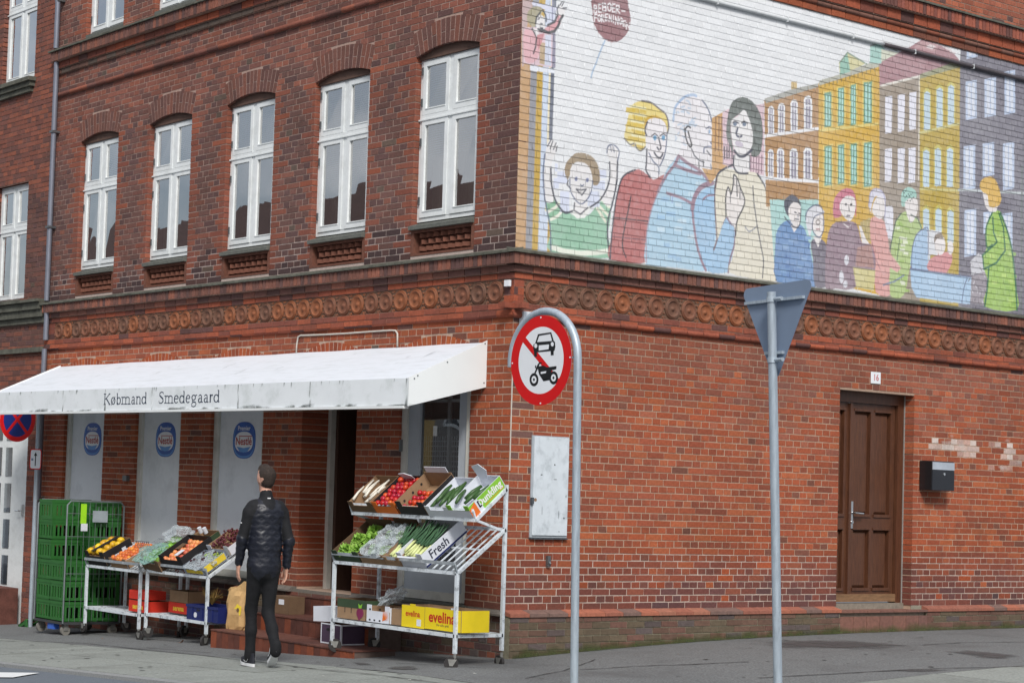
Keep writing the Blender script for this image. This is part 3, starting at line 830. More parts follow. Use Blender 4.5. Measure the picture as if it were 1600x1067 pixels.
# woman in the upper window
fill(zA((40, 0), (160, 0), (160, 90), (110, 270), (60, 790), (40, 800)), rgb(196, 172, 170)); fill(zA((70, 330), (430, 330), (430, 810), (60, 760)), rgb(226, 200, 208))
fill(zA((320, 420), (390, 420), (390, 790), (310, 780)), rgb(216, 220, 236)); fill(zA((405, 390), (440, 390), (440, 810), (400, 810)), rgb(150, 146, 166))
fill(zA((255, 500), (320, 520), (310, 770), (250, 760)), rgb(196, 172, 140))
fill(zA((160, 30), (460, 90), (460, 130), (300, 110), (160, 60)), rgb(220, 222, 240)); fill(zA((280, 0), (325, 0), (320, 55), (285, 50)), OCHRE)
fill(zA((330, 110), (440, 130), (440, 280), (330, 300)), rgb(216, 222, 240)); line(zA((405, 0), (405, 280)), rgb(140, 140, 170), .012)
fill(smooth(zA((100, 200), (130, 120), (220, 80), (290, 110), (330, 200), (330, 270), (300, 150), (240, 200), (210, 260), (190, 330), (120, 280)), True), rgb(168, 160, 128))
fill(smooth(zA((215, 230), (260, 180), (310, 230), (315, 320), (290, 370), (240, 370), (210, 310)), True), SKIN)
fill(zA((165, 340), (230, 350), (250, 440), (215, 440), (180, 400)), SKIN)
fill(smooth(zA((70, 370), (160, 360), (215, 450), (240, 500), (250, 640), (190, 740), (90, 740), (60, 600)), True), rgb(226, 178, 184))
fill(zA((220, 420), (310, 400), (280, 500), (240, 600), (220, 540)), rgb(206, 140, 146))
fill(smooth(zA((300, 380), (350, 310), (430, 270), (470, 190), (520, 210), (490, 310), (430, 370), (340, 400)), True), rgb(222, 160, 166))
fill(smooth(zA((470, 170), (465, 110), (500, 60), (530, 90), (560, 110), (530, 200)), True), SKIN)
line(zA((300, 370), (360, 395), (430, 375), (470, 320), (500, 240), (530, 190)), DK, .022); line(zA((350, 305), (430, 265), (470, 180)), DK, .018)
line(zA((470, 180), (462, 110), (480, 70)), INK, .012); line(zA((490, 70), (520, 25)), INK, .009); line(zA((515, 80), (540, 30)), INK, .009); line(zA((530, 100), (575, 100)), INK, .009)
line(zA((260, 150), (215, 210), (205, 280)), DK, .014); line(zA((290, 120), (325, 190), (330, 260)), DK, .014)
line(zA((165, 345), (205, 430)), DK, .014); line(zA((215, 450), (205, 560), (180, 640)), DK, .014); line(zA((235, 350), (270, 378), (310, 365)), DK, .018)
line(zA((232, 235), (250, 225)), INK, .01); line(zA((265, 285), (285, 290)), INK, .012); line(zA((265, 345), (285, 345)), INK, .02)
# balloon
fill(smooth(zA((900, -20), (880, 130), (895, 270), (950, 390), (1040, 480), (1140, 507), (1230, 470), (1310, 370), (1335, 230), (1310, 90), (1260, -20)), True), rgb(150, 104, 108))
line(smooth(zA((1030, 490), (980, 600), (930, 740), (885, 850), (865, 930))), rgb(168, 190, 214), .014)
LET = {'B': [[(0, 0), (0, 1), (.6, .95), (.65, .6), (.1, .52), (.7, .45), (.7, .05), (0, 0)]], 'E': [[(.7, 1), (0, 1), (0, 0), (.7, 0)], [(0, .5), (.55, .5)]],
       'O': [[(.1, .1), (0, .5), (.1, .9), (.5, 1), (.75, .8), (.75, .2), (.5, 0), (.1, .1)]], 'R': [[(0, 0), (0, 1), (.6, .95), (.65, .6), (.05, .5), (.75, 0)]],
       '-': [[(.1, .5), (.8, .45)]], 'F': [[(0, 0), (0, 1), (.7, 1)], [(0, .55), (.5, .55)]], 'N': [[(0, 0), (0, 1), (.7, 0), (.7, 1)]], 'I': [[(.3, 0), (.3, 1)]],
       'G': [[(.75, .85), (.4, 1), (.05, .75), (0, .3), (.3, 0), (.75, .15), (.75, .45), (.4, .45)]]}
def balloon_text(txt, base):
    for ch, (x, y, w, h) in zip(txt, base):
        for st in LET[ch]:
            line(zA(*[(x + a * w, y - b_ * h) for a, b_ in st]), rgb(244, 242, 244), .0100)
balloon_text('BEBOER-', [(900, 158, 45, 90), (955, 150, 45, 95), (1003, 140, 55, 95), (1063, 135, 52, 90), (1118, 145, 45, 90), (1165, 160, 55, 90), (1225, 170, 55, 70)])
balloon_text('FORENINGEN', [(905, 262, 45, 85), (945, 258, 42, 75), (990, 265, 38, 85), (1035, 250, 40, 75), (1080, 260, 40, 75), (1120, 275, 35, 85), (1155, 295, 45, 90), (1200, 290, 50, 70), (1248, 315, 42, 60), (1285, 350, 50, 70)])
# boy with raised arms
fill(smooth(zB((60, 560), (130, 545), (180, 620), (250, 650), (320, 680), (400, 650), (470, 560), (545, 590), (550, 700), (530, 820), (545, 985), (100, 940), (100, 800), (75, 680)), True, 3), rgb(150, 196, 168))
fill(smooth(zB((60, 560), (130, 545), (180, 620), (100, 690)), True), rgb(134, 186, 150))
line(zB((75, 640), (140, 600), (160, 570)), rgb(236, 236, 220), .03); line(zB((100, 695), (150, 670), (185, 630)), rgb(236, 236, 220), .03)
line(zB((475, 530), (540, 600)), rgb(236, 236, 216), .03); line(zB((455, 580), (530, 660)), rgb(236, 236, 216), .03); line(zB((450, 610), (515, 710)), rgb(236, 236, 216), .025)
line(zB((110, 905), (200, 935), (330, 950), (450, 945), (545, 930)), rgb(236, 240, 226), .05)
fill(smooth(zB((60, 555), (45, 400), (60, 200), (70, 130), (95, 90), (140, 120), (140, 180), (105, 280), (105, 400), (130, 545)), True), SKIN)
fill(smooth(zB((540, 590), (600, 440), (600, 260), (620, 190), (590, 140), (545, 130), (525, 190), (545, 260), (545, 380), (520, 470), (480, 530)), True), SKIN)
for p in ((130, 270, 150, 330), (120, 380, 160, 460), (170, 480, 240, 640), (150, 330, 230, 420), (420, 320, 520, 380), (380, 480, 470, 600), (420, 400, 510, 470)): fill(zB((p[0], p[1]), (p[2], p[1]), (p[2], p[3]), (p[0], p[3])), rgb(216, 222, 240))
fill(smooth(zB((205, 340), (215, 270), (255, 220), (300, 190), (380, 200), (440, 250), (470, 340), (465, 420), (420, 430), (400, 320), (330, 260), (265, 280), (240, 370), (225, 390)), True), rgb(160, 140, 112))
fill(smooth(zB((245, 380), (255, 300), (320, 260), (385, 290), (415, 380), (405, 490), (350, 570), (300, 560), (255, 480)), True), SKIN)
fill(zB((280, 560), (375, 560), (375, 620), (330, 660), (270, 620)), SKIN); line(zB((262, 630), (300, 670), (350, 665), (390, 610)), rgb(240, 240, 236), .045)
line(smooth(zB((245, 380), (250, 480), (300, 560), (345, 572), (400, 500), (418, 400))), BLU, .010); line(zB((280, 570), (275, 625), (325, 655), (380, 605)), INK, .012)
line(zB((232, 400), (222, 430), (250, 460)), INK, .012)
for x, y in ((292, 388), (376, 396)): fill(ell(*zB((x, y))[0], 2.6, 3.4), rgb(126, 134, 170))
line(zB((325, 430), (335, 442), (350, 432)), BLU, .01); line(zB((292, 465), (330, 472), (368, 465), (335, 510), (292, 465)), INK, .011)
line(smooth(zB((100, 300), (105, 420), (130, 540), (180, 620), (215, 645), (265, 630))), INK, .016); line(smooth(zB((55, 200), (42, 330), (50, 500), (70, 620), (95, 760), (100, 930))), BLU, .013)
line(smooth(zB((545, 260), (545, 380), (520, 470), (470, 550), (400, 600))), INK, .014); line(smooth(zB((605, 250), (600, 400), (570, 560), (535, 690), (530, 820), (545, 985))), INK, .016)
for a in (((75, 140), (100, 95)), ((95, 160), (115, 100)), ((120, 165), (140, 115)), ((140, 180), (148, 140))): line(zB(*a), INK, .01)
line(smooth(zB((525, 190), (530, 150), (550, 130), (585, 135), (618, 180), (605, 250))), BLU, .011); line(zB((560, 180), (552, 140)), BLU, .008); line(zB((580, 185), (575, 145)), BLU, .008)
# man in red jersey with blond hair
fill(smooth(zE((75, 775), (90, 560), (120, 300), (160, 100), (220, 10), (330, -30), (420, 30), (470, 60), (560, 20), (520, 130), (440, 350), (400, 560), (390, 800)), True, 4), rgb(186, 112, 110))
fill(smooth(zC((255, 160), (350, 120), (440, 135), (530, 200), (600, 260), (630, 370), (615, 450), (600, 350), (520, 290), (420, 300), (385, 400), (390, 590), (340, 635), (290, 600), (230, 570), (170, 500), (190, 380), (215, 260)), True, 4), rgb(234, 214, 132))
for k in range(17):
    y = 175 + k * 25; line(zC((230 - 40 * math.sin(k), y), (300, y + 12), (390 - k, y + 25 + (k % 3) * 8)), rgb(216, 186, 66) if k % 3 else rgb(240, 234, 190), .02)
line(smooth(zC((390, 400), (395, 330), (440, 290), (530, 300), (600, 370))), rgb(210, 172, 60), .03)
fill(smooth(zC((395, 420), (410, 350), (470, 300), (550, 310), (605, 380), (612, 520), (590, 680), (545, 790), (480, 760), (420, 650), (392, 530)), True), rgb(236, 232, 234))
fill(zC((410, 640), (530, 800), (535, 890), (500, 935), (440, 920), (400, 830)), rgb(236, 234, 236))
line(smooth(zC((400, 480), (385, 420), (410, 340))), INK, .014); line(smooth(zC((615, 450), (612, 520), (590, 680), (540, 800))), BLU, .011); line(smooth(zC((425, 660), (470, 750), (525, 805), (530, 880))), BLU, .011)
line(smooth(zC((405, 620), (400, 760), (395, 840), (440, 920))), INK, .015)
line(smooth(zC((350, 120), (440, 135), (530, 200), (600, 260), (632, 370), (620, 450))), rgb(110, 104, 110), .014)
line(smooth(zC((390, 600), (340, 640), (300, 615), (275, 565), (230, 575), (170, 510))), rgb(100, 96, 96), .012)
for x, y in ((488, 505), (577, 505)): fill(ell(*zC((x, y))[0], 2.8, 4.2), rgb(112, 164, 200)); line(zC((x - 35, y - 20), (x, y - 45), (x + 28, y - 20)), INK, .01)
line(smooth(zC((525, 500), (540, 560), (550, 610), (530, 628), (510, 605))), INK, .014); line(smooth(zC((480, 655), (510, 700), (545, 712), (570, 670))), INK, .016)
line(smooth(zE((75, 775), (90, 560), (120, 300), (165, 90), (215, 15), (300, -25))), INK, .014); line(smooth(zE((262, 210), (235, 350), (200, 520), (185, 650), (215, 755))), DK, .012)
line(zE((100, 400), (420, 435)), DK, .010); line(zE((100, 570), (390, 600)), rgb(110, 70, 80), .008)
# bald man in a light blue jacket
fill(smooth(zE((395, 820), (400, 560), (440, 350), (520, 130), (600, -60), (700, -110), (800, -60), (900, 20), (1010, 120), (1030, 500), (1000, 690), (1100, 400), (1190, 490), (1190, 600), (1160, 760), (1130, 890), (920, 880), (600, 840)), True, 3), rgb(178, 210, 230))
for k in range(26):
    x, y = R1.uniform(430, 960), R1.uniform(60, 780); w_ = R1.uniform(50, 90)
    if x > 440 + 0 and y > 200 - (x - 500) * .4: fill(zE((x, y), (x + w_, y + 6), (x + w_, y + 46), (x, y + 40)), mixc(rgb(178, 210, 230), rgb(150, 190, 226) if k % 2 else rgb(212, 230, 240), .6))
fill(smooth(zE((830, 360), (840, 250), (900, 170), (1000, 140), (1010, 300), (1020, 520), (1000, 680), (1100, 400), (1185, 490), (1170, 700), (1130, 880), (930, 870), (860, 640)), True, 3), rgb(164, 200, 230))
fill(smooth(zC((690, 780), (735, 690), (870, 790), (970, 850), (1060, 960), (930, 890)), True, 3), rgb(190, 216, 234))
fill(smooth(zC((680, 300), (710, 180), (790, 80), (880, 55), (980, 110), (1050, 230), (1090, 420), (1125, 590), (1070, 600), (1085, 700), (1070, 780), (1080, 850), (960, 830), (880, 790), (740, 690), (770, 560), (690, 400)), True, 4), rgb(236, 233, 236))
for k in range(34):
    x, y = R1.uniform(690, 900), R1.uniform(90, 620)
    if y > 420 and x > 800: continue
    line(zC((x, y), (x + R1.uniform(10, 50), y + R1.uniform(-25, 25))), rgb(196, 210, 226), .015)
line(smooth(zC((680, 330), (700, 190), (790, 85), (880, 58), (920, 70))), rgb(176, 196, 222), .022); line(smooth(zC((980, 115), (1040, 200), (1080, 330), (1100, 500), (1130, 580), (1100, 590), (1065, 550))), BLU, .013)
line(smooth(zC((800, 420), (830, 385), (860, 400))), DK, .014); line(smooth(zC((800, 420), (815, 520), (850, 595), (870, 580), (850, 500), (835, 440))), DK, .015)
line(zC((870, 620), (900, 690), (950, 740), (1000, 760)), INK, .012); line(smooth(zC((1000, 660), (1005, 610), (1050, 595), (1085, 600))), rgb(120, 128, 156), .012)
line(zC((1030, 640), (1070, 690)), INK, .012); line(zC((1020, 410), (1050, 390), (1080, 400)), BLU, .01); fill(ell(*zC((1055, 440))[0], 1.8, 3.4), rgb(150, 176, 206)); line(zC((945, 760), (950, 830)), DK, .012); line(zC((990, 740), (995, 800)), DK, .012); line(zC((1070, 780), (1075, 850)), BLU, .01)
MAU = rgb(156, 126, 142)
line(zC((735, 695), (700, 780)), MAU, .04); line(smooth(zC((735, 695), (830, 770), (960, 850), (1060, 970))), MAU, .035); line(smooth(zC((690, 785), (820, 840), (960, 880))), MAU, .028)
line(smooth(zC((700, 780), (620, 880), (550, 1000), (520, 1067))), MAU, .024)
line(zE((585, 185), (690, 215), (810, 275)), MAU, .024); line(zE((633, 215), (630, 265)), rgb(150, 170, 210), .014)
line(smooth(zE((810, 320), (830, 220), (890, 130), (990, 90))), MAU, .055); line(smooth(zE((810, 320), (820, 440), (850, 640), (890, 780), (930, 870))), MAU, .024); line(smooth(zE((905, 240), (950, 205), (1000, 200))), MAU, .016)
line(smooth(zE((1110, 385), (1060, 500), (1030, 600), (1000, 690))), rgb(120, 90, 100), .016); line(smooth(zE((1110, 385), (1150, 450), (1190, 490), (1185, 640), (1150, 760), (1130, 890))), rgb(140, 116, 134), .018)
line(smooth(zE((400, 800), (400, 560), (440, 350), (520, 130))), rgb(170, 150, 166), .012)
# houses behind the woman in cream
fill(zD((215, 300), (380, 210), (400, 640), (450, 790), (330, 830), (200, 980), (110, 820), (215, 840)), rgb(206, 160, 98))
fill(zD((325, 245), (380, 205), (760, 150), (760, 900), (600, 880), (330, 780)), rgb(226, 200, 208))
for x in (255, 290, 320): line(zD((x, 290), (x - 5, 640)), rgb(140, 96, 60), .012)
for k in range(9): line(zD((340, 330 + k * 50), (450, 345 + k * 50)), rgb(196, 164, 178), .009)
for x in (345, 372, 395, 425): line(zD((x, 600), (x, 720)), rgb(60, 54, 62), .014)
for x in (625, 650, 680, 705, 735): line(zD((x, 690), (x - 4, 870)), rgb(150, 110, 130), .011)
# woman in cream
fill(smooth(zE((1140, 890), (1180, 720), (1190, 500), (1110, 390), (1030, 600), (1010, 300), (1020, 60), (1090, -30), (1200, -20), (1310, -10), (1390, 10), (1460, 130), (1510, 320), (1550, 560), (1560, 960), (1400, 950)), True, 3), rgb(230, 224, 206))
fill(smooth(zD((390, 230), (440, 120), (540, 80), (640, 130), (720, 260), (745, 420), (735, 590), (700, 690), (620, 680), (640, 480), (600, 310), (550, 230), (470, 280), (420, 330), (410, 430), (440, 640), (400, 590), (365, 450)), True, 4), rgb(110, 116, 112))
for k in range(5): fill(zD((650 + (k % 2) * 30, 320 + k * 70), (730, 330 + k * 70), (730, 370 + k * 70), (650 + (k % 2) * 30, 360 + k * 70)), rgb(124, 132, 128))
fill(smooth(zD((415, 420), (420, 320), (480, 285), (555, 215), (610, 330), (640, 460), (635, 580), (580, 680), (510, 700), (460, 640), (425, 520)), True, 4), SKIN)
fill(zD((450, 680), (610, 660), (610, 850), (560, 880), (490, 870), (445, 800)), SKIN)
line(smooth(zD((450, 640), (500, 695), (560, 690), (630, 630))), rgb(58, 60, 78), .03); line(smooth(zD((445, 690), (442, 800), (490, 870), (590, 875))), INK, .017); line(zD((610, 690), (610, 830)), INK, .013)
for x, y in ((455, 360), (552, 360)): fill(ell(*zD((x, y))[0], 3.2, 3.8), rgb(100, 116, 140)); line(zD((x - 28, y - 10), (x, y - 26), (x + 35, y - 8)), INK, .014)
line(smooth(zD((485, 400), (470, 470), (500, 495), (525, 485))), rgb(50, 56, 86), .018); fill(smooth(zD((455, 555), (490, 535), (540, 570), (530, 600), (480, 595)), True), rgb(196, 186, 200))
line(smooth(zD((440, 785), (340, 830), (270, 900), (245, 1060))), INK, .018); line(smooth(zE((1390, 10), (1460, 130), (1510, 320), (1550, 560), (1558, 960))), INK, .015)
fill(smooth(zE((1120, 380), (1110, 200), (1130, 130), (1160, 180), (1180, 30), (1210, 40), (1240, 140), (1270, 220), (1265, 310), (1215, 420), (1190, 480)), True, 3), rgb(236, 230, 226))
line(smooth(zE((1110, 390), (1108, 220), (1130, 130), (1155, 190), (1175, 100), (1180, 20), (1215, 60), (1240, 140), (1275, 230), (1265, 310), (1210, 430), (1195, 560))), DK, .014)
line(zE((1150, 190), (1150, 260)), INK, .009); line(zE((1205, 60), (1210, 210)), DK, .012); line(zE((1235, 120), (1235, 240)), DK, .011)
line(smooth(zE((1030, 60), (1010, 200), (1020, 450), (1030, 600))), rgb(110, 84, 90), .013); line(smooth(zE((1350, 120), (1360, 260), (1390, 480), (1430, 690), (1445, 800), (1435, 940))), INK, .011); line(smooth(zE((1280, 480), (1320, 525), (1385, 480))), rgb(130, 134, 150), .010)
# row of painted houses: brown, yellow, grey, mustard, dark
BRN, YEL, GRB, MUS, DRK = rgb(178, 136, 88), rgb(212, 170, 54), rgb(158, 144, 128), rgb(188, 162, 60), rgb(120, 116, 128)
fill(zI((50, 560), (200, 500), (355, 470), (350, 1067), (350, 1130), (60, 1150)), BRN); fill(zI((80, 1110), (350, 1110), (350, 1580), (110, 1540)), rgb(176, 214, 210))
fill(zI((352, 465), (690, 360), (690, 1640), (352, 1560)), YEL); fill(zI((690, 480), (915, 430), (915, 1700), (690, 1650)), GRB)
fill(zI((915, 430), (1140, 350), (1130, 1740), (915, 1700)), MUS); fill(zI((1140, 200), (1500, 280), (1530, 300), (1530, 1800), (1130, 1700)), DRK)
fill(zI((690, 340), (850, 270), (990, 180), (1130, 330), (1140, 352), (915, 425), (690, 478)), rgb(172, 128, 134)); fill(zI((880, 265), (1000, 175), (1040, 185), (1000, 290)), rgb(188, 150, 152))
for k in range(22): x = R1.uniform(900, 1090); line(zI((x, 230 + abs(x - 1000) * .7), (x + 30, 240 + abs(x - 1000) * .7)), rgb(226, 214, 214), .012)
fill(zI((50, 550), (210, 495), (350, 465), (350, 485), (60, 575)), rgb(168, 168, 160)); fill(zI((200, 455), (232, 455), (232, 495), (200, 498)), rgb(206, 178, 120))
fill(zI((355, 450), (470, 415), (640, 350), (690, 345), (690, 372), (355, 478)), rgb(186, 186, 172)); line(zI((700, 478), (915, 425)), rgb(230, 226, 216), .02)
fill(zI((915, 415), (1090, 352), (1140, 352), (1140, 375), (915, 440)), rgb(150, 150, 112)); line(zI((912, 430), (908, 1000)), rgb(226, 220, 206), .014)
fill(zI((465, 350), (510, 292), (530, 310), (615, 355), (530, 395), (470, 420)), rgb(214, 208, 160)); fill(zI((470, 352), (512, 300), (528, 400), (472, 418)), rgb(150, 194, 176)); line(zI((470, 350), (512, 294), (620, 358)), rgb(130, 150, 130), .014)
fill(zI((640, 255), (690, 240), (720, 275), (700, 355), (636, 352)), rgb(166, 206, 196)); fill(zI((700, 275), (800, 295), (700, 345)), rgb(214, 216, 196)); line(zI((640, 258), (690, 240), (790, 285)), rgb(150, 160, 150), .014)
for k in range(14): x = 365 + k * 23; line(zI((x, 478 - (x - 352) * .315), (x, 495 - (x - 352) * .315)), rgb(130, 112, 60), .010)
def arched(x, y0, y1, w, c1, c2):
    fill(zI((x - w, y1), (x - w, y0 + w), (x - w * .6, y0 + 4), (x, y0), (x + w * .6, y0 + 4), (x + w, y0 + w), (x + w, y1)), c1)
    w2 = w * .58; fill(zI((x - w2, y1 - 6), (x - w2, y0 + w), (x, y0 + w * .6), (x + w2, y0 + w), (x + w2, y1 - 6)), c2)
    line(zI((x, y0 + 14), (x, y1 - 8)), c1, .009); line(zI((x - w2, y0 + (y1 - y0) * .3), (x + w2, y0 + (y1 - y0) * .3)), c1, .009)
for x, y0, y1, w in ((88, 590, 750, 17), (146, 573, 742, 19), (216, 555, 732, 20), (293, 533, 722, 23), (86, 830, 985, 16), (141, 822, 1000, 20), (214, 825, 1000, 23), (292, 820, 1000, 24)):
    arched(x, y0, y1, w, rgb(236, 238, 240), rgb(152, 146, 164))
line(zI((52, 758), (348, 716)), rgb(238, 238, 240), .026); line(zI((50, 990), (170, 1000), (348, 1010)), rgb(238, 238, 240), .026)
def gwin(x0, x1, y0, y1, fr, fg, gl, dy=0):
    fill(zI((x0 - 8, y0 - 8 + dy), (x1 + 8, y0 - 14), (x1 + 8, y1 + 2), (x0 - 8, y1 + 12)), fr); fill(zI((x0, y0), (x1, y0 - 6), (x1, y1 - 6), (x0, y1)), fg)
    w_ = (x1 - x0) * .18; xm = (x0 + x1) / 2
    for a, b in ((x0 + w_, xm - w_ * .5), (xm + w_ * .5, x1 - w_)): fill(zI((a, y0 + 10), (b, y0 + 8), (b, y1 - 14), (a, y1 - 10)), gl)
for x0, x1, y0, y1 in ((385, 423, 518, 710), (460, 494, 492, 703), (530, 560, 475, 700), (603, 648, 460, 690), (385, 425, 815, 1035), (460, 495, 808, 1025), (530, 565, 802, 1030), (603, 648, 795, 1042)):
    gwin(x0, x1, y0, y1, rgb(222, 196, 98), rgb(112, 160, 132), rgb(176, 220, 212))
line(zI((360, 728), (680, 690)), rgb(226, 206, 120), .022)
for x, y0, y1 in ((742, 540, 745), (812, 530, 735), (876, 518, 725), (740, 830, 1015), (812, 828, 1020), (872, 826, 1020), (740, 1150, 1330)): fill(zI((x - 20, y0), (x + 20, y0 - 6), (x + 16, y1 - 6), (x - 20, y1)), rgb(230, 230, 240))
for x, y0, y1 in ((955, 490, 725), (1025, 470, 712), (1088, 455, 700), (950, 815, 1040), (1015, 805, 1035), (1082, 805, 1040), (950, 1140, 1290), (1018, 1140, 1290), (1085, 1150, 1350)):
    fill(zI((x - 22, y0 + 20), (x - 4, y0), (x + 4, y0), (x + 22, y0 + 20), (x + 22, y1), (x - 22, y1)), rgb(206, 196, 104)); fill(zI((x - 17, y1), (x - 17, y0 + 30), (x, y0 + 18), (x + 17, y0 + 30), (x + 17, y1)), rgb(196, 216, 228))
line(zI((915, 740), (1130, 690)), rgb(206, 198, 130), .022); line(zI((915, 1050), (1130, 1060)), rgb(206, 198, 130), .02)
for x, y0, y1, w in ((1205, 235, 330, 30), (1316, 260, 310, 32), (1422, 290, 310, 26), (1200, 455, 670, 31), (1306, 440, 655, 32), (1415, 400, 640, 30), (1190, 815, 1060, 33), (1296, 800, 985, 32), (1408, 800, 1060, 32), (1195, 1170, 1430, 33), (1300, 1180, 1300, 32), (1400, 1190, 1400, 30)):
    fill(zI((x - w, y0), (x + w, y0 - 10), (x + w, y1 - 12), (x - w, y1)), rgb(190, 204, 228)); fill(zI((x - w * .62, y0 + 12), (x + w * .62, y0 + 4), (x + w * .62, y1 - 24), (x - w * .62, y1 - 16)), rgb(220, 226, 238)); line(zI((x, y0), (x, y1 - 14)), rgb(160, 180, 216), .010)
for k in range(60):
    x, y = R1.uniform(1150, 1480), R1.uniform(300, 1300); fill(zI((x, y), (x + 22, y + 4), (x + 22, y + 16), (x, y + 12)), mixc(DRK, rgb(150, 144, 152) if k % 2 else rgb(96, 94, 110), .6)) if all(abs(x + 10 - q) > 52 for q in (1200, 1306, 1415)) else None
line(zI((1130, 1055), (1490, 1075)), rgb(196, 204, 206), .02)
# crowd in the street
def person_m(body, bc, head, hc, hair, hr, outline=INK):
    fill(smooth(body, True, 3), bc)
    if hair: fill(smooth(hair, True, 4), hr)
    fill(smooth(head, True, 4), hc)
fc = rgb(236, 230, 228)
person_m(zF((135, 900), (120, 600), (140, 440), (230, 360), (340, 400), (390, 470), (430, 640), (475, 900), (440, 950)), rgb(108, 146, 194), zF((235, 260), (290, 200), (345, 250), (335, 380), (300, 430), (250, 360)), fc, zF((200, 260), (205, 180), (270, 135), (325, 180), (345, 240), (280, 210), (240, 290), (235, 330)), rgb(92, 94, 106))
for k in range(16): x, y = R1.uniform(140, 390), R1.uniform(460, 880); fill(zF((x, y), (x + 50, y + 5), (x + 50, y + 34), (x, y + 30)), mixc(rgb(108, 146, 194), rgb(146, 182, 220) if k % 2 else rgb(84, 124, 184), .6))
line(zF((290, 290), (305, 296)), INK, .012); line(zF((325, 300), (338, 304)), INK, .012); line(zF((315, 310), (320, 335)), BLU, .008); line(zF((290, 350), (325, 355)), INK, .011); fill(zF((255, 400), (300, 430), (320, 415), (285, 470)), fc); line(smooth(zF((200, 330), (240, 380), (300, 425), (335, 390), (345, 260))), INK, .010)
person_m(zF((470, 940), (450, 700), (430, 560), (480, 520), (560, 560), (600, 760), (600, 920)), rgb(116, 108, 122), zF((440, 400), (465, 320), (530, 310), (550, 400), (520, 500), (470, 480)), fc, zF((390, 380), (400, 280), (470, 230), (530, 260), (545, 300), (460, 330), (440, 440), (420, 500)), rgb(222, 222, 228))
fill(zF((450, 500), (530, 500), (495, 600)), fc); line(smooth(zF((385, 360), (400, 280), (470, 228), (530, 258), (545, 420), (515, 505), (470, 490), (445, 420), (465, 330), (545, 300))), BLU, .010); line(ell(*zF((495, 378))[0], 3.2, 3.4), rgb(110, 96, 90), .008); line(zF((480, 440), (510, 440)), rgb(150, 90, 90), .012)
person_m(zF((560, 950), (570, 560), (620, 400), (720, 370), (830, 390), (880, 560), (960, 570), (1000, 800), (800, 960), (640, 960)), rgb(152, 128, 140), zF((685, 220), (740, 150), (815, 170), (820, 290), (770, 370), (700, 300)), fc, zF((630, 330), (640, 170), (720, 85), (800, 100), (830, 200), (825, 340), (800, 180), (730, 160), (690, 230), (700, 320)), rgb(204, 116, 136))
fill(zF((840, 600), (960, 570), (990, 780), (820, 760)), rgb(176, 136, 130)); fill(zF((800, 770), (1000, 800), (985, 980), (830, 950)), rgb(214, 204, 146)); fill(zF((850, 400), (900, 440), (940, 570), (880, 560)), fc); fill(zF((860, 380), (950, 340), (1010, 420), (970, 560), (920, 540)), rgb(190, 170, 110))
for x, y in ((740, 222), (785, 225)): fill(ell(*zF((x, y))[0], 1.7, 2.0), DK)
line(zF((765, 240), (770, 280)), INK, .010); fill(ell(*zF((760, 322))[0], 3.4, 1.5), rgb(120, 110, 120)); fill(zF((700, 380), (760, 430), (800, 380), (770, 420)), fc)
for x, y, h in ((745, 710, 55), (700, 860, 70), (735, 920, 40), (1035, 840, 45)): fill(ell(*zF((x, y))[0], 3.6, h / 7), rgb(224, 224, 232))
person_m(zF((1000, 990), (1000, 700), (960, 560), (960, 340), (1080, 380), (1110, 640), (1180, 760), (1170, 800), (1130, 820), (1140, 1010)), rgb(222, 166, 160), zF((970, 250), (1010, 160), (1075, 180), (1080, 300), (1040, 350), (980, 310)), fc, zF((940, 230), (960, 110), (1010, 85), (1075, 130), (1085, 200), (1000, 150), (960, 260), (970, 310)), rgb(214, 212, 226))
line(smooth(zF((940, 240), (955, 120), (1010, 85), (1070, 130), (1085, 260), (1075, 350))), rgb(170, 166, 196), .012); line(zF((970, 560), (1000, 700), (1040, 790)), rgb(170, 110, 120), .01)
fill(zF((1090, 250), (1155, 250), (1150, 560), (1105, 480)), rgb(230, 230, 240))
person_m(zG((50, 930), (60, 560), (90, 400), (150, 330), (220, 350), (275, 420), (270, 470), (200, 700), (150, 930)), rgb(178, 200, 128), zG((160, 260), (200, 230), (245, 240), (245, 340), (200, 410), (165, 330)), fc, zG((132, 280), (135, 190), (185, 150), (235, 180), (240, 230), (190, 240), (160, 290)), rgb(164, 208, 196))
for k in range(26): x, y = R1.uniform(70, 240), R1.uniform(400, 900); fill(zG((x, y), (x + 34, y + 3), (x + 34, y + 22), (x, y + 20)), rgb(226, 232, 206) if k % 2 else rgb(158, 190, 96))
for k in range(13): fill(ell(*zG((145 + (k * 37) % 80, 180 + (k * 23) % 80))[0], 1.0, 1.2), rgb(40, 70, 70))
line(zG((130, 340), (90, 400), (65, 520), (50, 600)), rgb(52, 82, 70), .012); line(zG((200, 350), (250, 380), (278, 450)), rgb(52, 82, 70), .012); line(zG((120, 520), (100, 680)), rgb(80, 110, 60), .012)
fill(zG((0, 440), (30, 480), (45, 620), (130, 740), (100, 770), (0, 700)), rgb(222, 166, 160)); line(zG((0, 860), (80, 835), (150, 790)), rgb(120, 136, 160), .016)
fill(smooth(zG((205, 740), (210, 600), (240, 500), (290, 455), (330, 460), (330, 755)), True, 3), rgb(170, 198, 226)); fill(zG((320, 460), (420, 470), (440, 560), (430, 650), (340, 640), (325, 720)), rgb(226, 228, 232))
fill(zG((195, 740), (660, 805), (630, 1000), (480, 985), (240, 950), (205, 880)), rgb(176, 204, 230)); fill(smooth(zG((325, 750), (335, 680), (400, 640), (480, 620), (500, 680), (450, 775)), True), rgb(214, 144, 146))
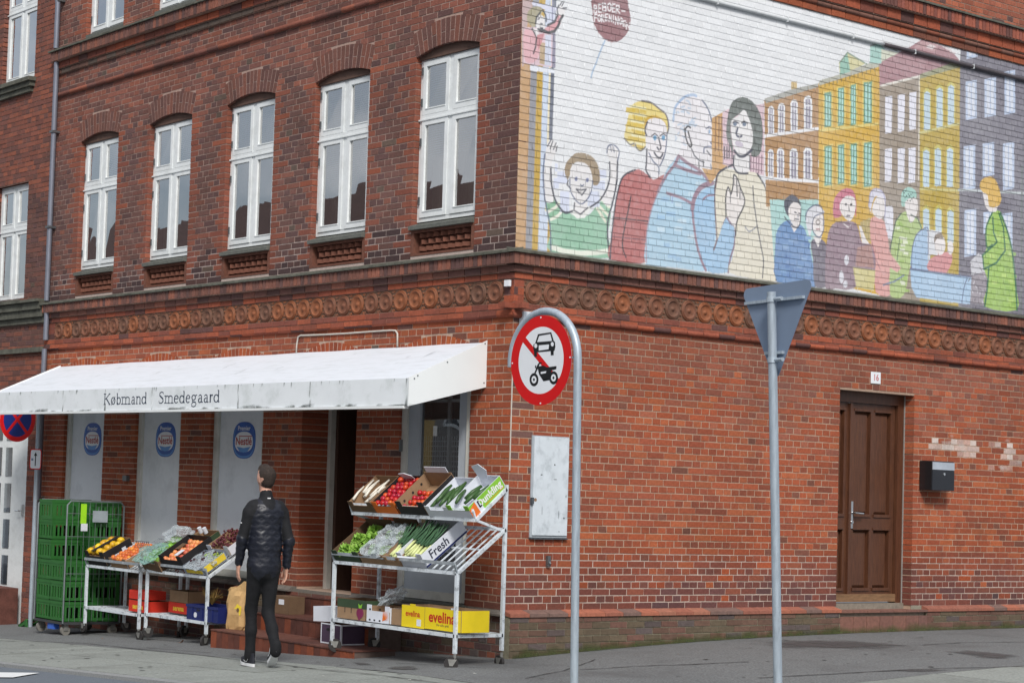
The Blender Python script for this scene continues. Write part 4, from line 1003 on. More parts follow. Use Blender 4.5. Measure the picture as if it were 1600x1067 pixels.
fill(ell(*zG((412, 570))[0], 8.5, 16), fc); fill(smooth(zG((370, 560), (375, 500), (420, 485), (435, 520), (390, 525)), True), rgb(140, 126, 116)); fill(ell(*zG((487, 590))[0], 4.6, 11), fc)
line(zG((195, 742), (450, 778), (660, 805)), rgb(90, 96, 130), .013); line(smooth(zG((205, 740), (210, 600), (240, 500), (290, 455), (325, 460), (325, 640))), rgb(90, 100, 140), .011); line(smooth(zG((610, 810), (585, 880), (570, 990))), rgb(90, 100, 140), .010)
fill(zG((630, 690), (690, 630), (740, 660), (750, 760), (640, 790)), rgb(206, 206, 212)); fill(zG((640, 800), (750, 760), (740, 1010), (630, 990)), rgb(160, 152, 160))
for k in range(26): x, y = R1.uniform(630, 745), R1.uniform(690, 990); line(zG((x, y), (x + R1.uniform(-14, 14), y + R1.uniform(8, 26))), rgb(216, 214, 220) if k % 2 else rgb(116, 110, 120), .010)
fill(smooth(zG((735, 1015), (760, 850), (730, 740), (720, 650), (750, 590), (740, 470), (790, 340), (850, 330), (890, 440), (930, 600), (960, 860), (970, 1040)), True, 3), rgb(160, 196, 92))
for k in range(20): x, y = R1.uniform(770, 930), R1.uniform(420, 1000); fill(zG((x, y), (x + 36, y + 3), (x + 36, y + 26), (x, y + 24)), rgb(186, 214, 116) if k % 2 else rgb(144, 182, 80))
fill(zG((720, 190), (790, 160), (830, 290), (820, 330), (770, 330), (740, 290)), fc); fill(smooth(zG((700, 150), (715, 100), (770, 75), (820, 110), (855, 230), (830, 290), (770, 290), (755, 210), (725, 190)), True), rgb(222, 182, 96))
GRN = rgb(44, 110, 70)
line(smooth(zG((790, 340), (750, 430), (745, 520), (755, 590), (790, 570))), GRN, .02); line(smooth(zG((850, 340), (900, 470), (935, 620), (960, 850), (970, 1040))), GRN, .024); line(smooth(zG((735, 1015), (755, 880), (765, 740))), GRN, .022)
line(zG((795, 370), (800, 480), (825, 550), (720, 645), (730, 745), (820, 700), (885, 610), (870, 440), (840, 345)), GRN, .02)
line(zG((1005, 0), (1000, 1067)), rgb(110, 120, 116), .02)
# beyond the frame the mural goes on as the same dark house
fill([(8.35, 3.88), (9.6, 3.88), (9.6, 6.95), (8.35, 6.95)], mixc(DRK, WHITE, .15), raw=True)
for zc in (4.3, 5.2, 6.1):
    for uc in (8.75, 9.25): fill([(uc - .13, zc), (uc + .13, zc), (uc + .13, zc + .55), (uc - .13, zc + .55)], rgb(205, 214, 232), raw=True)
# chalky, weathered paint: slow fading plus fine worn spots
_rs = np.random.RandomState(12)
def cloud(n0, n1):
    a = _rs.rand(n0, n1); iu, iz = np.linspace(0, n1 - 1.001, NU), np.linspace(0, n0 - 1.001, NZ); i0, k0 = iu.astype(int), iz.astype(int); fu, fz = (iu - i0)[None, :], (iz - k0)[:, None]
    g = lambda k, i: a[np.ix_(k, i)]
    return (g(k0, i0) * (1 - fu) + g(k0, i0 + 1) * fu) * (1 - fz) + (g(k0 + 1, i0) * (1 - fu) + g(k0 + 1, i0 + 1) * fu) * fz
wear = .03 + .14 * cloud(9, 26) + .18 * np.clip(cloud(120, 380) - .45, 0, 1) + .5 * np.clip(cloud(330, 1000) - .82, 0, 1)
ras = ras * (1 - wear[..., None]) + np.array(WHITE) * wear[..., None]
ras *= (1.02 - .04 * cloud(14, 40) - .03 * cloud(60, 200))[..., None]
def sample(u, z):
    i = np.clip(((u - U0) / RES - .5), 0, NU - 1.001); k = np.clip(((z - Z0m) / RES - .5), 0, NZ - 1.001)
    i0, k0 = i.astype(int), k.astype(int); fi, fk = (i - i0)[..., None], (k - k0)[..., None]
    return ras[k0, i0] * (1 - fi) * (1 - fk) + ras[k0, i0 + 1] * fi * (1 - fk) + ras[k0 + 1, i0] * (1 - fi) * fk + ras[k0 + 1, i0 + 1] * fi * fk
# bricks that carry the paint: fine faces so that brush lines keep their edges
V, F, Cc = [], [], []; base = 0
for (w, u0, u1, z0, z1) in mural_bricks:
    nu, nz = max(2, int(round((u1 - u0) / 0.0072))), 8
    o = R1.uniform(0.0, 0.002); tl = R1.uniform(-.001, .001)
    us, zs = np.linspace(u0, u1, nu + 1), np.linspace(z0, z1, nz + 1)
    Ug, Zg = np.meshgrid(us, zs)
    c = sample(Ug, Zg) * (1 + R1.uniform(-0.05, 0.04)) * (1 - 0.04 * np.random.RandomState(base % 9973).rand(*Ug.shape)[..., None])
    Xg = np.full(Ug.shape, o) + tl * (Zg - z0) / (z1 - z0)
    V.append(np.stack([Xg, Ug, Zg], -1).reshape(-1, 3)); Cc.append(c.reshape(-1, 3))
    idx = base + np.arange((nu + 1) * (nz + 1)).reshape(nz + 1, nu + 1)
    F.append(np.stack([idx[:-1, :-1], idx[:-1, 1:], idx[1:, 1:], idx[1:, :-1]], -1).reshape(-1, 4)); base += (nu + 1) * (nz + 1)
    e = np.array([(o - .007, u0, z0), (o - .007, u1, z0), (o - .007, u1, z1), (o - .007, u0, z1)]); fr = [idx[0, 0], idx[0, -1], idx[-1, -1], idx[-1, 0]]
    V.append(e); Cc.append(np.array([c[0, 0], c[0, -1], c[-1, -1], c[-1, 0]]) * 0.95)
    F.append(np.array([(fr[1], fr[0], base, base + 1), (fr[2], fr[1], base + 1, base + 2), (fr[3], fr[2], base + 2, base + 3), (fr[0], fr[3], base + 3, base)])); base += 4
def grid_mesh(name, V, F, C_, M, parent):
    V, F, C_ = np.concatenate(V).astype(np.float32), np.concatenate(F).astype(np.int32), np.concatenate(C_).astype(np.float32)
    me = bpy.data.meshes.new(name)
    me.vertices.add(len(V)); me.vertices.foreach_set('co', V.ravel())
    me.loops.add(F.size); me.loops.foreach_set('vertex_index', F.ravel())
    me.polygons.add(len(F)); me.polygons.foreach_set('loop_start', np.arange(len(F), dtype=np.int32) * 4)
    at = me.color_attributes.new('Col', 'FLOAT_COLOR', 'POINT')
    at.data.foreach_set('color', np.concatenate([C_, np.ones((len(C_), 1), np.float32)], 1).ravel())
    me.update(calc_edges=True); me.validate(); me.materials.append(M)
    o = bpy.data.objects.new(name, me); COL.objects.link(o); o.parent = parent
    return o
tag(grid_mesh('painted_brickwork', V, F, Cc, paint_m, gable_wall), 'gable bricks painted with a mural of townsfolk, a balloon and house fronts', kind='stuff')
# painted joints between them
us, zs = np.arange(0.0, 9.601, 0.02), np.arange(3.89, 6.925, 0.0175)
Ug, Zg = np.meshgrid(us, zs); c = sample(Ug, Zg)
ik = inked[np.clip(((Zg - Z0m) / RES).astype(int), 0, NZ - 1), np.clip(((Ug - U0) / RES).astype(int), 0, NU - 1)]
c = c * np.where(ik, 0.62, 0.86)[..., None]
idx = np.arange(Ug.size).reshape(Ug.shape)
grid_mesh('painted_joints', [np.stack([np.full(Ug.shape, -0.0018), Ug, Zg], -1).reshape(-1, 3)], [np.stack([idx[:-1, :-1], idx[:-1, 1:], idx[1:, 1:], idx[1:, :-1]], -1).reshape(-1, 4)], [c.reshape(-1, 3)], paint_m, gable_wall)
mb = MB()
mb.add([(-.0035, 0, 6.9), (-.0035, 11, 6.9), (-.0035, 11, 8.7), (-.0035, 0, 8.7)], [(0, 1, 2, 3)], 0, mo); mb.add([(-.006, 9.6, 3.9), (-.006, 11, 3.9), (-.006, 11, 6.95), (-.006, 9.6, 6.95)], [(0, 1, 2, 3)], 0, mo)
mb.build('gable_upper_joints', mortar_m, gable_wall, use_col=True)
# conduit clipped along the top of the mural, painted over with it
mb = MB(); P = [on_gable(x, y, 0.02) for x, y in ((820, -72), (1100, -1), (1190, 21), (1380, 70))]
mb.tube([(0.022, y, 6.735) for y in np.arange(0.1, 5.4, 0.4)] + [(0.022, 5.45, 6.735)], 0.02, 8)
o = mb.build('conduit', mat('painted_conduit', rgb(198, 202, 204), 0.5, var=.1, scale=12), gable_wall, smooth=True)
mb = MB(); mb.tube([(0.022, 5.45, 6.735)] + [(0.022, y, 6.735) for y in np.arange(5.7, 9.6, 0.4)], 0.024, 8)
mb.build('conduit', mat('dark_conduit', rgb(78, 72, 76), 0.6, var=.2, scale=12), gable_wall, smooth=True)
mb = MB()
for y in np.arange(0.5, 9.5, 1.1): mb.box(-0.004, 0.045, y - .008, y + .008, 6.708, 6.762)
mb.build('conduit_clip', mat('painted_conduit'), gable_wall)
# ------------------------------------------------------------------ windows, shop front, door, plinth, steps
white_m = mat('white_window_paint', rgb(226, 230, 230), 0.45, var=0.05, scale=10, dirt=rgb(168, 170, 164), dirt_amt=0.25, dirt_scale=6)
glass = glass_mat('window_glass')
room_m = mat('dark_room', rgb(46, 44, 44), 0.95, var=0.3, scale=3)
wood_dk = mat('dark_wood_infill', rgb(98, 76, 66), 0.85, var=0.2, scale=14)
blind_m = mat('blind_slats', rgb(216, 220, 222), 0.6, var=0.06, scale=8)
curt_m = mat('net_curtain', rgb(214, 206, 190), 0.9, var=0.12, scale=9, stretch=(14, 14, .6))
hinge_m = mat('hinge_steel', rgb(120, 124, 126), 0.45, metal=0.7)
lead_m = mat('grey_sill', rgb(98, 100, 94), 0.8, var=0.2, scale=20, bump=.2)
def rect_frame(mb, x0, x1, z0, z1, w, y0, y1, wb=None):
    wb = wb or w
    mb.box(x0, x0 + w, y0, y1, z0, z1); mb.box(x1 - w, x1, y0, y1, z0, z1)
    mb.box(x0 + w, x1 - w, y0, y1, z1 - w, z1); mb.box(x0 + w, x1 - w, y0, y1, z0, z0 + wb)
def make_window(zb, zt, ztr, blinds, parent, x0, x1, rec=0.075, curtain=None, hinges=True):
    """casement window: outer frame, four sashes with panes"""
    mb = MB(); f = 0.042
    rect_frame(mb, x0, x1, zb, zt, f, rec, rec + 0.07)
    xm = (x0 + x1) / 2
    mb.box(xm - 0.03, xm + 0.03, rec - 0.004, rec + 0.066, zb + f, zt - f)
    mb.box(x0 + f, x1 - f, rec - 0.012, rec + 0.06, ztr - 0.026, ztr + 0.026)
    mb.box(x0 - 0.0, x1, rec - 0.022, rec + 0.0, ztr - 0.03, ztr - 0.014)
    wdw = mb.build('window', white_m, parent)
    for xa, xb in ((x0 + f, xm - 0.03), (xm + 0.03, x1 - f)):
        for za, zc in ((zb + f, ztr - 0.026), (ztr + 0.026, zt - f)):
            s = MB(); rect_frame(s, xa + .003, xb - .003, za + .003, zc - .003, 0.05, rec - 0.012, rec + 0.035, 0.062)
            s.box(xa + .05, xb - .05, rec - .018, rec + .01, za + .058, za + .070)
            s.build('sash', white_m, wdw)
            p = MB(); p.add([(xa + .045, rec + .012, za + .05), (xb - .045, rec + .012, za + .05), (xb - .045, rec + .012 + R1.uniform(-.003, .003), zc - .045), (xa + .045, rec + .012, zc - .045)], [(0, 1, 2, 3)])
            p.build('pane', glass, wdw)
    if hinges:
        for z in (zb + 0.22, ztr - 0.25, ztr + 0.16, zt - 0.14):
            h = MB(); h.box(x0 + f - .012, x0 + f + .01, rec - .024, rec - .006, z - .04, z + .04); h.build('hinge', hinge_m, wdw)
    if blinds:
        b = MB(); lo = zb + (zt - zb) * blinds
        z = zt - 0.08
        while z > lo: b.hexa([(x0 + .05, rec + .09, z), (x1 - .05, rec + .09, z), (x1 - .05, rec + .115, z + .014), (x0 + .05, rec + .115, z + .014), (x0 + .05, rec + .09, z + .002), (x1 - .05, rec + .09, z + .002), (x1 - .05, rec + .115, z + .016), (x0 + .05, rec + .115, z + .016)]); z -= 0.024
        b.build('blind', blind_m, wdw)
    if curtain:
        for xa, xb in curtain:
            c = MB(); n = 26; vs = []
            for k in range(n + 1):
                x = xa + (xb - xa) * k / n
                for z in (zb + .05, zt - .05): vs.append((x, rec + .16 + .02 * math.sin(k * 1.3), z))
            c.add(vs, [(2 * k, 2 * k + 2, 2 * k + 3, 2 * k + 1) for k in range(n)]); c.build('curtain', curt_m, wdw, smooth=True)
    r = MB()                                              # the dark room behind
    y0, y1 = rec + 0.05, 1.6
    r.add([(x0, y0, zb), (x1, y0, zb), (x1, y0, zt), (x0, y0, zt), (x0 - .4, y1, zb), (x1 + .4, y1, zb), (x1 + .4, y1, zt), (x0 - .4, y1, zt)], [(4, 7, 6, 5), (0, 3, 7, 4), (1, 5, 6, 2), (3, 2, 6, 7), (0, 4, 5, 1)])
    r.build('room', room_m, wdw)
    return wdw
dog_m = mat('dogtooth_brick', rgb(112, 72, 58), 0.9, var=0.25, scale=20, bump=.3, bscale=120)
for i, u in enumerate(WU):
    x0, x1 = -(u + WW), -u
    make_window(4.285, 5.985, 5.36, [0.40, 0.30, 0.62, 0.62, 0.45][i], street_wall, x0, x1, curtain=[[(x0 + .04, x1 - .04)], [(x0 + .04, x0 + .4)], [(x1 - .36, x1 - .04)], [(x0 + .04, x0 + .3)], [(x0 + .04, x0 + .24), (x1 - .22, x1 - .04)]][i])
    # wood in the arch, sill, brick panel below
    mb = MB(); uc, zc, Rr, al = arch_geo(ARCH[i]); q = [(x0, 5.96), (x1, 5.96)] + [(-(uc + Rr * math.sin(al * (1 - 2 * k / 10))) * 1.0, zc + Rr * math.cos(al * (1 - 2 * k / 10)) + .02) for k in range(11)][::-1]
    mb.prism(q, lambda a, b, d: (a, d, b), 0.045, 0.10); mb.build('arch_infill', wood_dk, street_wall)
    mb = MB(); mb.hexa([(x0 + .004, -.045, 4.195), (x1 - .004, -.045, 4.195), (x1 - .004, .12, 4.195), (x0 + .004, .12, 4.195), (x0 + .004, -.045, 4.235), (x1 - .004, -.045, 4.235), (x1 - .004, .12, 4.285), (x0 + .004, .12, 4.285)])
    mb.build('window_sill', lead_m, street_wall)
    mb = MB(); mb.box(x0, x1, 0.075, 0.11, 3.93, 4.195); mb.box(x0 + .002, x1 - .002, -.002, .07, 4.165, 4.195); mb.box(x0 + .002, x1 - .002, -.002, .07, 3.93, 3.955); mb.box(x0 + .002, x0 + .055, -.003, .07, 3.955, 4.165); mb.box(x1 - .04, x1 - .002, -.003, .07, 3.955, 4.165)
    for r in range(3):
        z0 = 3.968 + r * 0.067
        n = 7
        for k in range(n):
            cx = x0 + 0.11 + (x1 - x0 - 0.2) * (k + (0.5 if r % 2 else 0.2)) / n
            w_ = 0.062; mb.add([(cx - w_, .075, z0 + .012), (cx, .008, z0 + .012), (cx + w_, .075, z0 + .012), (cx - w_, .075, z0 + .056), (cx, .008, z0 + .056), (cx + w_, .075, z0 + .056)], [(0, 1, 4, 3), (1, 2, 5, 4), (3, 4, 5), (0, 2, 1)])
    tag(mb.build('dogtooth_panel', dog_m, street_wall), kind='stuff')
for u in WU[2:]:
    x0, x1 = -(u + WW), -u
    make_window(7.42, 9.1, 8.5, 0.0, street_wall, x0, x1, curtain=[(x0 + .04, x1 - .04)])
    mb = MB(); mb.box(x0, x1, -.0, .15, 7.335, 7.42); mb.build('window_sill', lead_m, street_wall)

# ledge along the foot of the street front
mb = MB()
for a, b in ((-9.25, -3.42), (-2.34, 0.0)):
    mb.hexa([(a, -.05, .395), (b, -.05, .395), (b, .0, .395), (a, .0, .395), (a, -.05, .412), (b, -.05, .412), (b, .0, .448), (a, .0, .448)])
mb.build('foot_ledge', mat('cement_ledge', rgb(112, 106, 100), .9, var=.2, scale=18, bump=.3), street_wall)

# shop windows: three boarded with pale panels, one glazed behind a white mesh
panel_m = mat('pale_panel', rgb(222, 227, 232), 0.55, var=0.04, scale=3, dirt=rgb(160, 166, 172), dirt_amt=.35, dirt_scale=3)
frame_w = mat('shop_frame', rgb(206, 206, 198), 0.5, var=.06, scale=6, dirt=rgb(150, 146, 134), dirt_amt=.35, dirt_scale=5)
frame_g = mat('shop_frame_grey', rgb(176, 184, 192), 0.5, var=.05, scale=6)
nb = mat('logo_blue', rgb(44, 92, 176), .35, var=.12, scale=9); nb2 = mat('logo_light_blue', rgb(92, 150, 214), .35, var=.08, scale=9); nw = mat('logo_white', rgb(228, 232, 236), .4, var=.03); nr = mat('logo_red', rgb(172, 44, 48), .4, var=.05)
def rounded(cx, cz, rx, rz, n=28, e=2.6):
    out = []
    for k in range(n):
        t = 2 * math.pi * k / n; c, s = math.cos(t), math.sin(t)
        out.append((cx + rx * abs(c) ** (2 / e) * (1 if c >= 0 else -1), cz + rz * abs(s) ** (2 / e) * (1 if s >= 0 else -1)))
    return out
for k, (a, b, z0) in enumerate(SHOP[2:]):
    x0, x1 = -b, -a
    mb = MB(); rect_frame(mb, x0, x1, 0.47, 2.80, 0.085, 0.05, 0.16)
    sw = mb.build('shop_window', frame_w, street_wall)
    p = MB(); p.box(x0 + .085, x1 - .085, .085, .11, .555, 2.715); p.build('panel', panel_m, sw)
    cx, cz = (x0 + x1) / 2 + (0.05, 0.07, 0.10)[k], 2.045
    fn = lambda a, b, d: (a, .085 - d, b)
    s = MB(); s.prism(rounded(cx, cz, .228, .212), fn, .0, .003, 0)
    s.prism(rounded(cx, cz - .005, .212, .196), fn, .003, .0042, 1); s.prism(rounded(cx + .004, cz + .005, .202, .188), fn, .0042, .0054, 0)
    s.prism(rounded(cx, cz - .02, .182, .118, e=2.4), fn, .0054, .0066, 2)
    s.prism([(cx - .14, cz - .075), (cx, cz - .09), (cx + .14, cz - .075), (cx + .08, cz - .13), (cx, cz - .142), (cx - .08, cz - .13)], fn, .0066, .0076, 1)
    text_mesh('Nestlé', .125, lambda a, b, d: (cx + a, .085 - d, cz - .015 + b), s, 3, .0085, xs=.98, bold=.0022)
    s.box(cx - .10, cx + .165, .076, .0775, cz + .042, cz + .051, 3)
    text_mesh('Premier', .074, lambda a, b, d: (cx + a, .085 - d, cz + .135 + b), s, 2, .0085, xs=1.05, bold=.0012)
    s.build('logo_sign', [nb, nb2, nw, nr], sw)
    m_ = MB(); m_.box(x0, x1, .0, .14, .44, .475); m_.build('sill', lead_m, sw)
    t = MB(); t.box(x0, x1, .05, .16, 2.80, 2.86); t.build('top_board', wood_dk, sw)
a, b, z0 = SHOP[0]; x0, x1 = -b, -a
mb = MB(); rect_frame(mb, x0, x1, .47, 2.80, .085, .03, .16); sw = mb.build('shop_window', frame_w, street_wall)
s = MB(); rect_frame(s, x0 + .085, x1 - .05, .53, 2.72, .17, .055, .11, .30); s.build('sash', frame_g, sw)
p = MB(); p.add([(x0 + .2, .085, .8), (x1 - .2, .085, .8), (x1 - .2, .085, 2.6), (x0 + .2, .085, 2.6)], [(0, 1, 2, 3)]); p.build('pane', glass_mat('shop_glass', refl=.5), sw)
g = MB(); xa, xb = x0 + .25, x1 - .21
x = xa
while x < xb: g.box(x - .0035, x + .0035, .12, .126, .85, 2.10); x += .036
z = .9
while z < 2.1: g.box(xa, xb, .126, .132, z - .0035, z + .0035); z += .05
g.box(x1 - .47, x1 - .43, .115, .14, .85, 2.55); g.box(x0 + .26, x1 - .22, .115, .14, 2.44, 2.47)
g.build('wire_mesh', white_m, sw)
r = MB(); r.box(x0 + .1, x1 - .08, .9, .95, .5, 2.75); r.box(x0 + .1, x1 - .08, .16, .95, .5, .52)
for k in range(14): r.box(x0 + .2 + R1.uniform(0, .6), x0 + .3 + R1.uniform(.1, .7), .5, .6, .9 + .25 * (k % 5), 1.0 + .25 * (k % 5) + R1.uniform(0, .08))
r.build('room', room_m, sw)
m_ = MB(); m_.hexa([(x0 - .02, -.05, .43), (x1 + .02, -.05, .43), (x1 + .02, .14, .43), (x0 - .02, .14, .43), (x0 - .02, -.05, .45), (x1 + .02, -.05, .45), (x1 + .02, .14, .48), (x0 - .02, .14, .48)]); m_.build('sill', lead_m, sw)
for x, z in ((x0 + .04, 2.0),): t = MB(); t.box(x - .04, x - .015, .0, .03, z - .06, z + .06); t.build('hinge', hinge_m, sw)
t = MB(); t.box(x1 - .62, x1 - .58, .06, .08, 2.1, 2.2)
t.build('sticker', white_m, sw)
# shop doorway
mb = MB(); x0, x1 = -3.34, -2.37
mb.box(x0, x0 + .06, .36, .44, .36, 2.83); mb.box(x0, x1, .36, .44, 2.76, 2.83); dw = mb.build('shop_doorway', frame_w, street_wall)
d = MB(); d.box(x0 + .065, x0 + .115, .42, 1.3, .37, 2.74); d.build('open_door_leaf', mat('brown_door', rgb(74, 52, 42), .6, var=.2, scale=6, stretch=(6, 6, .6)), dw)
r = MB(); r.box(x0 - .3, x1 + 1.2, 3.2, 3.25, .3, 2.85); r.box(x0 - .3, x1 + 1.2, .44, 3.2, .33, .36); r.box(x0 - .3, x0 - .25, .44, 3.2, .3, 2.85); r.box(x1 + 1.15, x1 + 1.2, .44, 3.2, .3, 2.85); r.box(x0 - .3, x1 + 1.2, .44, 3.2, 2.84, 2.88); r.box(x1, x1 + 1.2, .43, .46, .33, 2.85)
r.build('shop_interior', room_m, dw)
for k in range(5):
    g = MB(); g.box(x0 + .3, x1 + .6, 2.2, 2.6, .8 + .36 * k, .83 + .36 * k, 0)
    for j in range(9): h = R1.uniform(.1, .26); g.box(x0 + .32 + .15 * j, x0 + .43 + .15 * j, 2.25, 2.4, .83 + .36 * k, .83 + .36 * k + h, 1 + (j + k) % 4)
    g.build('goods_shelf', [room_m] + [mat('goods_' + n_, c_, .6) for n_, c_ in (('ochre', rgb(120, 96, 50)), ('green', rgb(60, 76, 54)), ('white', rgb(120, 118, 110)), ('red', rgb(96, 52, 44)))], dw)

# ------------------------------------------------------------------ plinth of the gable, with tile capping
mbp = MB(); rr = random.Random(5)
def plinth(ua, ub, d, ztop, close=False):
    n = 8; ch = 0.0655
    for k in range(n):
        z1 = ztop - .05 - k * ch; z0 = z1 - ch; u = ua; off = (.12 if k % 2 else 0)
        first = True
        while u < ub - .02:
            v = min(u + (SM if not (first and off) else off), ub); first = False
            add_brick(mbp, ('R', u + .005, v - .005, z0 + .005, z1 - .005), pick(PAL_P, rr), proud=d, depth=d + .02); u = v
    mbp.box(.0, d - .006, ua + .003, ub - .003, -.3, ztop - .05, 0, rgb(134, 130, 112))
plinth(-.02, 4.80, .095, .455); plinth(6.34, 11.0, .075, .452)
tag(mbp.build('plinth_bricks', brick_a, gable_wall, use_col=True), 'mossy plinth bricks', kind='stuff')
cap_m = mat('cap_tile', rough=.75, var=.2, scale=25, bump=.2, bscale=90, src='obj')
def cap(ua, ub, d, z):
    mb = MB(); mb.hexa([(0, ua + .003, z - .045), (d, ua + .003, z - .062), (d, ub - .003, z - .062), (0, ub - .003, z - .045), (0, ua + .003, z), (d, ua + .003, z - .03), (d, ub - .003, z - .03), (0, ub - .003, z)])
    o = mb.build('cap_tile', cap_m, gable_wall); o.color = (*rr.choice([rgb(166, 102, 80), rgb(154, 96, 78), rgb(160, 106, 86), rgb(120, 96, 88), rgb(148, 94, 78)]), 1)
u = -.03
while u < 4.79: cap(u, min(u + .25, 4.80), .11, .455); u += .25
u = 6.34
while u < 10.9: cap(u, u + .25, .09, .452); u += .25
# door step with tiles
st = MB(); st.box(-.25, .045, DOOR[0] - .02, DOOR[1] + .17, -.1, .385); st.build('door_step', mat('step_cement', rgb(132, 124, 112), .9, var=.2, scale=20, bump=.3), gable_wall)
u = DOOR[0] - .03
while u < DOOR[1] + .18:
    t = MB(); t.box(.047, .075, u + .004, u + .226, .03, .345); t.box(-.2, .085, u + .004, u + .226, .387, .41); o = t.build('step_tile', cap_m, gable_wall); o.color = (*rr.choice([rgb(122, 86, 76), rgb(116, 84, 76), rgb(128, 90, 78)]), 1); u += .23
th = MB(); th.box(-.2, -.1, DOOR[0], DOOR[1], .41, .475); th.build('threshold', mat('step_cement'), gable_wall)
# ------------------------------------------------------------------ panelled house door
wood_m = mat('varnished_wood', rgb(86, 54, 38), 0.42, var=0.28, scale=9, bump=.15, bscale=40, stretch=(7, 7, .7), dirt=rgb(104, 66, 42), dirt_amt=.5, dirt_scale=3)
wood_l = mat('worn_wood', rgb(128, 98, 70), .6, var=.3, scale=9, stretch=(5, 1, 5))
D0, D1, rec = DOOR[0], DOOR[1], -0.15
mb = MB()
mb.box(rec - .08, rec + .02, D0, D0 + .05, .475, 2.815); mb.box(rec - .08, rec + .02, D1 - .115, D1 - .012, .475, 2.815); mb.box(rec - .08, rec + .02, D0 + .05, D1 - .115, 2.70, 2.815)
house_door = mb.build('house_door', wood_m, gable_wall)
mb = MB(); mb.box(rec - .02, rec + .03, D1 - .012, D1 - .001, .475, 2.815); mb.build('joint_strip', mat('lead_strip', rgb(150, 148, 144), .6), house_door)
def door_leaf(ya, yb, cols, name):
    mb = MB(); xf, xb = rec - .015, rec - .068
    st_ = .075
    zs = [(.62, 1.30), (1.44, 2.62)]
    w = (yb - ya - st_ * (cols + 1)) / cols
    for c in range(cols + 1): y = ya + c * (w + st_); mb.box(xb, xf, y, y + st_, .49, 2.695)
    for c in range(cols):
        y = ya + st_ + c * (w + st_)
        for z0, z1 in ((.49, .62), (1.30, 1.44), (2.62, 2.695)): mb.box(xb, xf - .0005, y, y + w, z0, z1)
        for z0, z1 in zs: 
            mb.box(xb - .01, xb + .006, y, y + w, z0, z1)
    leaf = mb.build(name, wood_m, house_door)
    for c in range(cols):
        y = ya + st_ + c * (w + st_)
        for z0, z1 in zs:
            p = MB(); a, b, e, f_ = y + .035, y + w - .035, z0 + .05, z1 - .05
            p.add([(xb + .006, y + .012, z0 + .02), (xb + .006, y + w - .012, z0 + .02), (xb + .006, y + w - .012, z1 - .02), (xb + .006, y + .012, z1 - .02), (xb + .026, a, e), (xb + .026, b, e), (xb + .026, b, f_), (xb + .026, a, f_)], [(4, 5, 6, 7), (0, 1, 5, 4), (1, 2, 6, 5), (2, 3, 7, 6), (3, 0, 4, 7)])
            p.box(xf, xf + .014, y - .012, y + w + .012, z0 - .01, z0 + .022); p.box(xf, xf + .010, y - .012, y + w + .012, z1 - .012, z1 + .012)
            p.build('panel', wood_m, house_door)
    return leaf
door_leaf(D0 + .05, D0 + .37, 1, 'side_leaf'); door_leaf(D0 + .40, D1 - .125, 2, 'door_leaf')
mb = MB(); mb.box(rec - .02, rec + .012, D0 + .365, D0 + .405, .49, 2.69); mb.build('cover_strip', wood_m, house_door)
mb = MB(); mb.box(rec - .015, rec + .03, D0 + .05, D1 - .125, .49, .575); mb.build('weather_board', wood_l, house_door)
mb = MB(); yh = D0 + .44; mb.box(rec - .014, rec - .004, yh - .02, yh + .02, 1.30, 1.60); mb.tube([(rec, yh, 1.475), (rec + .05, yh, 1.475), (rec + .055, yh + .02, 1.472), (rec + .05, yh + .13, 1.468)], .010, 8); mb.tube([(rec - .005, yh, 1.37), (rec + .01, yh, 1.37)], .016, 10)
mb.build('handle', mat('bright_steel', rgb(200, 202, 204), .25, metal=.9), house_door, smooth=40)

# ------------------------------------------------------------------ brick steps in front of the shop door
step_root = thing('entrance_steps', 'brown tiled brick steps leading up to the shop doorway', 'steps', (-2.6, -.5, ground_z(-2.6, -.5)))
tile_s = mat('step_tile_brown', rough=.6, var=.22, scale=14, bump=.15, bscale=70, src='obj')
base_m = mat('step_mortar', rgb(96, 82, 76), .9, var=.2, scale=20)
def step(xa, xb, yf, yb, zb, zt):
    L0 = step_root.location
    q = MB(); q.box(xa - L0.x + .012, xb - L0.x - .012, yf - L0.y + .012, yb - L0.y, zb - L0.z, zt - L0.z - .012); stp = q.build('step', base_m, step_root)
    n = int((xb - xa) / .105); w = (xb - xa) / n
    for k in range(n):
        t = MB(); t.box(xa + k * w - L0.x + .003, xa + (k + 1) * w - L0.x - .003, yf - L0.y, yf - L0.y + .011, zb - L0.z, zt - L0.z - .016)
        o = t.build('riser_tile', tile_s, stp); o.color = (*rr.choice([rgb(112, 62, 46), rgb(92, 54, 44), rgb(132, 70, 46), rgb(82, 52, 46), rgb(100, 58, 46)]), 1)
    n = max(1, int((xb - xa) / .24)); w = (xb - xa) / n
    for k in range(n):
        t = MB(); t.box(xa + k * w - L0.x + .003, xa + (k + 1) * w - L0.x - .003, yf - L0.y - .008, yb - L0.y, zt - L0.z - .014, zt - L0.z)
        o = t.build('tread_tile', tile_s, stp); o.color = (*rr.choice([rgb(96, 62, 54), rgb(88, 58, 52), rgb(104, 68, 58)]), 1)
step(-3.53, -1.05, -.97, -.45, -.42, -.008); step(-3.46, -1.5, -.45, -.01, -.3, .168); step(-3.40, -2.36, -.01, .43, -.2, .362)
# patch plate and box on the piers
mb = MB(); P = on_front(200, 747); mb.box(P[0] - .055, P[0] + .04, -.05, .0, P[2] - .035, P[2] + .035); mb.build('wall_socket', hinge_m, street_wall)
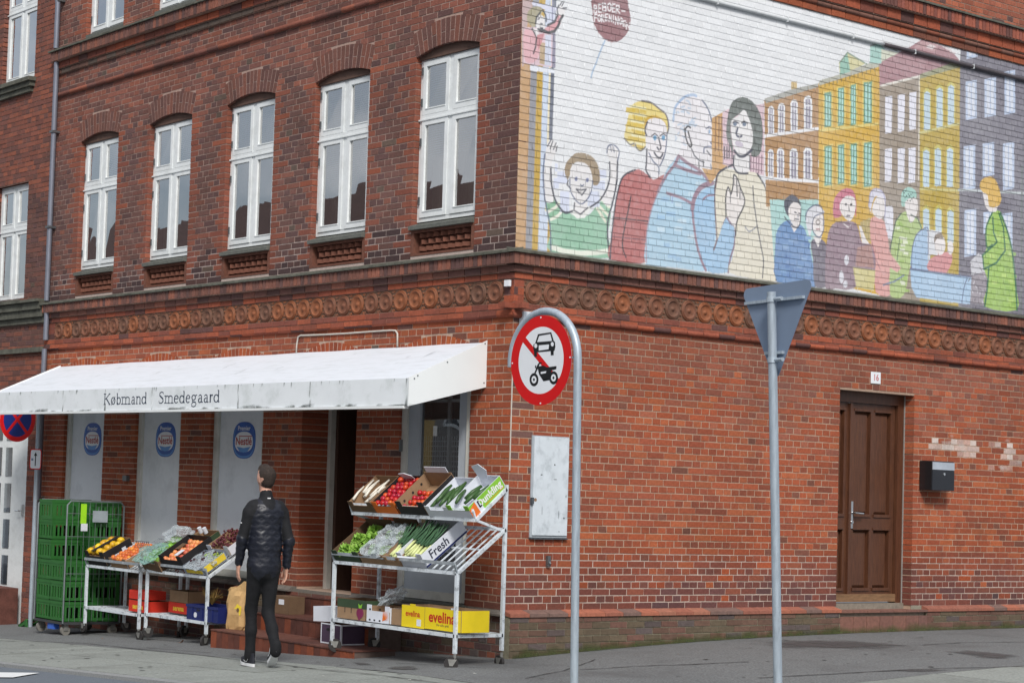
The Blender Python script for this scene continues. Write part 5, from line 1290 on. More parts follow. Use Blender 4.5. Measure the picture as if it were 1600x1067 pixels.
# ------------------------------------------------------------------ awning with the shop's name
awn_m = mat('awning_sheet', rgb(220, 226, 233), 0.5, var=0.03, scale=4, dirt=rgb(176, 182, 182), dirt_amt=.3, dirt_scale=2.2, stretch=(1.2, 6, 6))
awn_f = mat('awning_front', rgb(232, 237, 240), 0.45, var=0.04, scale=3, dirt=rgb(158, 170, 162), dirt_amt=.3, dirt_scale=4)
awn_s = mat('awning_side', rgb(232, 236, 236), 0.4, var=0.02, scale=3)
AX0, AX1, AD = -8.82, -0.37, 0.95
awning = thing('shop_awning', 'long white metal awning along the street front with the shop name in dark letters', 'awning', (AX0, 0, ground_z(AX0, 0)))
def A(x, y, z): return (x - AX0, y, z - awning.location.z)
mb = MB(); n = 14
xs = [AX0 + (AX1 - AX0) * k / n for k in range(n + 1)]
vs = []
for x in xs:
    sag = 0.003 * math.sin(x * 5.1)
    vs += [A(x, -.005, 3.005 + sag), A(x, -AD, 2.60), A(x, -.005, 2.985 + sag), A(x, -AD + .01, 2.58)]
fs = []
for k in range(n):
    a, b = 4 * k, 4 * k + 4
    fs += [(a, a + 1, b + 1, b), (a + 2, b + 2, b + 3, a + 3)]
fs += [(0, 2, 3, 1), (4 * n, 4 * n + 1, 4 * n + 3, 4 * n + 2)]
mb.add(vs, fs); mb.build('canopy', awn_m, awning, smooth=30)
for k, (xa, xb) in enumerate(zip([AX0, -7.0, -5.98, -4.93, -3.2, -1.92], [-7.0, -5.98, -4.93, -3.2, -1.92, AX1])):
    mb = MB(); mb.hexa([A(xa + .003, -AD - .006, 2.345), A(xb - .003, -AD - .006, 2.345), A(xb - .003, -AD + .012, 2.345), A(xa + .003, -AD + .012, 2.345), A(xa + .003, -AD - .006, 2.602), A(xb - .003, -AD - .006, 2.602), A(xb - .003, -AD + .012, 2.602), A(xa + .003, -AD + .012, 2.602)])
    mb.build('valance_panel', awn_f, awning)
mb = MB(); mb.hexa([A(AX0, -AD - .02, 2.318), A(AX1 - .06, -AD - .02, 2.318), A(AX1 - .06, -AD + .05, 2.318), A(AX0, -AD + .05, 2.318), A(AX0, -AD - .02, 2.343), A(AX1 - .06, -AD - .02, 2.343), A(AX1 - .06, -AD + .05, 2.343), A(AX0, -AD + .05, 2.343)])
mb.build('lower_rail', awn_s, awning)
for xx in (AX1, AX0):
    mb = MB(); d = .012 if xx == AX1 else -.012
    mb.prism([(0, 3.022), (0, 2.57), (-AD - .012, 2.338), (-AD - .012, 2.606)], lambda a, b, t: A(xx + t, a, b), 0.0, d); mb.build('side_panel', awn_s, awning)
    if xx == AX1:
        for y, z in ((-.03, 2.99), (-.03, 2.61), (-.5, 2.78), (-.86, 2.63), (-.9, 2.60)):
            r = MB(); r.tube([A(xx + .011, y, z), A(xx + .016, y, z)], .008, 6); r.build('rivet', hinge_m, awning)
for k in range(6):
    mb = MB(); x = AX0 + .6 + k * 1.5; mb.bar(A(x, -.01, 2.93), A(x, -AD + .03, 2.55), .03, .03); mb.build('bracket', frame_g, awning)
# dirt streaks and drips keep their own shapes
grime_m = mat('awning_grime', rgb(72, 80, 72), .9, var=.3, scale=20); soft_edge(grime_m)
def grime(x, z, w, h, top=False):
    m_ = MB(); y = -AD - .0075; m_.add([A(x - w, y, z), A(x, y, z), A(x + w, y, z), A(x - w, y, z + h), A(x, y, z + h), A(x + w, y, z + h)], [(0, 1, 4, 3), (1, 2, 5, 4)]); c0, c1 = ((0,) * 3, (.85,) * 3)
    m_.c = [c0, c0 if top else c1, c0, c0, c1 if top else c0, c0]; m_.build('grime_streak', grime_m, awning, use_col=True)
rg = random.Random(9)
for x in (-7.0, -5.98, -4.93, -3.2, -1.92, AX1 + .0 - .03): grime(x, 2.345, .03, rg.uniform(.1, .25)); grime(x, 2.40, .02, .2, True)
for k in range(34): x = rg.uniform(AX0 + .3, AX1 - .1); grime(x, 2.345, rg.uniform(.08, .35), rg.uniform(.015, .05))
for k in range(26): x = rg.uniform(AX0 + .3, AX1 - .1); grime(x, 2.54, rg.uniform(.01, .03), .06, True)
for k in range(18):                                   # streaks running down the sheet
    x, s0 = rg.uniform(AX0 + .3, AX1 - .3), rg.uniform(.0, .55); s1 = min(1, s0 + rg.uniform(.2, .6)); w = rg.uniform(.012, .05); dx = rg.uniform(-.1, .1)
    P = lambda s, x_: A(x_, -.005 - (AD - .005) * s, 3.005 + .0085 - .405 * s)
    m_ = MB(); m_.add([P(s0, x - w), P(s0, x), P(s0, x + w), P((s0 + s1) / 2, x - w + dx / 2), P((s0 + s1) / 2, x + dx / 2), P((s0 + s1) / 2, x + w + dx / 2), P(s1, x - w + dx), P(s1, x + dx), P(s1, x + w + dx)], [(0, 1, 4, 3), (1, 2, 5, 4), (3, 4, 7, 6), (4, 5, 8, 7)]); z_ = (0,) * 3; m_.c = [z_, z_, z_, z_, (.32,) * 3, z_, z_, z_, z_]; m_.build('grime_streak', grime_m, awning, use_col=True)
# serif letters: strokes (points, widths) in a box 0..1 wide, 1 = x-height
TK, TN = .17, .06
def arc(cx, cy, rx, ry, a0, a1, n=12, tk=TK, tn=TN):
    P = []; W = []
    for k in range(n + 1):
        a = math.radians(a0 + (a1 - a0) * k / n); P.append((cx + rx * math.cos(a), cy + ry * math.sin(a))); W.append(tn + (tk - tn) * abs(math.cos(a)) ** 1.2)
    return P, W
def stem(x, y0, y1, w=TK, s=(1, 1)):
    out = [([(x, y0), (x, y1)], [w, w])]
    if s[0]: out.append(([(x - .17, y0 + .03), (x + .17, y0 + .03)], [.06, .06]))
    if s[1]: out.append(([(x - .16, y1 - .05), (x + .02, y1 - .02)], [.07, .06]))
    return out
GL = {
 'K': stem(.16, 0, 1.5, .15) + [([(.9, 1.47), (.22, .72)], [.07, .06]), ([(.38, .86), (.95, .03)], [.14, .16]), ([(.75, 1.47), (1.0, 1.47)], [.06, .06]), ([(.8, .03), (1.05, .03)], [.06, .06]), ([(.0, 1.47), (.34, 1.47)], [.06, .06])],
 'ø': [arc(.5, .5, .36, .47, 0, 360, 20), ([(.12, -.08), (.88, 1.08)], [.06, .06])],
 'b': stem(.14, 0, 1.52, .15, (0, 1)) + [arc(.5, .48, .36, .46, -150, 150, 18), ([(.14, 0.02), (.3, .0)], [.06, .06])],
 'm': stem(.10, 0, 1, .10) + stem(.48, 0, .85, .10, (1, 0)) + stem(.88, 0, .8, .10, (1, 0)) + [arc(.29, .72, .19, .25, 150, 0, 8, .1, .06), arc(.68, .72, .20, .25, 150, 0, 8, .1, .06)],
 'a': [([(.16, .78), (.3, .95), (.5, .98), (.66, .86), (.7, .6), (.7, .12)], [.08, .08, .08, .14, .16, .16]), ([(.7, .14), (.82, .02), (.98, .08)], [.12, .09, .05]), arc(.42, .28, .27, .27, 60, 330, 14, .15, .06)],
 'n': stem(.16, 0, 1, .14) + stem(.78, 0, .8, .14, (1, 0)) + [arc(.47, .7, .31, .27, 150, 0, 8, .14, .06)],
 'd': stem(.82, 0, 1.52, .15, (0, 1)) + [arc(.46, .48, .36, .46, 30, 330, 18), ([(.82, .04), (1.0, .06)], [.09, .05])],
 'S': [([(.84, 1.2), (.78, 1.42), (.5, 1.5), (.2, 1.36), (.18, 1.08), (.45, .84), (.76, .6), (.82, .3), (.6, .04), (.3, .02), (.12, .14), (.08, .36)], [.05, .08, .08, .11, .15, .18, .18, .15, .09, .08, .07, .05])],
 'e': [arc(.48, .5, .37, .48, 12, 318, 18), ([(.16, .56), (.84, .56)], [.06, .06])],
 'g': [arc(.42, .66, .29, .32, 0, 360, 16, .14, .06), ([(.66, .88), (.95, 1.0)], [.06, .09]), ([(.3, .36), (.2, .2), (.4, .1), (.72, .06), (.86, -.16), (.7, -.45), (.4, -.52), (.12, -.4), (.14, -.12), (.34, .06)], [.06, .08, .1, .12, .11, .08, .07, .09, .08, .06])],
 'r': stem(.26, 0, 1, .2) + [([(.3, .62), (.55, .92), (.9, .9)], [.08, .1, .16])]}
def ribbon(mb, P, W, fn, d):
    vs, n = [], len(P)
    for i in range(n):
        a, b = P[max(i - 1, 0)], P[min(i + 1, n - 1)]; dx, dy = (b[0] - a[0]), (b[1] - a[1]); l = math.hypot(dx, dy) or 1
        nx, ny = -dy / l * W[i] / 2, dx / l * W[i] / 2
        vs += [fn(P[i][0] + nx, P[i][1] + ny, d), fn(P[i][0] - nx, P[i][1] - ny, d)]
    mb.add(vs, [(2 * i, 2 * i + 1, 2 * i + 3, 2 * i + 2) for i in range(n - 1)])
ink_m = mat('sign_lettering', rgb(46, 58, 78), .6, var=.1, scale=20)
XH = .086
words = [('Købmand', [(162, 172), (173, 180.5), (182, 189), (190, 203.5), (205, 211.5), (212.5, 220.5), (221, 229)], (162, 632.3), (229, 629.6)),
         ('Smedegaard', [(247.5, 256.5), (257.5, 270.5), (271.5, 279.5), (280, 288.8), (290, 297.8), (298.5, 308), (309, 317.2), (318, 326), (327, 333), (333.5, 343)], (247, 629.3), (343, 625.6))]
for wd, boxes, b0, b1 in words:
    for ch, (xa, xb) in zip(wd, boxes):
        t = (xa - b0[0]) / (b1[0] - b0[0]); yb = b0[1] + (b1[1] - b0[1]) * t
        p, q = on_front(xa, yb, AD + .006), on_front(xb, yb, AD + .006)
        mb = MB()
        for k, (P, W) in enumerate(GL[ch]):
            P2 = [(a * (q[0] - p[0]) / XH, b) for a, b in P]
            ribbon(mb, P2, [w * 1.05 + .05 for w in W], lambda a, b, d: A(p[0] + a * XH, -AD - .006 - d, 2.415 + b * XH), .0012 + k * .0002)
        mb.build('letter', ink_m, awning)

# ------------------------------------------------------------------ traffic signs
galv = mat('galvanised_steel', rgb(172, 184, 194), 0.45, metal=0.3, var=.14, scale=6, stretch=(8, 8, 1), dirt=rgb(126, 136, 146), dirt_amt=.35, dirt_scale=4)
red_m = mat('sign_red', rgb(206, 22, 24), .35, var=.03); wht_m = mat('sign_white', rgb(228, 232, 236), .35, var=.02); blk_m = mat('sign_black', rgb(28, 30, 32), .4, var=.05)
blue_m = mat('sign_blue', rgb(28, 46, 118), .4, var=.05); back_m = mat('sign_back_grey', rgb(126, 142, 164), .5, var=.04, scale=3, metal=.1)
def ring(mb, r0, r1, d, fn, mi, n=48):
    vs = [fn(r * math.cos(2 * math.pi * k / n), r * math.sin(2 * math.pi * k / n), d) for r in (r0, r1) for k in range(n)]
    mb.add(vs, [(k, n + k, n + (k + 1) % n, (k + 1) % n) for k in range(n)], mi)
def disc(mb, cx, cy, r, d, fn, mi, n=28): mb.add([fn(cx + r * math.cos(2 * math.pi * k / n), cy + r * math.sin(2 * math.pi * k / n), d) for k in range(n)], [tuple(range(n))], mi)
def poly(mb, pts, d, fn, mi): mb.add([fn(a, b, d) for a, b in pts], [tuple(range(len(pts)))], mi)
SC = np.array([2.577, -2.032, 2.605]); psi, rho = -.036, .035
ta, tb = np.array([math.cos(psi) * math.cos(rho), math.sin(psi) * math.cos(rho), math.sin(rho)]), np.array([-math.cos(psi) * math.sin(rho), -math.sin(psi) * math.sin(rho), math.cos(rho)])
tn = np.cross(ta, tb)
tn = tn if tn @ (CAM - SC) > 0 else -tn
bx_ = at_depth(896.5, 1120, float((SC + ta * .385 - CAM) @ FWD)); gz0 = ground_z(bx_[0], bx_[1])
sign = thing('traffic_sign', 'round red and white sign banning cars and motorcycles on a bent steel pole', 'traffic sign', (bx_[0], bx_[1], gz0))
RT = np.array(sign.location)
fnS = lambda a, b, d: tuple(SC + ta * a + tb * b + tn * (d + .03) - RT)
hp = [SC + ta * .385 * math.cos(math.radians(t)) + tb * .385 * math.sin(math.radians(t)) for t in range(0, 186, 8)]
foot = np.array([bx_[0], bx_[1], gz0 - .1])
pl = MB(); pl.tube([tuple(p - RT) for p in [foot, hp[0] * .55 + foot * .45, hp[0] - tb * .1] + hp], .031, 14); pl.build('pole', galv, sign, smooth=40)
mb = MB(); mb.prism([(.35 * math.cos(2 * math.pi * k / 48), .35 * math.sin(2 * math.pi * k / 48)) for k in range(48)], fnS, -.003, .0, 0); dsc = mb.build('sign_plate', back_m, sign)
mb = MB(); ring(mb, .262, .352, .001, fnS, 1); disc(mb, 0, 0, .263, .0008, fnS, 0, 48)
# red bar from upper left to lower right
c45 = math.cos(math.radians(42)); s45 = math.sin(math.radians(42))
poly(mb, [(-.27 * c45 + .024 * s45, .27 * s45 + .024 * c45), (-.27 * c45 - .024 * s45, .27 * s45 - .024 * c45), (.27 * c45 - .024 * s45, -.27 * s45 - .024 * c45), (.27 * c45 + .024 * s45, -.27 * s45 + .024 * c45)], .0016, fnS, 1)
def px(pts): # photo zoom (720,480) x5.335 -> sign plane
    out = []
    for a, b in pts:
        d = ray(720 + a / 5.335, 480 + b / 5.335); o = SC + tn * .03; t = ((o - CAM) @ tn) / (d @ tn); P = CAM + t * d - o; out.append((P @ ta, P @ tb))
    return out
K = 2
for q in ([(622, 300), (645, 225), (755, 208), (778, 285), (765, 292), (748, 222), (655, 238), (634, 300)], [(608, 310), (640, 290), (775, 280), (787, 290), (790, 330), (783, 362), (615, 378), (605, 345)], [(612, 375), (636, 375), (636, 412), (614, 414)], [(750, 360), (776, 358), (776, 398), (752, 402)]): poly(mb, px(q), .0022, fnS, K)
for q in ([(652, 318), (738, 310), (734, 350), (652, 362)],): poly(mb, px(q), .0027, fnS, 0)
for cx, cy in ((627, 322), (765, 308)): poly(mb, px([(cx + 13 * math.cos(t * .524), cy + 19 * math.sin(t * .524)) for t in range(12)]), .0027, fnS, 0)
for cx, cy in ((612, 603), (775, 588)):
    for r, mi, dd in ((1.0, K, .0022), (.56, 0, .0027), (.22, K, .0031)): poly(mb, px([(cx + 37 * r * math.cos(t * .314), cy + 55 * r * math.sin(t * .314)) for t in range(20)]), dd, fnS, mi)
for q in ([(640, 495), (690, 485), (720, 500), (800, 490), (798, 515), (760, 525), (735, 600), (690, 615), (655, 560)], [(640, 480), (655, 460), (675, 458), (678, 468), (660, 472), (640, 520), (622, 560), (612, 556)], [(622, 482), (632, 488), (630, 510), (620, 505)], [(690, 600), (780, 585), (780, 600), (690, 616)]): poly(mb, px(q), .0024, fnS, K)
poly(mb, px([(668, 540), (715, 532), (712, 548), (670, 556)]), .0030, fnS, 0)
mb.build('sign_face', [wht_m, red_m, blk_m], sign)
for a, b in ((.335, 0), (-.335, 0), (0, .335), (0, -.335)):
    r = MB(); r.tube([fnS(a, b, 0), fnS(a, b, .004)], .007, 6); r.build('rivet', wht_m, sign)
b_ = MB(); b_.bar(tuple(SC - RT + ta * .385 + tn * .0), tuple(SC - RT - ta * .385), .03, .012); b_.build('cross_bar', galv, sign)

# give-way sign seen from behind
TC = np.array([4.698, -1.873, 2.852]); psi, rho = -.219, .016; S_ = .80
ua_ = np.array([math.cos(psi) * math.cos(rho), math.sin(psi) * math.cos(rho), math.sin(rho)]); ub_ = np.array([-math.cos(psi) * math.sin(rho), -math.sin(psi) * math.sin(rho), math.cos(rho)])
un_ = np.cross(ua_, ub_); un_ = un_ if un_ @ (CAM - TC) > 0 else -un_
dep = float((TC - CAM) @ FWD) - .05
pt, pb = at_depth(1205.5, 456, dep), at_depth(1217.5, 1190, dep)
gz1 = ground_z(pb[0], pb[1]); tt = (pt[2] - gz1) / (pt[2] - pb[2]); pb = pt + (pb - pt) * tt
tri = thing('give_way_sign', 'triangular traffic sign seen from its grey back on a leaning steel pole', 'traffic sign', (pb[0], pb[1], gz1)); RT2 = np.array(tri.location)
fnT = lambda a, b, d: tuple(TC + ua_ * a + ub_ * b + un_ * d - RT2)
mb = MB(); mb.tube([tuple(pb - RT2 - (pt - pb) / np.linalg.norm(pt - pb) * .1), tuple((pt + pb) / 2 - RT2), tuple(pt - RT2)], .030, 14); mb.build('pole', galv, tri, smooth=40)
h = S_ * .866; V3 = [(-S_ / 2, h / 3), (0, -2 * h / 3), (S_ / 2, h / 3)]; rc = .045; q = []
for (x, y), a0 in zip(V3, (60, 180, 300)):
    l = math.hypot(x, y); cx, cy = x * (1 - 2 * rc / l), y * (1 - 2 * rc / l)
    for k in range(7): a = math.radians(a0 + 30 + k * 20 - 0) ; q.append((cx + rc * math.cos(a), cy + rc * math.sin(a)))
mb = MB(); mb.prism(q, fnT, -.012, -.009); plate = mb.build('sign_plate', back_m, tri)
mb = MB(); mb.add([fnT(a, b, -.0125) for a, b in q], [tuple(range(len(q) - 1, -1, -1))]); mb.add([fnT(a * .68, b * .68, -.013) for a, b in q], [tuple(range(len(q) - 1, -1, -1))], 1); mb.build('sign_face', [red_m, wht_m], tri)
ax = lambda pxx, pyy: (lambda P: (P @ ua_, P @ ub_))((lambda d: CAM + ((TC - CAM) @ un_) / (d @ un_) * d - TC)(ray(pxx, pyy)))
for (xa, ya), (xb, yb) in (((1165, 474.5), (1256, 464)), ((1196.5, 552), (1224, 550.5))):
    a, b = ax(xa, ya), ax(xb, yb); r = MB(); r.bar(fnT(*a, .002), fnT(*b, .002), .022, .020); r.build('stiffener', galv, tri)
    c_ = ((a[0] + b[0]) / 2 + .0, (a[1] + b[1]) / 2); r = MB(); P0 = pt + (pb - pt) * ((467 if ya < 500 else 551) - 456) / (1067 - 456) * 1.0
    ang = [(math.cos(t * .524), math.sin(t * .524)) for t in range(13)]
    r.lathe([(.036, -.018), (.036, .018)], 14, 0, Matrix.Translation(Vector(P0 - RT2))); r.tube([tuple(P0 - RT2 + ua_ * .03), tuple(P0 - RT2 + ua_ * .11)], .014, 8); r.build('clamp', galv, tri, smooth=40)

# no-stopping sign with an arrow plate, at the far end of the front
nb_ = on_ground(47, 979); nb_[2] = ground_z(nb_[0], nb_[1])
ns = thing('no_stopping_sign', 'round blue and red no stopping sign above a white arrow plate on a bent pole', 'traffic sign', tuple(nb_), math.radians(24))
nsd = float((nb_ - CAM) @ FWD); zc_ = at_depth(54, 655, nsd)[2] - nb_[2]; rad = .335; ctr = np.array([-rad, 0, zc_])
mb = MB(); mb.tube([(0, 0, -.1), (0, 0, 1.0), (0, 0, zc_)] + [tuple(ctr + rad * np.array([math.cos(math.radians(t)), 0, math.sin(math.radians(t))])) for t in range(10, 181, 10)], .03, 12); mb.build('pole', galv, ns, smooth=40)
fnN = lambda a, b, d: (ctr[0] + a, -.03 - d, ctr[2] + b)
mb = MB(); mb.prism([(.30 * math.cos(2 * math.pi * k / 40), .30 * math.sin(2 * math.pi * k / 40)) for k in range(40)], fnN, -.003, 0); mb.build('sign_plate', back_m, ns)
mb = MB(); ring(mb, .235, .301, .001, fnN, 1); disc(mb, 0, 0, .236, .0008, fnN, 0, 40)
for sg in (1, -1): poly(mb, [(-.17 - .02, sg * .17), (-.17 + .02, sg * (.17 + .02)), (.17 + .02, -sg * .17), (.17 - .02, -sg * (.17 + .02))], .0016 + .0003 * (sg > 0), fnN, 1)
mb.build('sign_face', [blue_m, red_m], ns)
cx, hw, hh = .0, .095, .135; cz = at_depth(53, 717, nsd)[2] - nb_[2]
fnP = lambda a, b, d: (a, -.036 - d, b)
mb = MB(); mb.prism(rounded(cx, cz, hw, hh, e=8), fnP, -.003, .0, 1); mb.prism(rounded(cx, cz, hw - .012, hh - .012, e=8), fnP, 0, .001, 0)
poly(mb, [(cx - .008, cz - .09), (cx + .008, cz - .09), (cx + .008, cz + .05), (cx + .03, cz + .04), (cx, cz + .095), (cx - .03, cz + .04), (cx - .008, cz + .05)], .0016, fnP, 2); poly(mb, [(cx - .07, cz - .02), (cx - .035, cz - .02), (cx - .035, cz + .01), (cx - .07, cz + .01)], .0016, fnP, 3)
mb.build('arrow_plate', [wht_m, red_m, blk_m, back_m], ns)

# ------------------------------------------------------------------ things fixed to the walls
# smears of white paint over old writing on the gable
smear_m = mat('paint_smear', rgb(222, 214, 206), .8, var=.1, scale=30); soft_edge(smear_m)
for k, (xa, xb, ya, yb) in enumerate(((1458, 1492, 684, 697), (1478, 1520, 690, 702), (1496, 1522, 699, 711), (1540, 1578, 694, 706), (1566, 1602, 703, 716), (1546, 1584, 724, 736), (1578, 1606, 714, 727), (1500, 1518, 711, 719), (1470, 1500, 676, 684), (1530, 1600, 684, 692))):
    q = [on_gable(x, y, .0032 + .0004 * k) for x, y in ((xa, ya), ((xa + xb) / 2, ya), (xb, ya), (xa, (ya + yb) / 2), ((xa + xb) / 2, (ya + yb) / 2), (xb, (ya + yb) / 2), (xa, yb), ((xa + xb) / 2, yb), (xb, yb))]
    m_ = MB(); m_.add([tuple(p) for p in q], [(0, 1, 4, 3), (1, 2, 5, 4), (3, 4, 7, 6), (4, 5, 8, 7)]); z_ = (0,) * 3; m_.c = [z_, z_, z_, z_, (.55 if k < 8 else .35,) * 3, z_, z_, z_, z_]; m_.build('paint_smear', smear_m, gable_wall, use_col=True)
# letter box
lb = thing('letter_box', 'black letter box with a pale flap on the brick wall beside the wooden door', 'letter box', (0, 6.50, 1.925))
y0, y1, z0, z1 = -.245, .165, -.165, .165
mb = MB(); mb.box(.004, .165, y0 + .0, y1, z0, z1); mb.build('body', mat('black_enamel', rgb(30, 31, 34), .35, var=.08, scale=20, coat=.3), lb, bevel=.004)
mb = MB(); mb.box(.166, .176, y0 + .008, y1 - .006, .068, z1 - .012); mb.build('flap', mat('flap_steel', rgb(186, 194, 204), .35, metal=.3), lb)
mb = MB(); mb.box(.166, .173, y0 + .004, y1 - .003, z0, .062); fr_ = mb.build('front', mat('black_front', rgb(36, 38, 44), .4), lb)
mb = MB(); mb.tube([(.173, -.03, .02), (.181, -.03, .02)], .016, 10); mb.build('lock', mat('bright_steel'), lb)
# number plate
nbp = thing('house_number_plate', 'small white house number plate reading 16 above the wooden door', 'number plate', (0, 5.44, 2.98))
mb = MB(); mb.box(.003, .010, -.085, .085, -.065, .065); mb.build('plate', wht_m, nbp, bevel=.003)
mb = MB(); text_mesh('16', .10, lambda a, b, d: (.0105 + d, a, b), mb, 0, .001, bold=.002); mb.build('digits', mat('faded_red', rgb(196, 120, 124), .5), nbp)
# pale metal cabinet door
P, Q = on_gable(826, 839), on_gable(888, 683)
cb = thing('wall_cabinet', 'scuffed pale grey metal cabinet door set in the gable near the corner', 'cabinet', (0, P[1], P[2]))
pm = mat('cabinet_paint', rgb(208, 216, 222), .5, var=.06, scale=8, dirt=rgb(140, 150, 156), dirt_amt=.5, dirt_scale=7)
W_, H_ = Q[1] - P[1], Q[2] - P[2]
mb = MB(); rect = [(0, 0), (W_, 0), (W_, H_), (0, H_)]
mb.box(.002, .014, 0, W_, 0, H_); mb.build('frame', mat('cabinet_frame', rgb(168, 176, 182), .5, var=.1), cb)
mb = MB(); mb.box(.015, .026, .022, W_ - .008, .02, H_ - .012); dr = mb.build('door', pm, cb, bevel=.003)
sm = mat('scuff', rgb(70, 76, 82), .8, var=.4, scale=40); rs = mat('rust_patch', rgb(150, 120, 96), .9, var=.3, scale=30)
for a, b, w, h_, M_ in ((.12, .60, .035, .012, sm), (.30, .56, .05, .008, sm), (.29, .70, .02, .02, sm), (.36, .22, .007, .10, sm), (.14, .25, .005, .12, sm), (.43, .19, .02, .02, sm), (.05, .36, .04, .035, rs), (.37, .06, .012, .012, sm), (.45, .4, .01, .03, sm)):
    s = MB(); n = 7; s.add([(.0268, a + w * .5 * math.cos(6.283 * k / n) * R1.uniform(.6, 1.2), b + h_ * .5 * math.sin(6.283 * k / n) * R1.uniform(.6, 1.2)) for k in range(n)], [tuple(range(n))]); s.build('scuff_mark', M_, cb)
mb = MB(); mb.box(.02, .04, -.012, .02, .32, .38); mb.build('latch', sm, cb)
mb = MB(); mb.box(.0, .03, 0, W_, -.016, -.002); mb.build('drip_edge', sm, cb)
# little metal socket in the brick below it
P = on_gable(855, 876); sk = tag(MB().box(.0, .03, -.02, .02, -.05, .05).tube([(.03, 0, -.01), (.045, 0, -.03)], .012, 8).build('wall_hook', hinge_m), 'small grey metal hook in the brickwork below the cabinet', 'hook'); sk.location = (0, P[1], P[2])
# number tag near the corner
P = on_front(797, 443); tg = tag(MB().box(-.035, .03, -.045, -.013, -.03, .03).build('small_tag', wht_m), 'tiny white tag on the corner pier beside the roundel frieze', 'tag'); tg.location = (P[0], 0, P[2])
# grey-white box behind the round sign
P = on_gable(823, 497, .03); bxx = tag(MB().box(.0, .06, -.07, .12, -.10, .06).build('junction_box', mat('box_white', rgb(214, 220, 226), .5)), 'white junction box on the gable corner behind the round sign', 'junction box'); bxx.location = (0.002, P[1], P[2])
# cable on the street front
cb_m = mat('white_cable', rgb(196, 190, 180), .6, var=.1, scale=20)
pts = [on_front(x, y, .012) for x, y in ((463, 553), (463.5, 540), (466, 526), (470, 524), (500, 523), (540, 521), (580, 518), (612, 516), (618, 516.5), (621, 521), (621, 542))]
b_ = pts[0]; mb = MB(); mb.tube([tuple(p - b_) for p in pts], .010, 6); cbl = tag(mb.build('facade_cable', cb_m, smooth=True), 'white cable looped along the brick above the awning', 'cable'); cbl.location = tuple(b_)
pts = [on_gable(x, y, .006) for x, y in ((800.5, 545), (799, 600), (797.5, 680), (796.5, 735))]
b_ = pts[-1]; mb = MB(); mb.tube([(.006, .004, p[2] - b_[2]) for p in pts], .006, 6); cbl = tag(mb.build('corner_cable', cb_m), 'thin white cable running down the corner of the building', 'cable'); cbl.location = (0, 0, b_[2])
# rain pipe between the houses
mb = MB(); zt = [8.7, 7.36, 7.34, 6.9, 6.85, 3.92, 3.9, 3.74, 3.70, 3.25, 3.2, 2.2, 2.0, .2]; g0 = ground_z(-9.2, 0)
dp = thing('rain_pipe', 'slim zinc rain pipe running down the joint between the two brick houses', 'rain pipe', (-9.16, 0, g0))
zinc = mat('zinc_pipe', rgb(128, 132, 144), .5, metal=.4, var=.12, scale=5, stretch=(6, 6, 1))
for za, zb_, o in ((8.7, 7.34, .09), (7.15, 3.9, .07), (3.735, 3.37, .06), (3.25, 2.3, .07), (2.3, -.35, .07)):
    mb = MB(); mb.tube([(0, -o, za - g0), (0, -o, zb_ - g0)], .036, 12); mb.build('pipe', zinc, dp, smooth=40)
for z in (6.2, 4.9, 2.9, 1.2, 8.0):
    mb = MB(); mb.box(-.045, .045, -.115, .0, z - g0 - .015, z - g0 + .015); mb.build('bracket', hinge_m, dp)

# ------------------------------------------------------------------ neighbouring house
nbh = thing('neighbour_house', 'older brown brick house adjoining on the left with white windows and a white door', 'building', (-9.27, 0, ground_z(-9.27, 0)))
NG = nbh.location.z
def NB(x, y, z): return (x + 9.27, y, z - NG)
NW = [(-10.90, -9.96, 3.96, 5.62), (-10.92, -9.93, 7.08, 8.8)]
NDR = (-10.9, -9.66, -.5, 2.45)
hl = [(a, b, c, d) for a, b, c, d in NW] + [NDR]
ncol = lambda z: pick(PAL_UR if z > 5.4 or z < 3.3 else PAL_UD, R1)
mbn = MB()
def nb_lay(xa, xb, za, zb, o):
    n = round((zb - za) / CH); ch = (zb - za) / n
    for k in range(n):
        z0, z1 = za + k * ch + JT / 2, za + (k + 1) * ch - JT / 2; zc = (z0 + z1) / 2
        for s, e in cut([(xa, xb)], [(h[0], h[1]) for h in hl if h[2] < zc < h[3]]):
            step = SM / 2 if k % 2 else SM; x = s; nx = math.ceil(s / step + .3) * step + (k // 2 % 2) * step / 2
            while x < e - .01:
                v = min(nx, e); v = e if e - v < .04 else v
                f = [(x + JT / 2, z0), (v - JT / 2 * (v < e), z0), (v - JT / 2 * (v < e), z1), (x + JT / 2, z1)]; oo = o + R1.uniform(-.001, .002)
                vs = [NB(a, oo, b) for a, b in f] + [NB(a, oo + .14, b) for a, b in f]
                mbn.add(vs, [(3, 2, 1, 0)[::-1], (5, 4, 0, 1), (6, 5, 1, 2), (7, 6, 2, 3), (4, 7, 3, 0)], 0, ncol(zc) if zc > 3.9 or zc < 3.6 else pick(PAL_DK, R1)); x = v; nx = v + step
nb_lay(-15, -9.27, -.8, 3.60, .0); nb_lay(-15, -9.27, 3.92, 8.7, .0)
tag(mbn.build('brickwork', brick_a, nbh, use_col=True), kind='stuff')
mb = MB()
xs = sorted({-15, -9.27} | {h[i] for h in hl for i in (0, 1)}); zs = sorted({-.9, 8.7} | {h[i] for h in hl for i in (2, 3)})
for i in range(len(xs) - 1):
    for k in range(len(zs) - 1):
        xc, zc = (xs[i] + xs[i + 1]) / 2, (zs[k] + zs[k + 1]) / 2
        if not any(h[0] < xc < h[1] and h[2] < zc < h[3] for h in hl): mb.add([NB(xs[i], .006, zs[k]), NB(xs[i + 1], .006, zs[k]), NB(xs[i + 1], .006, zs[k + 1]), NB(xs[i], .006, zs[k + 1])], [(0, 1, 2, 3)], 0, rgb(140, 116, 106))
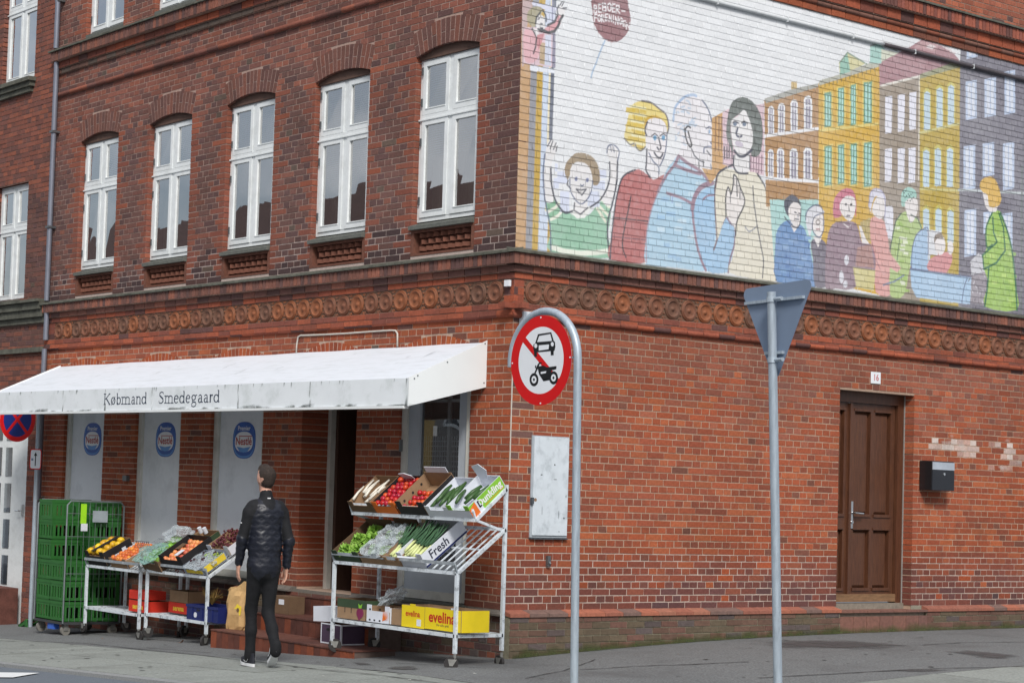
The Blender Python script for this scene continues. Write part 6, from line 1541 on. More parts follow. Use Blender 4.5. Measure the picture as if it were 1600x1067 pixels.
mb.build('wall', mortar_m, nbh, use_col=True)
for a, b, c, d in NW:
    w_ = make_window(c, d, c + (d - c) * .62, 0.0, nbh, a, b, curtain=[(a + .05, b - .05)] if c > 6 else [(a + .5, b - .06)], hinges=False); w_.location = (9.27, 0, -NG)
    mb = MB(); mb.box(a + 9.27 - .08, b + 9.27 + .06, -.12, .1, c - NG - .06, c - NG - .005); mb.build('window_sill', stone_m, nbh)
    if c > 6:
        for k in range(2): mb = MB(); mb.box(a + 9.27 - .05 + .04 * k, b + 9.27 + .03 - .04 * k, -.08 + .03 * k, .02, c - NG - .13 - .07 * k, c - NG - .062 - .07 * k); mb.build('sill_moulding', stone_m, nbh)
for z0, z1, o in ((3.62, 3.70, .04), (3.70, 3.80, .08), (3.80, 3.90, .11), (3.90, 3.94, .15), (3.22, 3.29, .05)):
    mb = MB(); mb.box(-5.8, -.02, -o, .02, z0 - NG, z1 - .002 - NG); mb.build('cornice', stone_m, nbh)
# white shop door of the neighbour
a, b, c, d = NDR
mb = MB(); mb.box(a + 9.27, b + 9.27, .08, .14, c - NG, d - NG); dn = mb.build('door', white_m, nbh)
for k in range(5):
    for xa, xb in ((-10.75, -10.55), (-10.42, -10.24)):
        z = .0 + k * .5 + .02; p = MB(); p.box(xa + 9.27, xb + 9.27, .070, .078, z - NG, z + .40 - NG); p.build('pane', glass_mat('shop_glass'), dn); p = MB(); p.box(xa + 9.27, xb + 9.27, .0785, .0795, z - NG, z + .40 - NG); p.build('pane_backing', room_m, dn)
mb = MB(); mb.box(-9.86 + 9.27, -9.83 + 9.27, .05, .08, .98 - NG, 1.14 - NG); mb.tube([NB(-9.845, .05, 1.05), NB(-9.845, .0, 1.05), NB(-9.95, .0, 1.05)], .010, 6); mb.build('handle', mat('bright_steel'), dn)
mb = MB(); mb.box(-10.6 + 9.27, -9.75 + 9.27, -.32, .0, -.62 - NG, .0 - NG); mb.build('low_brick_wall', mat('low_wall_brick', rgb(98, 62, 54), .9, var=.3, scale=9, bump=.4, bscale=40), nbh)
# ------------------------------------------------------------------ greengrocer's racks, crates and produce
rack_m = mat('chipped_white_paint', rgb(212, 220, 226), 0.5, var=0.06, scale=8, dirt=rgb(96, 100, 104), dirt_amt=.75, dirt_scale=16)
rack_g = mat('grey_rail', rgb(138, 146, 152), .5, var=.15, scale=9, dirt=rgb(206, 212, 216), dirt_amt=.5, dirt_scale=10)
rubber = mat('rubber_tyre', rgb(52, 50, 50), .8, var=.2, scale=20); castm = mat('caster_steel', rgb(150, 150, 146), .45, metal=.6, var=.2, scale=20)
RP = random.Random(21)
def caster(root, x, y, top, r=.064, ang=0.0):
    c, s = math.cos(ang), math.sin(ang)
    mb = MB(); mb.tube([(x, y, top), (x, y, top - .05)], .014, 8)
    ox, oy = x + .03 * c, y + .03 * s
    for k in (-1, 1): mb.hexa([(x - .02 * c + k * .018 * s - .002 * s, y - .02 * s - k * .018 * c, top - .05), (ox + .03 * c + k * .018 * s, oy + .03 * s - k * .018 * c, top - .05), (ox + .014 * c + k * .018 * s, oy + .014 * s - k * .018 * c, r * .7), (ox - .014 * c + k * .018 * s, oy - .014 * s - k * .018 * c, r * .7),
                             (x - .02 * c + k * .021 * s, y - .02 * s - k * .021 * c, top - .05), (ox + .03 * c + k * .021 * s, oy + .03 * s - k * .021 * c, top - .05), (ox + .014 * c + k * .021 * s, oy + .014 * s - k * .021 * c, r * .7), (ox - .014 * c + k * .021 * s, oy - .014 * s - k * .021 * c, r * .7)])
    w = mb.build('caster', castm, root)
    t = MB(); t.tube([(ox - .013 * s, oy + .013 * c, r), (ox + .013 * s, oy - .013 * c, r)], r, 18); t.build('wheel', rubber, w, smooth=40)
class Shelf:
    """sloping shelf plane of a rack: q(a, s, n) -> local place"""
    def __init__(self, x0, x1, yf, zf, yr, zr):
        self.x0, self.x1 = x0, x1; self.o = Vector((x0, yf, zf)); d = Vector((0, yr - yf, zr - zf)); self.len = d.length; self.s = d.normalized(); self.n = Vector((1, 0, 0)).cross(self.s)
    def q(self, a, s, n): return tuple(self.o + Vector((a, 0, 0)) + self.s * s + self.n * n)
    def mtx(self, root, a, s, n=.012, yaw=0.0):
        M = Matrix.Identity(4); X = Vector((1, 0, 0)); c, si = math.cos(yaw), math.sin(yaw)
        ex, ey = X * c + self.s * si, -X * si + self.s * c
        for i in range(3): M[i][0], M[i][1], M[i][2] = ex[i], ey[i], self.n[i]
        p = self.q(a, s, n)
        for i in range(3): M[i][3] = p[i]
        return root.matrix_basis @ M
def shelf_parts(root, sh, n_slats, lip, name):
    W = sh.x1 - sh.x0
    mb = MB()
    for a in (0, W): mb.bar(sh.q(a, 0, 0), sh.q(a, sh.len, 0), .03, .03)
    for s in (0, sh.len): mb.bar(sh.q(0, s, 0), sh.q(W, s, 0), .03, .032)
    mb.bar(sh.q(0, sh.len * .55, -.008), sh.q(W, sh.len * .55, -.008), .018, .014)
    fr = mb.build(name, rack_m, root)
    me = None
    for k in range(n_slats):
        a = W * (k + 1) / (n_slats + 1); t = MB(); t.bar(sh.q(a, .01, .004), sh.q(a, sh.len - .01, .004), .012, .010); t.build('slat', rack_m, fr)
    if lip:
        g = MB(); up = Vector((0, -.035, .085)); f0, f1 = Vector(sh.q(0, 0, 0)), Vector(sh.q(W, 0, 0))
        g.bar(f0 + up, f1 + up, .022, .03); g.bar(f0, f0 + up, .022, .016); g.bar(f1, f1 + up, .022, .016); g.build('front_rail', rack_g if lip == 2 else rack_m, fr)
    return fr
def rack(label, x0, x1, yf, yr, zlow, tiers, rear_top, rot=0.0, slats=9, lips=None):
    cx, cy = (x0 + x1) / 2, (yf + yr) / 2; g = ground_z(cx, cy)
    root = thing('display_rack', label, 'display rack', (cx, cy, g), rot, 'white metal display racks of the greengrocer')
    hw, hd = (x1 - x0) / 2, (yr - yf) / 2
    gl = lambda x, y: ground_z(cx + x, cy + y) - g
    tops = {(-1): tiers[0][1], 1: rear_top}
    for sx in (-1, 1):
        for sy in (-1, 1):
            t = MB(); b0 = gl(sx * hw, sy * hd); t.bar((sx * hw, sy * hd, b0 + .12), (sx * hw, sy * hd, tops[sy]), .030, .030, up=(0, 1, 0)); t.build('post', rack_m, root)
            nm = len(root.children); caster(root, sx * hw, sy * hd, .155, ang=RP.uniform(0, 6.28))
            for ch in root.children[nm:] if False else []: pass
    low = Shelf(-hw, hw, -hd, zlow, hd, zlow); shelf_parts(root, low, slats, 0, 'lower_shelf')
    shs = []
    for k, (yfo, zf, yro, zr) in enumerate(tiers):
        s = Shelf(-hw, hw, -hd + yfo, zf, hd + yro, zr); shelf_parts(root, s, slats + 8, (lips or [1, 1])[k], 'sloping_shelf'); shs.append(s)
        if yfo > .05:
            for sx in (-1, 1): t = MB(); t.bar((sx * hw, hd, zf - .1), (sx * hw, -hd + yfo, zf), .022, .022); t.build('bracket', rack_m, root)
    bpy.context.view_layer.update()
    return root, low, shs
rackC, lowC, (midC, topC) = rack('tall white two tier display rack of vegetables beside the corner', -1.36, .45, -1.0, -.44, .31, [(0, .87, 0, 1.27), (.20, 1.35, 0, 1.64)], 1.68, slats=11, lips=[2, 1])
rackB, lowB, (topB,) = rack('white display rack of grapes, peaches and green fruit in the middle', -5.13, -3.88, -.80, -.25, .26, [(0, .755, 0, 1.10)], 1.12, lips=[2])
rackA, lowA, (topA,) = rack('low white display rack of yellow and orange fruit beside the green crates', -6.60, -5.36, -.75, -.20, .30, [(0, .80, 0, 1.08)], 1.10, lips=[2])

card = mat('brown_cardboard', rgb(150, 122, 94), .9, var=.1, scale=12); card_d = mat('dark_cardboard', rgb(104, 82, 62), .9, var=.12, scale=12)
blkc = mat('black_card', rgb(34, 32, 34), .7, var=.15, scale=10); whc = mat('white_card', rgb(214, 218, 226), .7, var=.05, scale=8); grnc = mat('dark_green_card', rgb(54, 72, 50), .7, var=.12)
orgc = mat('orange_card', rgb(222, 112, 40), .65, var=.08); limec = mat('lime_card', rgb(132, 190, 58), .6, var=.06); redc = mat('red_card', rgb(206, 52, 36), .6, var=.06); yelc = mat('yellow_card', rgb(232, 206, 30), .55, var=.05)
purc = mat('purple_card', rgb(74, 58, 78), .7, var=.1); navy = mat('navy_plastic', rgb(30, 40, 96), .45, var=.08); txt_d = mat('print_dark', rgb(50, 54, 70), .7); txt_r = mat('print_red', rgb(190, 50, 30), .7); txt_w = mat('print_white', rgb(230, 230, 226), .7); txt_y = mat('print_yellow', rgb(226, 200, 60), .7)
def box(name, label, cat, M, w, l, h, mats, group='fruit and vegetable boxes on the racks', tall=0.0, notch=True, inner=None, t=.006):
    """open box: base, four walls; local x across, y up the shelf, z off the shelf. mats = outside, inside"""
    root = bpy.data.objects.new(name, None); COL.objects.link(root); root.empty_display_size = .1
    root.matrix_basis = M; tag(root, label, cat, group)
    mo_, mi_ = mats if isinstance(mats, (list, tuple)) else (mats, mats)
    def wall(x0, x1, y0, y1, hh, nm, out):
        mb = MB(); mb.box(x0, x1, y0, y1, 0.0, hh, 1)
        # outside skin
        e = .0008
        if out == 'f': mb.add([(x0, y0 - e, 0), (x1, y0 - e, 0), (x1, y0 - e, hh), (x0, y0 - e, hh)], [(0, 1, 2, 3)], 0)
        if out == 'b': mb.add([(x1, y1 + e, 0), (x0, y1 + e, 0), (x0, y1 + e, hh), (x1, y1 + e, hh)], [(0, 1, 2, 3)], 0)
        if out == 'l': mb.add([(x0 - e, y1, 0), (x0 - e, y0, 0), (x0 - e, y0, hh), (x0 - e, y1, hh)], [(0, 1, 2, 3)], 0)
        if out == 'r': mb.add([(x1 + e, y0, 0), (x1 + e, y1, 0), (x1 + e, y1, hh), (x1 + e, y0, hh)], [(0, 1, 2, 3)], 0)
        return mb.build(nm, [mo_, mi_], root)
    mb = MB(); mb.box(0, w, 0, l, -.0, t, 1); mb.build('base', [mo_, mi_], root)
    f = wall(0, w, 0, t, h * (.72 if notch else 1), 'front_wall', 'f'); wall(0, w, l - t, l, h + tall, 'back_wall', 'b'); L_ = wall(0, t, t, l - t, h, 'side_wall', 'l'); R_ = wall(w - t, w, t, l - t, h, 'side_wall', 'r')
    if notch:
        for x0, x1 in ((0, w * .2), (w * .8, w)): mb = MB(); mb.box(x0, x1, 0.0003, t, h * .72, h + .012, 0); mb.build('corner_flap', [mo_, mi_], root)
    return root
def label_on(root, body, size, place, M, xs=1.0, bold=.0, face='f', shear=0.0, w=0, l=0, name='print'):
    """print on a wall of a box; place = (across, up)"""
    fn = {'f': lambda a, b, d: (place[0] + a, -.0012 - d, place[1] + b), 'r': lambda a, b, d: (w + .0012 + d, place[0] + a, place[1] + b), 'l': lambda a, b, d: (-.0012 - d, place[0] - a, place[1] + b)}[face]
    mb = MB(); text_mesh(body, size, fn, mb, 0, .0006, xs=xs, bold=bold, shear=shear); mb.build(name, M, root); return root
def put(label, name, cat, mesh, root, pts, group, sc=1.0, jit=.15):
    for p in pts:
        o = bpy.data.objects.new(name, mesh); COL.objects.link(o)
        s = sc * RP.uniform(1 - jit, 1 + jit)
        o.matrix_basis = root.matrix_basis @ Matrix.Translation(Vector(p)) @ Matrix.Rotation(RP.uniform(0, 6.28), 4, Vector((RP.uniform(-1, 1), RP.uniform(-1, 1), RP.uniform(-.3, 1))).normalized()) @ Matrix.Scale(s, 4)
        tag(o, label, cat, group)
def pack(w, l, d, h, layers=1, m=.012):
    """places for round fruit of diameter d in a box w x l"""
    out = []
    for k in range(layers):
        z = h + k * d * .72; ny = max(1, int((l - 2 * m) / (d * .92))); nx = max(1, int((w - 2 * m) / d))
        for j in range(ny):
            for i in range(nx - (j + k) % 2 * (nx > 2)):
                out.append((m + d / 2 + i * (w - 2 * m - d) / max(1, nx - 1) + ((j + k) % 2) * d * .3 * (nx > 2) + RP.uniform(-.004, .004), m + d / 2 + j * (l - 2 * m - d) / max(1, ny - 1) + RP.uniform(-.004, .004), z + RP.uniform(-.006, .008)))
    return out
def fruit_mesh(name, M, r=.036, sq=(1, 1, .95), stem=True):
    mb = MB(); mb.ball((0, 0, 0), r, 10, 7, sq)
    if stem: mb.tube([(0, 0, r * .85), (.002, 0, r * 1.2)], .0025, 5, 1)
    return mb.mesh(name, [M, mat('fruit_stem', rgb(84, 66, 40), .8)], smooth=True)
def fm(n, c, rough=.4, var=.25, c2=None, amt=0): return mat('fruit_' + n, c, rough, var=var, scale=24, dirt=c2, dirt_amt=amt, dirt_scale=14, rnd=.32)
orange_f = fruit_mesh('orange', fm('orange', rgb(216, 122, 56), c2=rgb(222, 70, 36), amt=.4)); green_f = fruit_mesh('green_apple', fm('green', rgb(126, 176, 62))); peach_f = fruit_mesh('peach', fm('peach', rgb(224, 140, 92), c2=rgb(188, 46, 46), amt=.9), r=.035); tom_f = fruit_mesh('tomato', fm('tomato', rgb(196, 58, 36), .3), r=.03)
yel_f = fruit_mesh('yellow_melon', fm('yellow', rgb(228, 186, 40), c2=rgb(206, 150, 30), amt=.5), r=.042, sq=(1, 1.25, .95)); grape_d = fruit_mesh('dark_grapes', fm('dgrape', rgb(62, 34, 46), .3), .02); grape_g = fruit_mesh('green_grapes', fm('ggrape', rgb(150, 178, 76), .3), .02)
def bunch(M, n, rx, ry, rz, r):
    mb = MB()
    for k in range(n):
        a, b = RP.uniform(0, 6.28), RP.uniform(-1, 1); q = math.sqrt(1 - b * b) * RP.uniform(.6, 1)
        mb.ball((rx * q * math.cos(a), ry * q * math.sin(a), rz * b), r, 6, 4)
    return mb.mesh('grape_bunch', M, smooth=True)
def film(name, label, cat, P, size, group, Mt, flat=.5, seed=0, spikes=.3):
    rr_ = random.Random(seed); bm = bmesh.new(); bmesh.ops.create_icosphere(bm, subdivisions=3, radius=1.0)
    for v in bm.verts:
        n_ = math.sin(v.co.x * 5.1 + seed) * math.sin(v.co.y * 6.3 + seed * 2) + math.sin(v.co.z * 7.7 + v.co.x * 3) * .7
        v.co *= 1 + spikes * n_ * .45 + rr_.uniform(-.09, .09)
        v.co = Vector((v.co.x * size[0], v.co.y * size[1], v.co.z * size[2]))
    me = bpy.data.meshes.new(name); bm.to_mesh(me); bm.free(); me.materials.append(Mt)
    o = bpy.data.objects.new(name, me); COL.objects.link(o); o.matrix_basis = P; return tag(o, label, cat, group)
def film_mat(name, tint, a):
    if name in MATS: return MATS[name]
    M = bpy.data.materials.new(name); M.use_nodes = True; N, Lk = M.node_tree.nodes, M.node_tree.links; bs = N['Principled BSDF']
    bs.inputs['Base Color'].default_value = (*tint, 1); bs.inputs['Roughness'].default_value = .18
    nz = N.new('ShaderNodeTexNoise'); nz.inputs['Scale'].default_value = 22; nz.inputs['Detail'].default_value = 4
    mr = N.new('ShaderNodeMapRange'); mr.inputs[1].default_value = .35; mr.inputs[2].default_value = .7; mr.inputs[3].default_value = a * .35; mr.inputs[4].default_value = min(1, a * 1.7)
    Lk.new(nz.outputs[0], mr.inputs[0]); Lk.new(mr.outputs[0], bs.inputs['Alpha'])
    bp = N.new('ShaderNodeBump'); bp.inputs['Strength'].default_value = .7; bp.inputs['Distance'].default_value = .02; Lk.new(nz.outputs[0], bp.inputs['Height']); Lk.new(bp.outputs[0], bs.inputs['Normal'])
    MATS[name] = M; return M
clear = film_mat('clear_film', rgb(206, 216, 222), .45); teal = film_mat('teal_film', rgb(150, 190, 184), .5)
GF = 'loose fruit in the boxes'; GV = 'vegetables in the boxes'; GP = 'plastic wrappings over the produce'
# ---- left rack: yellow fruit in a black box, orange tray, wire basket
M = topA.mtx(rackA, .02, .02); b_ = box('fruit_box', 'black cardboard box of yellow melons on the left rack', 'box', M, .44, .42, .17, (blkc, card)); label_on(b_, 'MANGO', .05, (.2, .05), txt_y, face='r', w=.44)
put('yellow melon in the black box on the left rack', 'yellow_melon', 'melon', yel_f, b_, pack(.44, .42, .09, .15), GF)
mb = MB(); mb.box(.18, .25, .0, .40, .185, .192); mb.build('divider', blkc, b_); mb = MB(); mb.box(.441, .4425, .26, .32, .06, .11); mb.build('sticker', whc, b_)
M = topA.mtx(rackA, .56, .02, yaw=-.03); b_ = box('fruit_box', 'pale cardboard tray of small orange fruit on the left rack', 'box', M, .40, .44, .11, (card, whc)); put('small orange fruit in the tray on the left rack', 'orange', 'orange', orange_f, b_, pack(.40, .44, .062, .095), GF, .85)
mb = MB()
for k in range(7): mb.bar((.02 + k * .045, 0, .0), (.02 + k * .045, .3, .0), .006, .006); mb.bar((.02 + k * .045, 0, 0), (.02 + k * .045, 0, .12), .006, .006)
mb.bar((0, 0, .12), (.32, 0, .12), .01, .01); mb.bar((0, .3, 0), (.32, .3, 0), .01, .01)
o = tag(mb.build('wire_basket', rack_g), 'empty grey wire basket at the back of the left rack', 'basket'); o.matrix_basis = topA.mtx(rackA, .78, .32, n=.10)
# ---- middle rack
M = topB.mtx(rackB, -.06, .0, yaw=-.04); b_ = box('fruit_box', 'open box of green apples under clear film on the middle rack', 'box', M, .40, .52, .13, (card_d, card)); put('green apple under the film on the middle rack', 'green_apple', 'apple', green_f, b_, pack(.40, .52, .07, .12), GF)
film('film_wrap', 'crumpled teal plastic film round the green apples', 'plastic film', M @ Matrix.Translation((.10, .12, .15)), (.22, .20, .06), GP, teal, seed=2, spikes=.5); film('film_wrap', 'clear plastic film bunched behind the green apples', 'plastic film', M @ Matrix.Translation((.16, .5, .16)), (.24, .14, .09), GP, clear, seed=5, spikes=.5)
M = topB.mtx(rackB, .36, .02, n=.05); b_ = box('fruit_box', 'black cardboard tray of red and yellow peaches on the middle rack', 'box', M, .46, .46, .16, (blkc, blkc)); put('red and yellow peach in the black tray', 'peach', 'peach', peach_f, b_, pack(.46, .46, .07, .085), GF)
mb = MB(); mb.box(.2, .26, .08, .2, .125, .132); mb.build('paper_slip', whc, b_)
mb = MB(); mb.box(.02, .10, .22, .34, .115, .12); mb.build('inner_flap', card_d, b_)
M = topB.mtx(rackB, .82, .0, n=.03); b_ = box('fruit_box', 'clear tray of dark grapes at the front of the middle rack', 'box', M, .40, .34, .09, (film_mat('tray_plastic', rgb(190, 204, 222), .5), film_mat('tray_plastic', rgb(190, 204, 222), .5)), notch=False)
gb = [bunch(fm('dgrape', rgb(62, 34, 46), .3), 34, .07, .09, .03, .014) for k in range(2)]
put('bunch of dark grapes in the clear tray', 'grape_bunch', 'grapes', gb[0], b_, [(.10, .1, .05), (.27, .1, .05), (.12, .25, .05), (.29, .25, .055)], GF, jit=.05); film('film_wrap', 'clear film over the tray of dark grapes', 'plastic film', M @ Matrix.Translation((.19, .15, .085)), (.20, .19, .022), GP, clear, seed=8, spikes=.4)
mb = MB(); mb.box(.405, .409, .02, .32, .015, .085); mb.build('yellow_print', txt_y, b_); mb = MB(); mb.box(.05, .37, -.004, -.002, .01, .05); mb.build('yellow_print', txt_y, b_)
M = topB.mtx(rackB, .86, .36, n=.06); b_ = box('fruit_box', 'pale crate of red grapes at the back of the middle rack', 'box', M, .42, .36, .10, (whc, card)); gr = bunch(fm('rgrape', rgb(96, 44, 54), .3), 34, .07, .09, .03, .014)
put('bunch of red grapes in the pale crate', 'grape_bunch', 'grapes', gr, b_, [(.10, .1, .09), (.28, .1, .09), (.12, .25, .1), (.3, .26, .1)], GF, jit=.05)
M = topB.mtx(rackB, 1.02, .22, n=.10); gg = bunch(fm('ggrape', rgb(150, 178, 76), .3), 34, .07, .09, .03, .014)
for k, dx in enumerate((0, .13)):
    o = bpy.data.objects.new('grape_bunch', gg); COL.objects.link(o); o.matrix_basis = M @ Matrix.Translation((dx, .03 * k, 0)); tag(o, 'bunch of green grapes at the right end of the middle rack', 'grapes', GF)
film('film_wrap', 'white film around the green grapes', 'plastic film', M @ Matrix.Translation((.1, -.08, .0)), (.16, .05, .03), GP, clear, seed=11, spikes=.5)
M = topB.mtx(rackB, .44, .48, n=.10); b_ = box('fruit_box', 'green card box at the back of the middle rack', 'box', M, .36, .14, .10, (grnc, card)); 
for x_ in (.1, .2): mb = MB(); mb.tube([(x_, .07, .1), (x_, .07, .17)], .025, 10); mb.build('small_jar', whc, b_)
# ---- lower shelves left
def world(x, y, z, rz=0.0): return Matrix.Translation((x, y, z)) @ Matrix.Rotation(rz, 4, 'Z')
zb = lambda r: r.location.z
M = world(-5.68, -.70, zb(rackA) + .33); b_ = box('carton', 'red carton with yellow lettering on the lower shelf of the left rack', 'box', M, .40, .30, .13, (redc, card), notch=False, group='cartons on the lower shelves'); label_on(b_, 'serena', .085, (.2, .06), txt_y, bold=.002)
M2 = world(-5.68, -.70, zb(rackA) + .475); b_ = box('carton', 'plain red carton lying on top of the lettered red carton', 'box', M2, .36, .28, .10, (redc, redc), notch=False, group='cartons on the lower shelves')
M = world(-5.05, -.55, zb(rackB) + .29); b_ = box('carton', 'shaded red carton with yellow lettering on the lower shelf of the middle rack', 'box', M, .42, .28, .12, (redc, card), notch=False, group='cartons on the lower shelves'); label_on(b_, 'serena', .085, (.21, .055), txt_y, bold=.002)
M = world(-5.03, -.55, zb(rackB) + .415); b_ = box('carton', 'plain brown carton on top of the shaded red carton', 'box', M, .38, .26, .13, (card, card_d), notch=False, group='cartons on the lower shelves')
def plastic_crate(name, label, M, w, l, h, Mt, cat='crate', group=None):
    root = bpy.data.objects.new(name, None); COL.objects.link(root); root.empty_display_size = .1; root.matrix_basis = M; tag(root, label, cat, group)
    mb = MB(); t = .012; mb.box(0, w, 0, l, 0, t)
    mb.box(0, w, 0, t, t, h); mb.box(0, w, l - t, l, t, h); mb.box(0, t, t, l - t, t, h); mb.box(w - t, w, t, l - t, t, h); mb.box(-.008, w + .008, -.008, 0, h - .03, h); mb.box(-.008, w + .008, l, l + .008, h - .03, h)
    mb.build('shell', Mt, root)
    for x in (w * .18, w * .5, w * .82): q = MB(); q.box(x - .01, x + .01, -.007, 0, .01, h - .03); q.build('rib', Mt, root)
    q = MB(); q.box(w * .32, w * .42, -.002, 0, h * .6, h * .72); q.build('handle_hole', blkc, root)
    return root
cr = plastic_crate('plastic_crate', 'navy blue plastic crate on the lower shelf of the middle rack', world(-4.28, -.80, zb(rackB) + .275), .62, .38, .17, navy)
mb = MB(); mb.prism(rounded(.18, .06, .03, .028), lambda a, b, d: (a, -.003 - d, b), 0, .001); mb.build('sticker', whc, cr)
# ---- tall rack, upper shelf
def stick(c0, c1, r0, r1, mb, mi=0): mb.tube([c0, tuple((Vector(c0) + Vector(c1)) / 2 + Vector((0, 0, .008))), c1], [r0, (r0 + r1) / 2, r1], 6, mi)
M = topC.mtx(rackC, .02, .0); b_ = box('vegetable_box', 'brown cardboard box of white asparagus on the top shelf of the tall rack', 'box', M, .36, .44, .12, (card_d, card)); wv = mat('white_veg', rgb(226, 220, 206), .5, var=.1, scale=20)
for k in range(9):
    mb = MB(); stick((0, 0, 0), (.0, .21, .0), .014, .010, mb); o = tag(mb.build('white_asparagus', wv, smooth=True), 'white asparagus spear in the brown box', 'asparagus', GV); o.matrix_basis = M @ Matrix.Translation((.03 + .034 * k, .02 + RP.uniform(0, .16), .09 + RP.uniform(0, .03))) @ Matrix.Rotation(RP.uniform(-.25, .25), 4, 'Z')
M = topC.mtx(rackC, .40, .0); b_ = box('vegetable_box', 'orange cardboard box of tomatoes on the top shelf of the tall rack', 'box', M, .34, .44, .13, (orgc, blkc)); put('red tomato in the orange box', 'tomato', 'tomato', tom_f, b_, pack(.34, .44, .062, .10), GF)
M2 = M @ Matrix.Translation((.10, .40, .12)) @ Matrix.Rotation(.5, 4, 'X'); mb = MB(); mb.prism([(0, 0), (.16, 0), (.19, .07), (.13, .13), (.03, .11)], lambda a, b, d: (a, d, b), 0, .006); mb.build('upright_flap', whc, b_).matrix_basis = b_.matrix_basis.inverted() @ M2
M = topC.mtx(rackC, .77, .0); b_ = box('vegetable_box', 'black cardboard box with red tomatoes and high brown sides on the top shelf', 'box', M, .40, .46, .15, (blkc, card), tall=.015); put('red tomato in the black box', 'tomato', 'tomato', tom_f, b_, pack(.40, .30, .062, .06), GF)
mb = MB(); mb.box(.05, .36, .452, .458, .166, .23); mb.build('white_flap', whc, b_)
for k in range(3):
    mb = MB(); mb.prism([(.014 * math.cos(t * .785), .014 * math.sin(t * .785)) for t in range(8)], lambda a, b, d: (.0062 + d, .1 + .13 * k + a, .09 + b), 0, .001); mb.build('air_hole', blkc, b_)
M = topC.mtx(rackC, 1.18, .0); b_ = box('vegetable_box', 'white cardboard box of cucumbers on the top shelf', 'box', M, .32, .46, .11, (whc, whc)); cuc = mat('cucumber_skin', rgb(58, 88, 46), .4, var=.25, scale=20)
for k in range(6):
    mb = MB(); mb.tube([(0, 0, 0), (.004, .08, .004), (0, .18, .006), (-.004, .26, .0)], [.012, .022, .022, .012], 8); o = tag(mb.build('cucumber', cuc, smooth=True), 'green cucumber in the white box', 'cucumber', GV); o.matrix_basis = M @ Matrix.Translation((.05 + .045 * k, .03 + .05 * (k % 3), .09 + .02 * (k % 2))) @ Matrix.Rotation(RP.uniform(-.3, .3), 4, 'Z')
M = topC.mtx(rackC, 1.50, .0); b_ = box('vegetable_box', 'lime green, white and orange cardboard box of courgettes at the end of the top shelf', 'box', M, .30, .48, .13, (limec, whc)); label_on(b_, 'Dunkling', .095, (.28, .07), txt_w, face='r', w=.30, bold=.003, xs=1.0)
for k in range(4):
    mb = MB(); mb.tube([(0, 0, 0), (0, .1, .006), (0, .2, 0)], [.014, .022, .016], 8); o = tag(mb.build('courgette', cuc, smooth=True), 'dark green courgette in the lime green box', 'courgette', GV); o.matrix_basis = M @ Matrix.Translation((.05 + .06 * k, .08 + .07 * (k % 2), .11)) @ Matrix.Rotation(RP.uniform(-.4, .4), 4, 'Z')
mb = MB(); mb.add([(.3016, .0, .0), (.3016, .16, .0), (.3016, .10, .128), (.3016, .0, .095)], [(0, 1, 2, 3)]); mb.add([(.0, -.0016, 0), (.3, -.0016, 0), (.3, -.0016, .09), (.0, -.0016, .09)], [(0, 1, 2, 3)], 1); mb.build('orange_print', [orgc, whc], b_)
mb = MB(); mb.add([(.3018, .10, .0), (.3018, .16, .0), (.3018, .13, .128), (.3018, .09, .128)], [(0, 1, 2, 3)]); mb.add([(.3020, .18, .018), (.3020, .46, .018), (.3020, .46, .024), (.3020, .18, .024)], [(0, 1, 2, 3)], 1); mb.build('white_print', [whc, orgc], b_)
mb = MB(); mb.prism([(0, 0), (.12, 0), (.16, .08), (.09, .15), (-.02, .12)], lambda a, b, d: (.02 + a, .46 + d, .12 + b), 0, .005); mb.build('upright_flap', whc, b_)
# ---- tall rack, middle shelf
leaf_m = mat('lettuce_leaf', rgb(128, 172, 66), .5, var=.3, scale=16, dirt=rgb(186, 206, 120), dirt_amt=.6, dirt_scale=8)
def lettuce(seed, n=26, r=.10):
    rr_ = random.Random(seed); mb = MB()
    for k in range(n):
        a = k * 2.4; t = .25 + .75 * k / n; w = .05 + .04 * t; hgt = r * (1.25 - .45 * t); d = r * .75 * t
        c, s = math.cos(a), math.sin(a); P = []
        for i in range(5):
            u = i / 4
            for j in (-1, 0, 1):
                x = d * (u ** .8) * 1.1 + .01; y = j * w * math.sin(math.pi * (.15 + .8 * u)); z = hgt * u + rr_.uniform(-.008, .008) - .02 * abs(j) * u - (.05 * u * u * t)
                P.append((c * x - s * y, s * x + c * y, z))
        mb.add(P, [(3 * i + j, 3 * i + j + 1, 3 * i + j + 4, 3 * i + j + 3) for i in range(4) for j in range(2)])
    return mb.mesh('lettuce', leaf_m, smooth=True)
LM = [lettuce(k) for k in range(3)]
M = midC.mtx(rackC, .02, .01); b_ = box('vegetable_box', 'dark green cardboard tray of lettuce on the middle shelf of the tall rack', 'box', M, .40, .52, .11, (grnc, card_d), tall=.03)
for k, (x, y) in enumerate(((.10, .09), (.29, .10), (.12, .27), (.30, .29), (.2, .42))):
    o = bpy.data.objects.new('lettuce', LM[k % 3]); COL.objects.link(o); o.matrix_basis = M @ Matrix.Translation((x, y, .04)) @ Matrix.Rotation(RP.uniform(0, 6), 4, 'Z'); tag(o, 'leafy green lettuce in the dark green tray', 'lettuce', GV)
M = midC.mtx(rackC, .44, .01); b_ = box('vegetable_box', 'brown tray of bagged salad on the middle shelf of the tall rack', 'box', M, .36, .54, .10, (card, card_d), tall=.05)
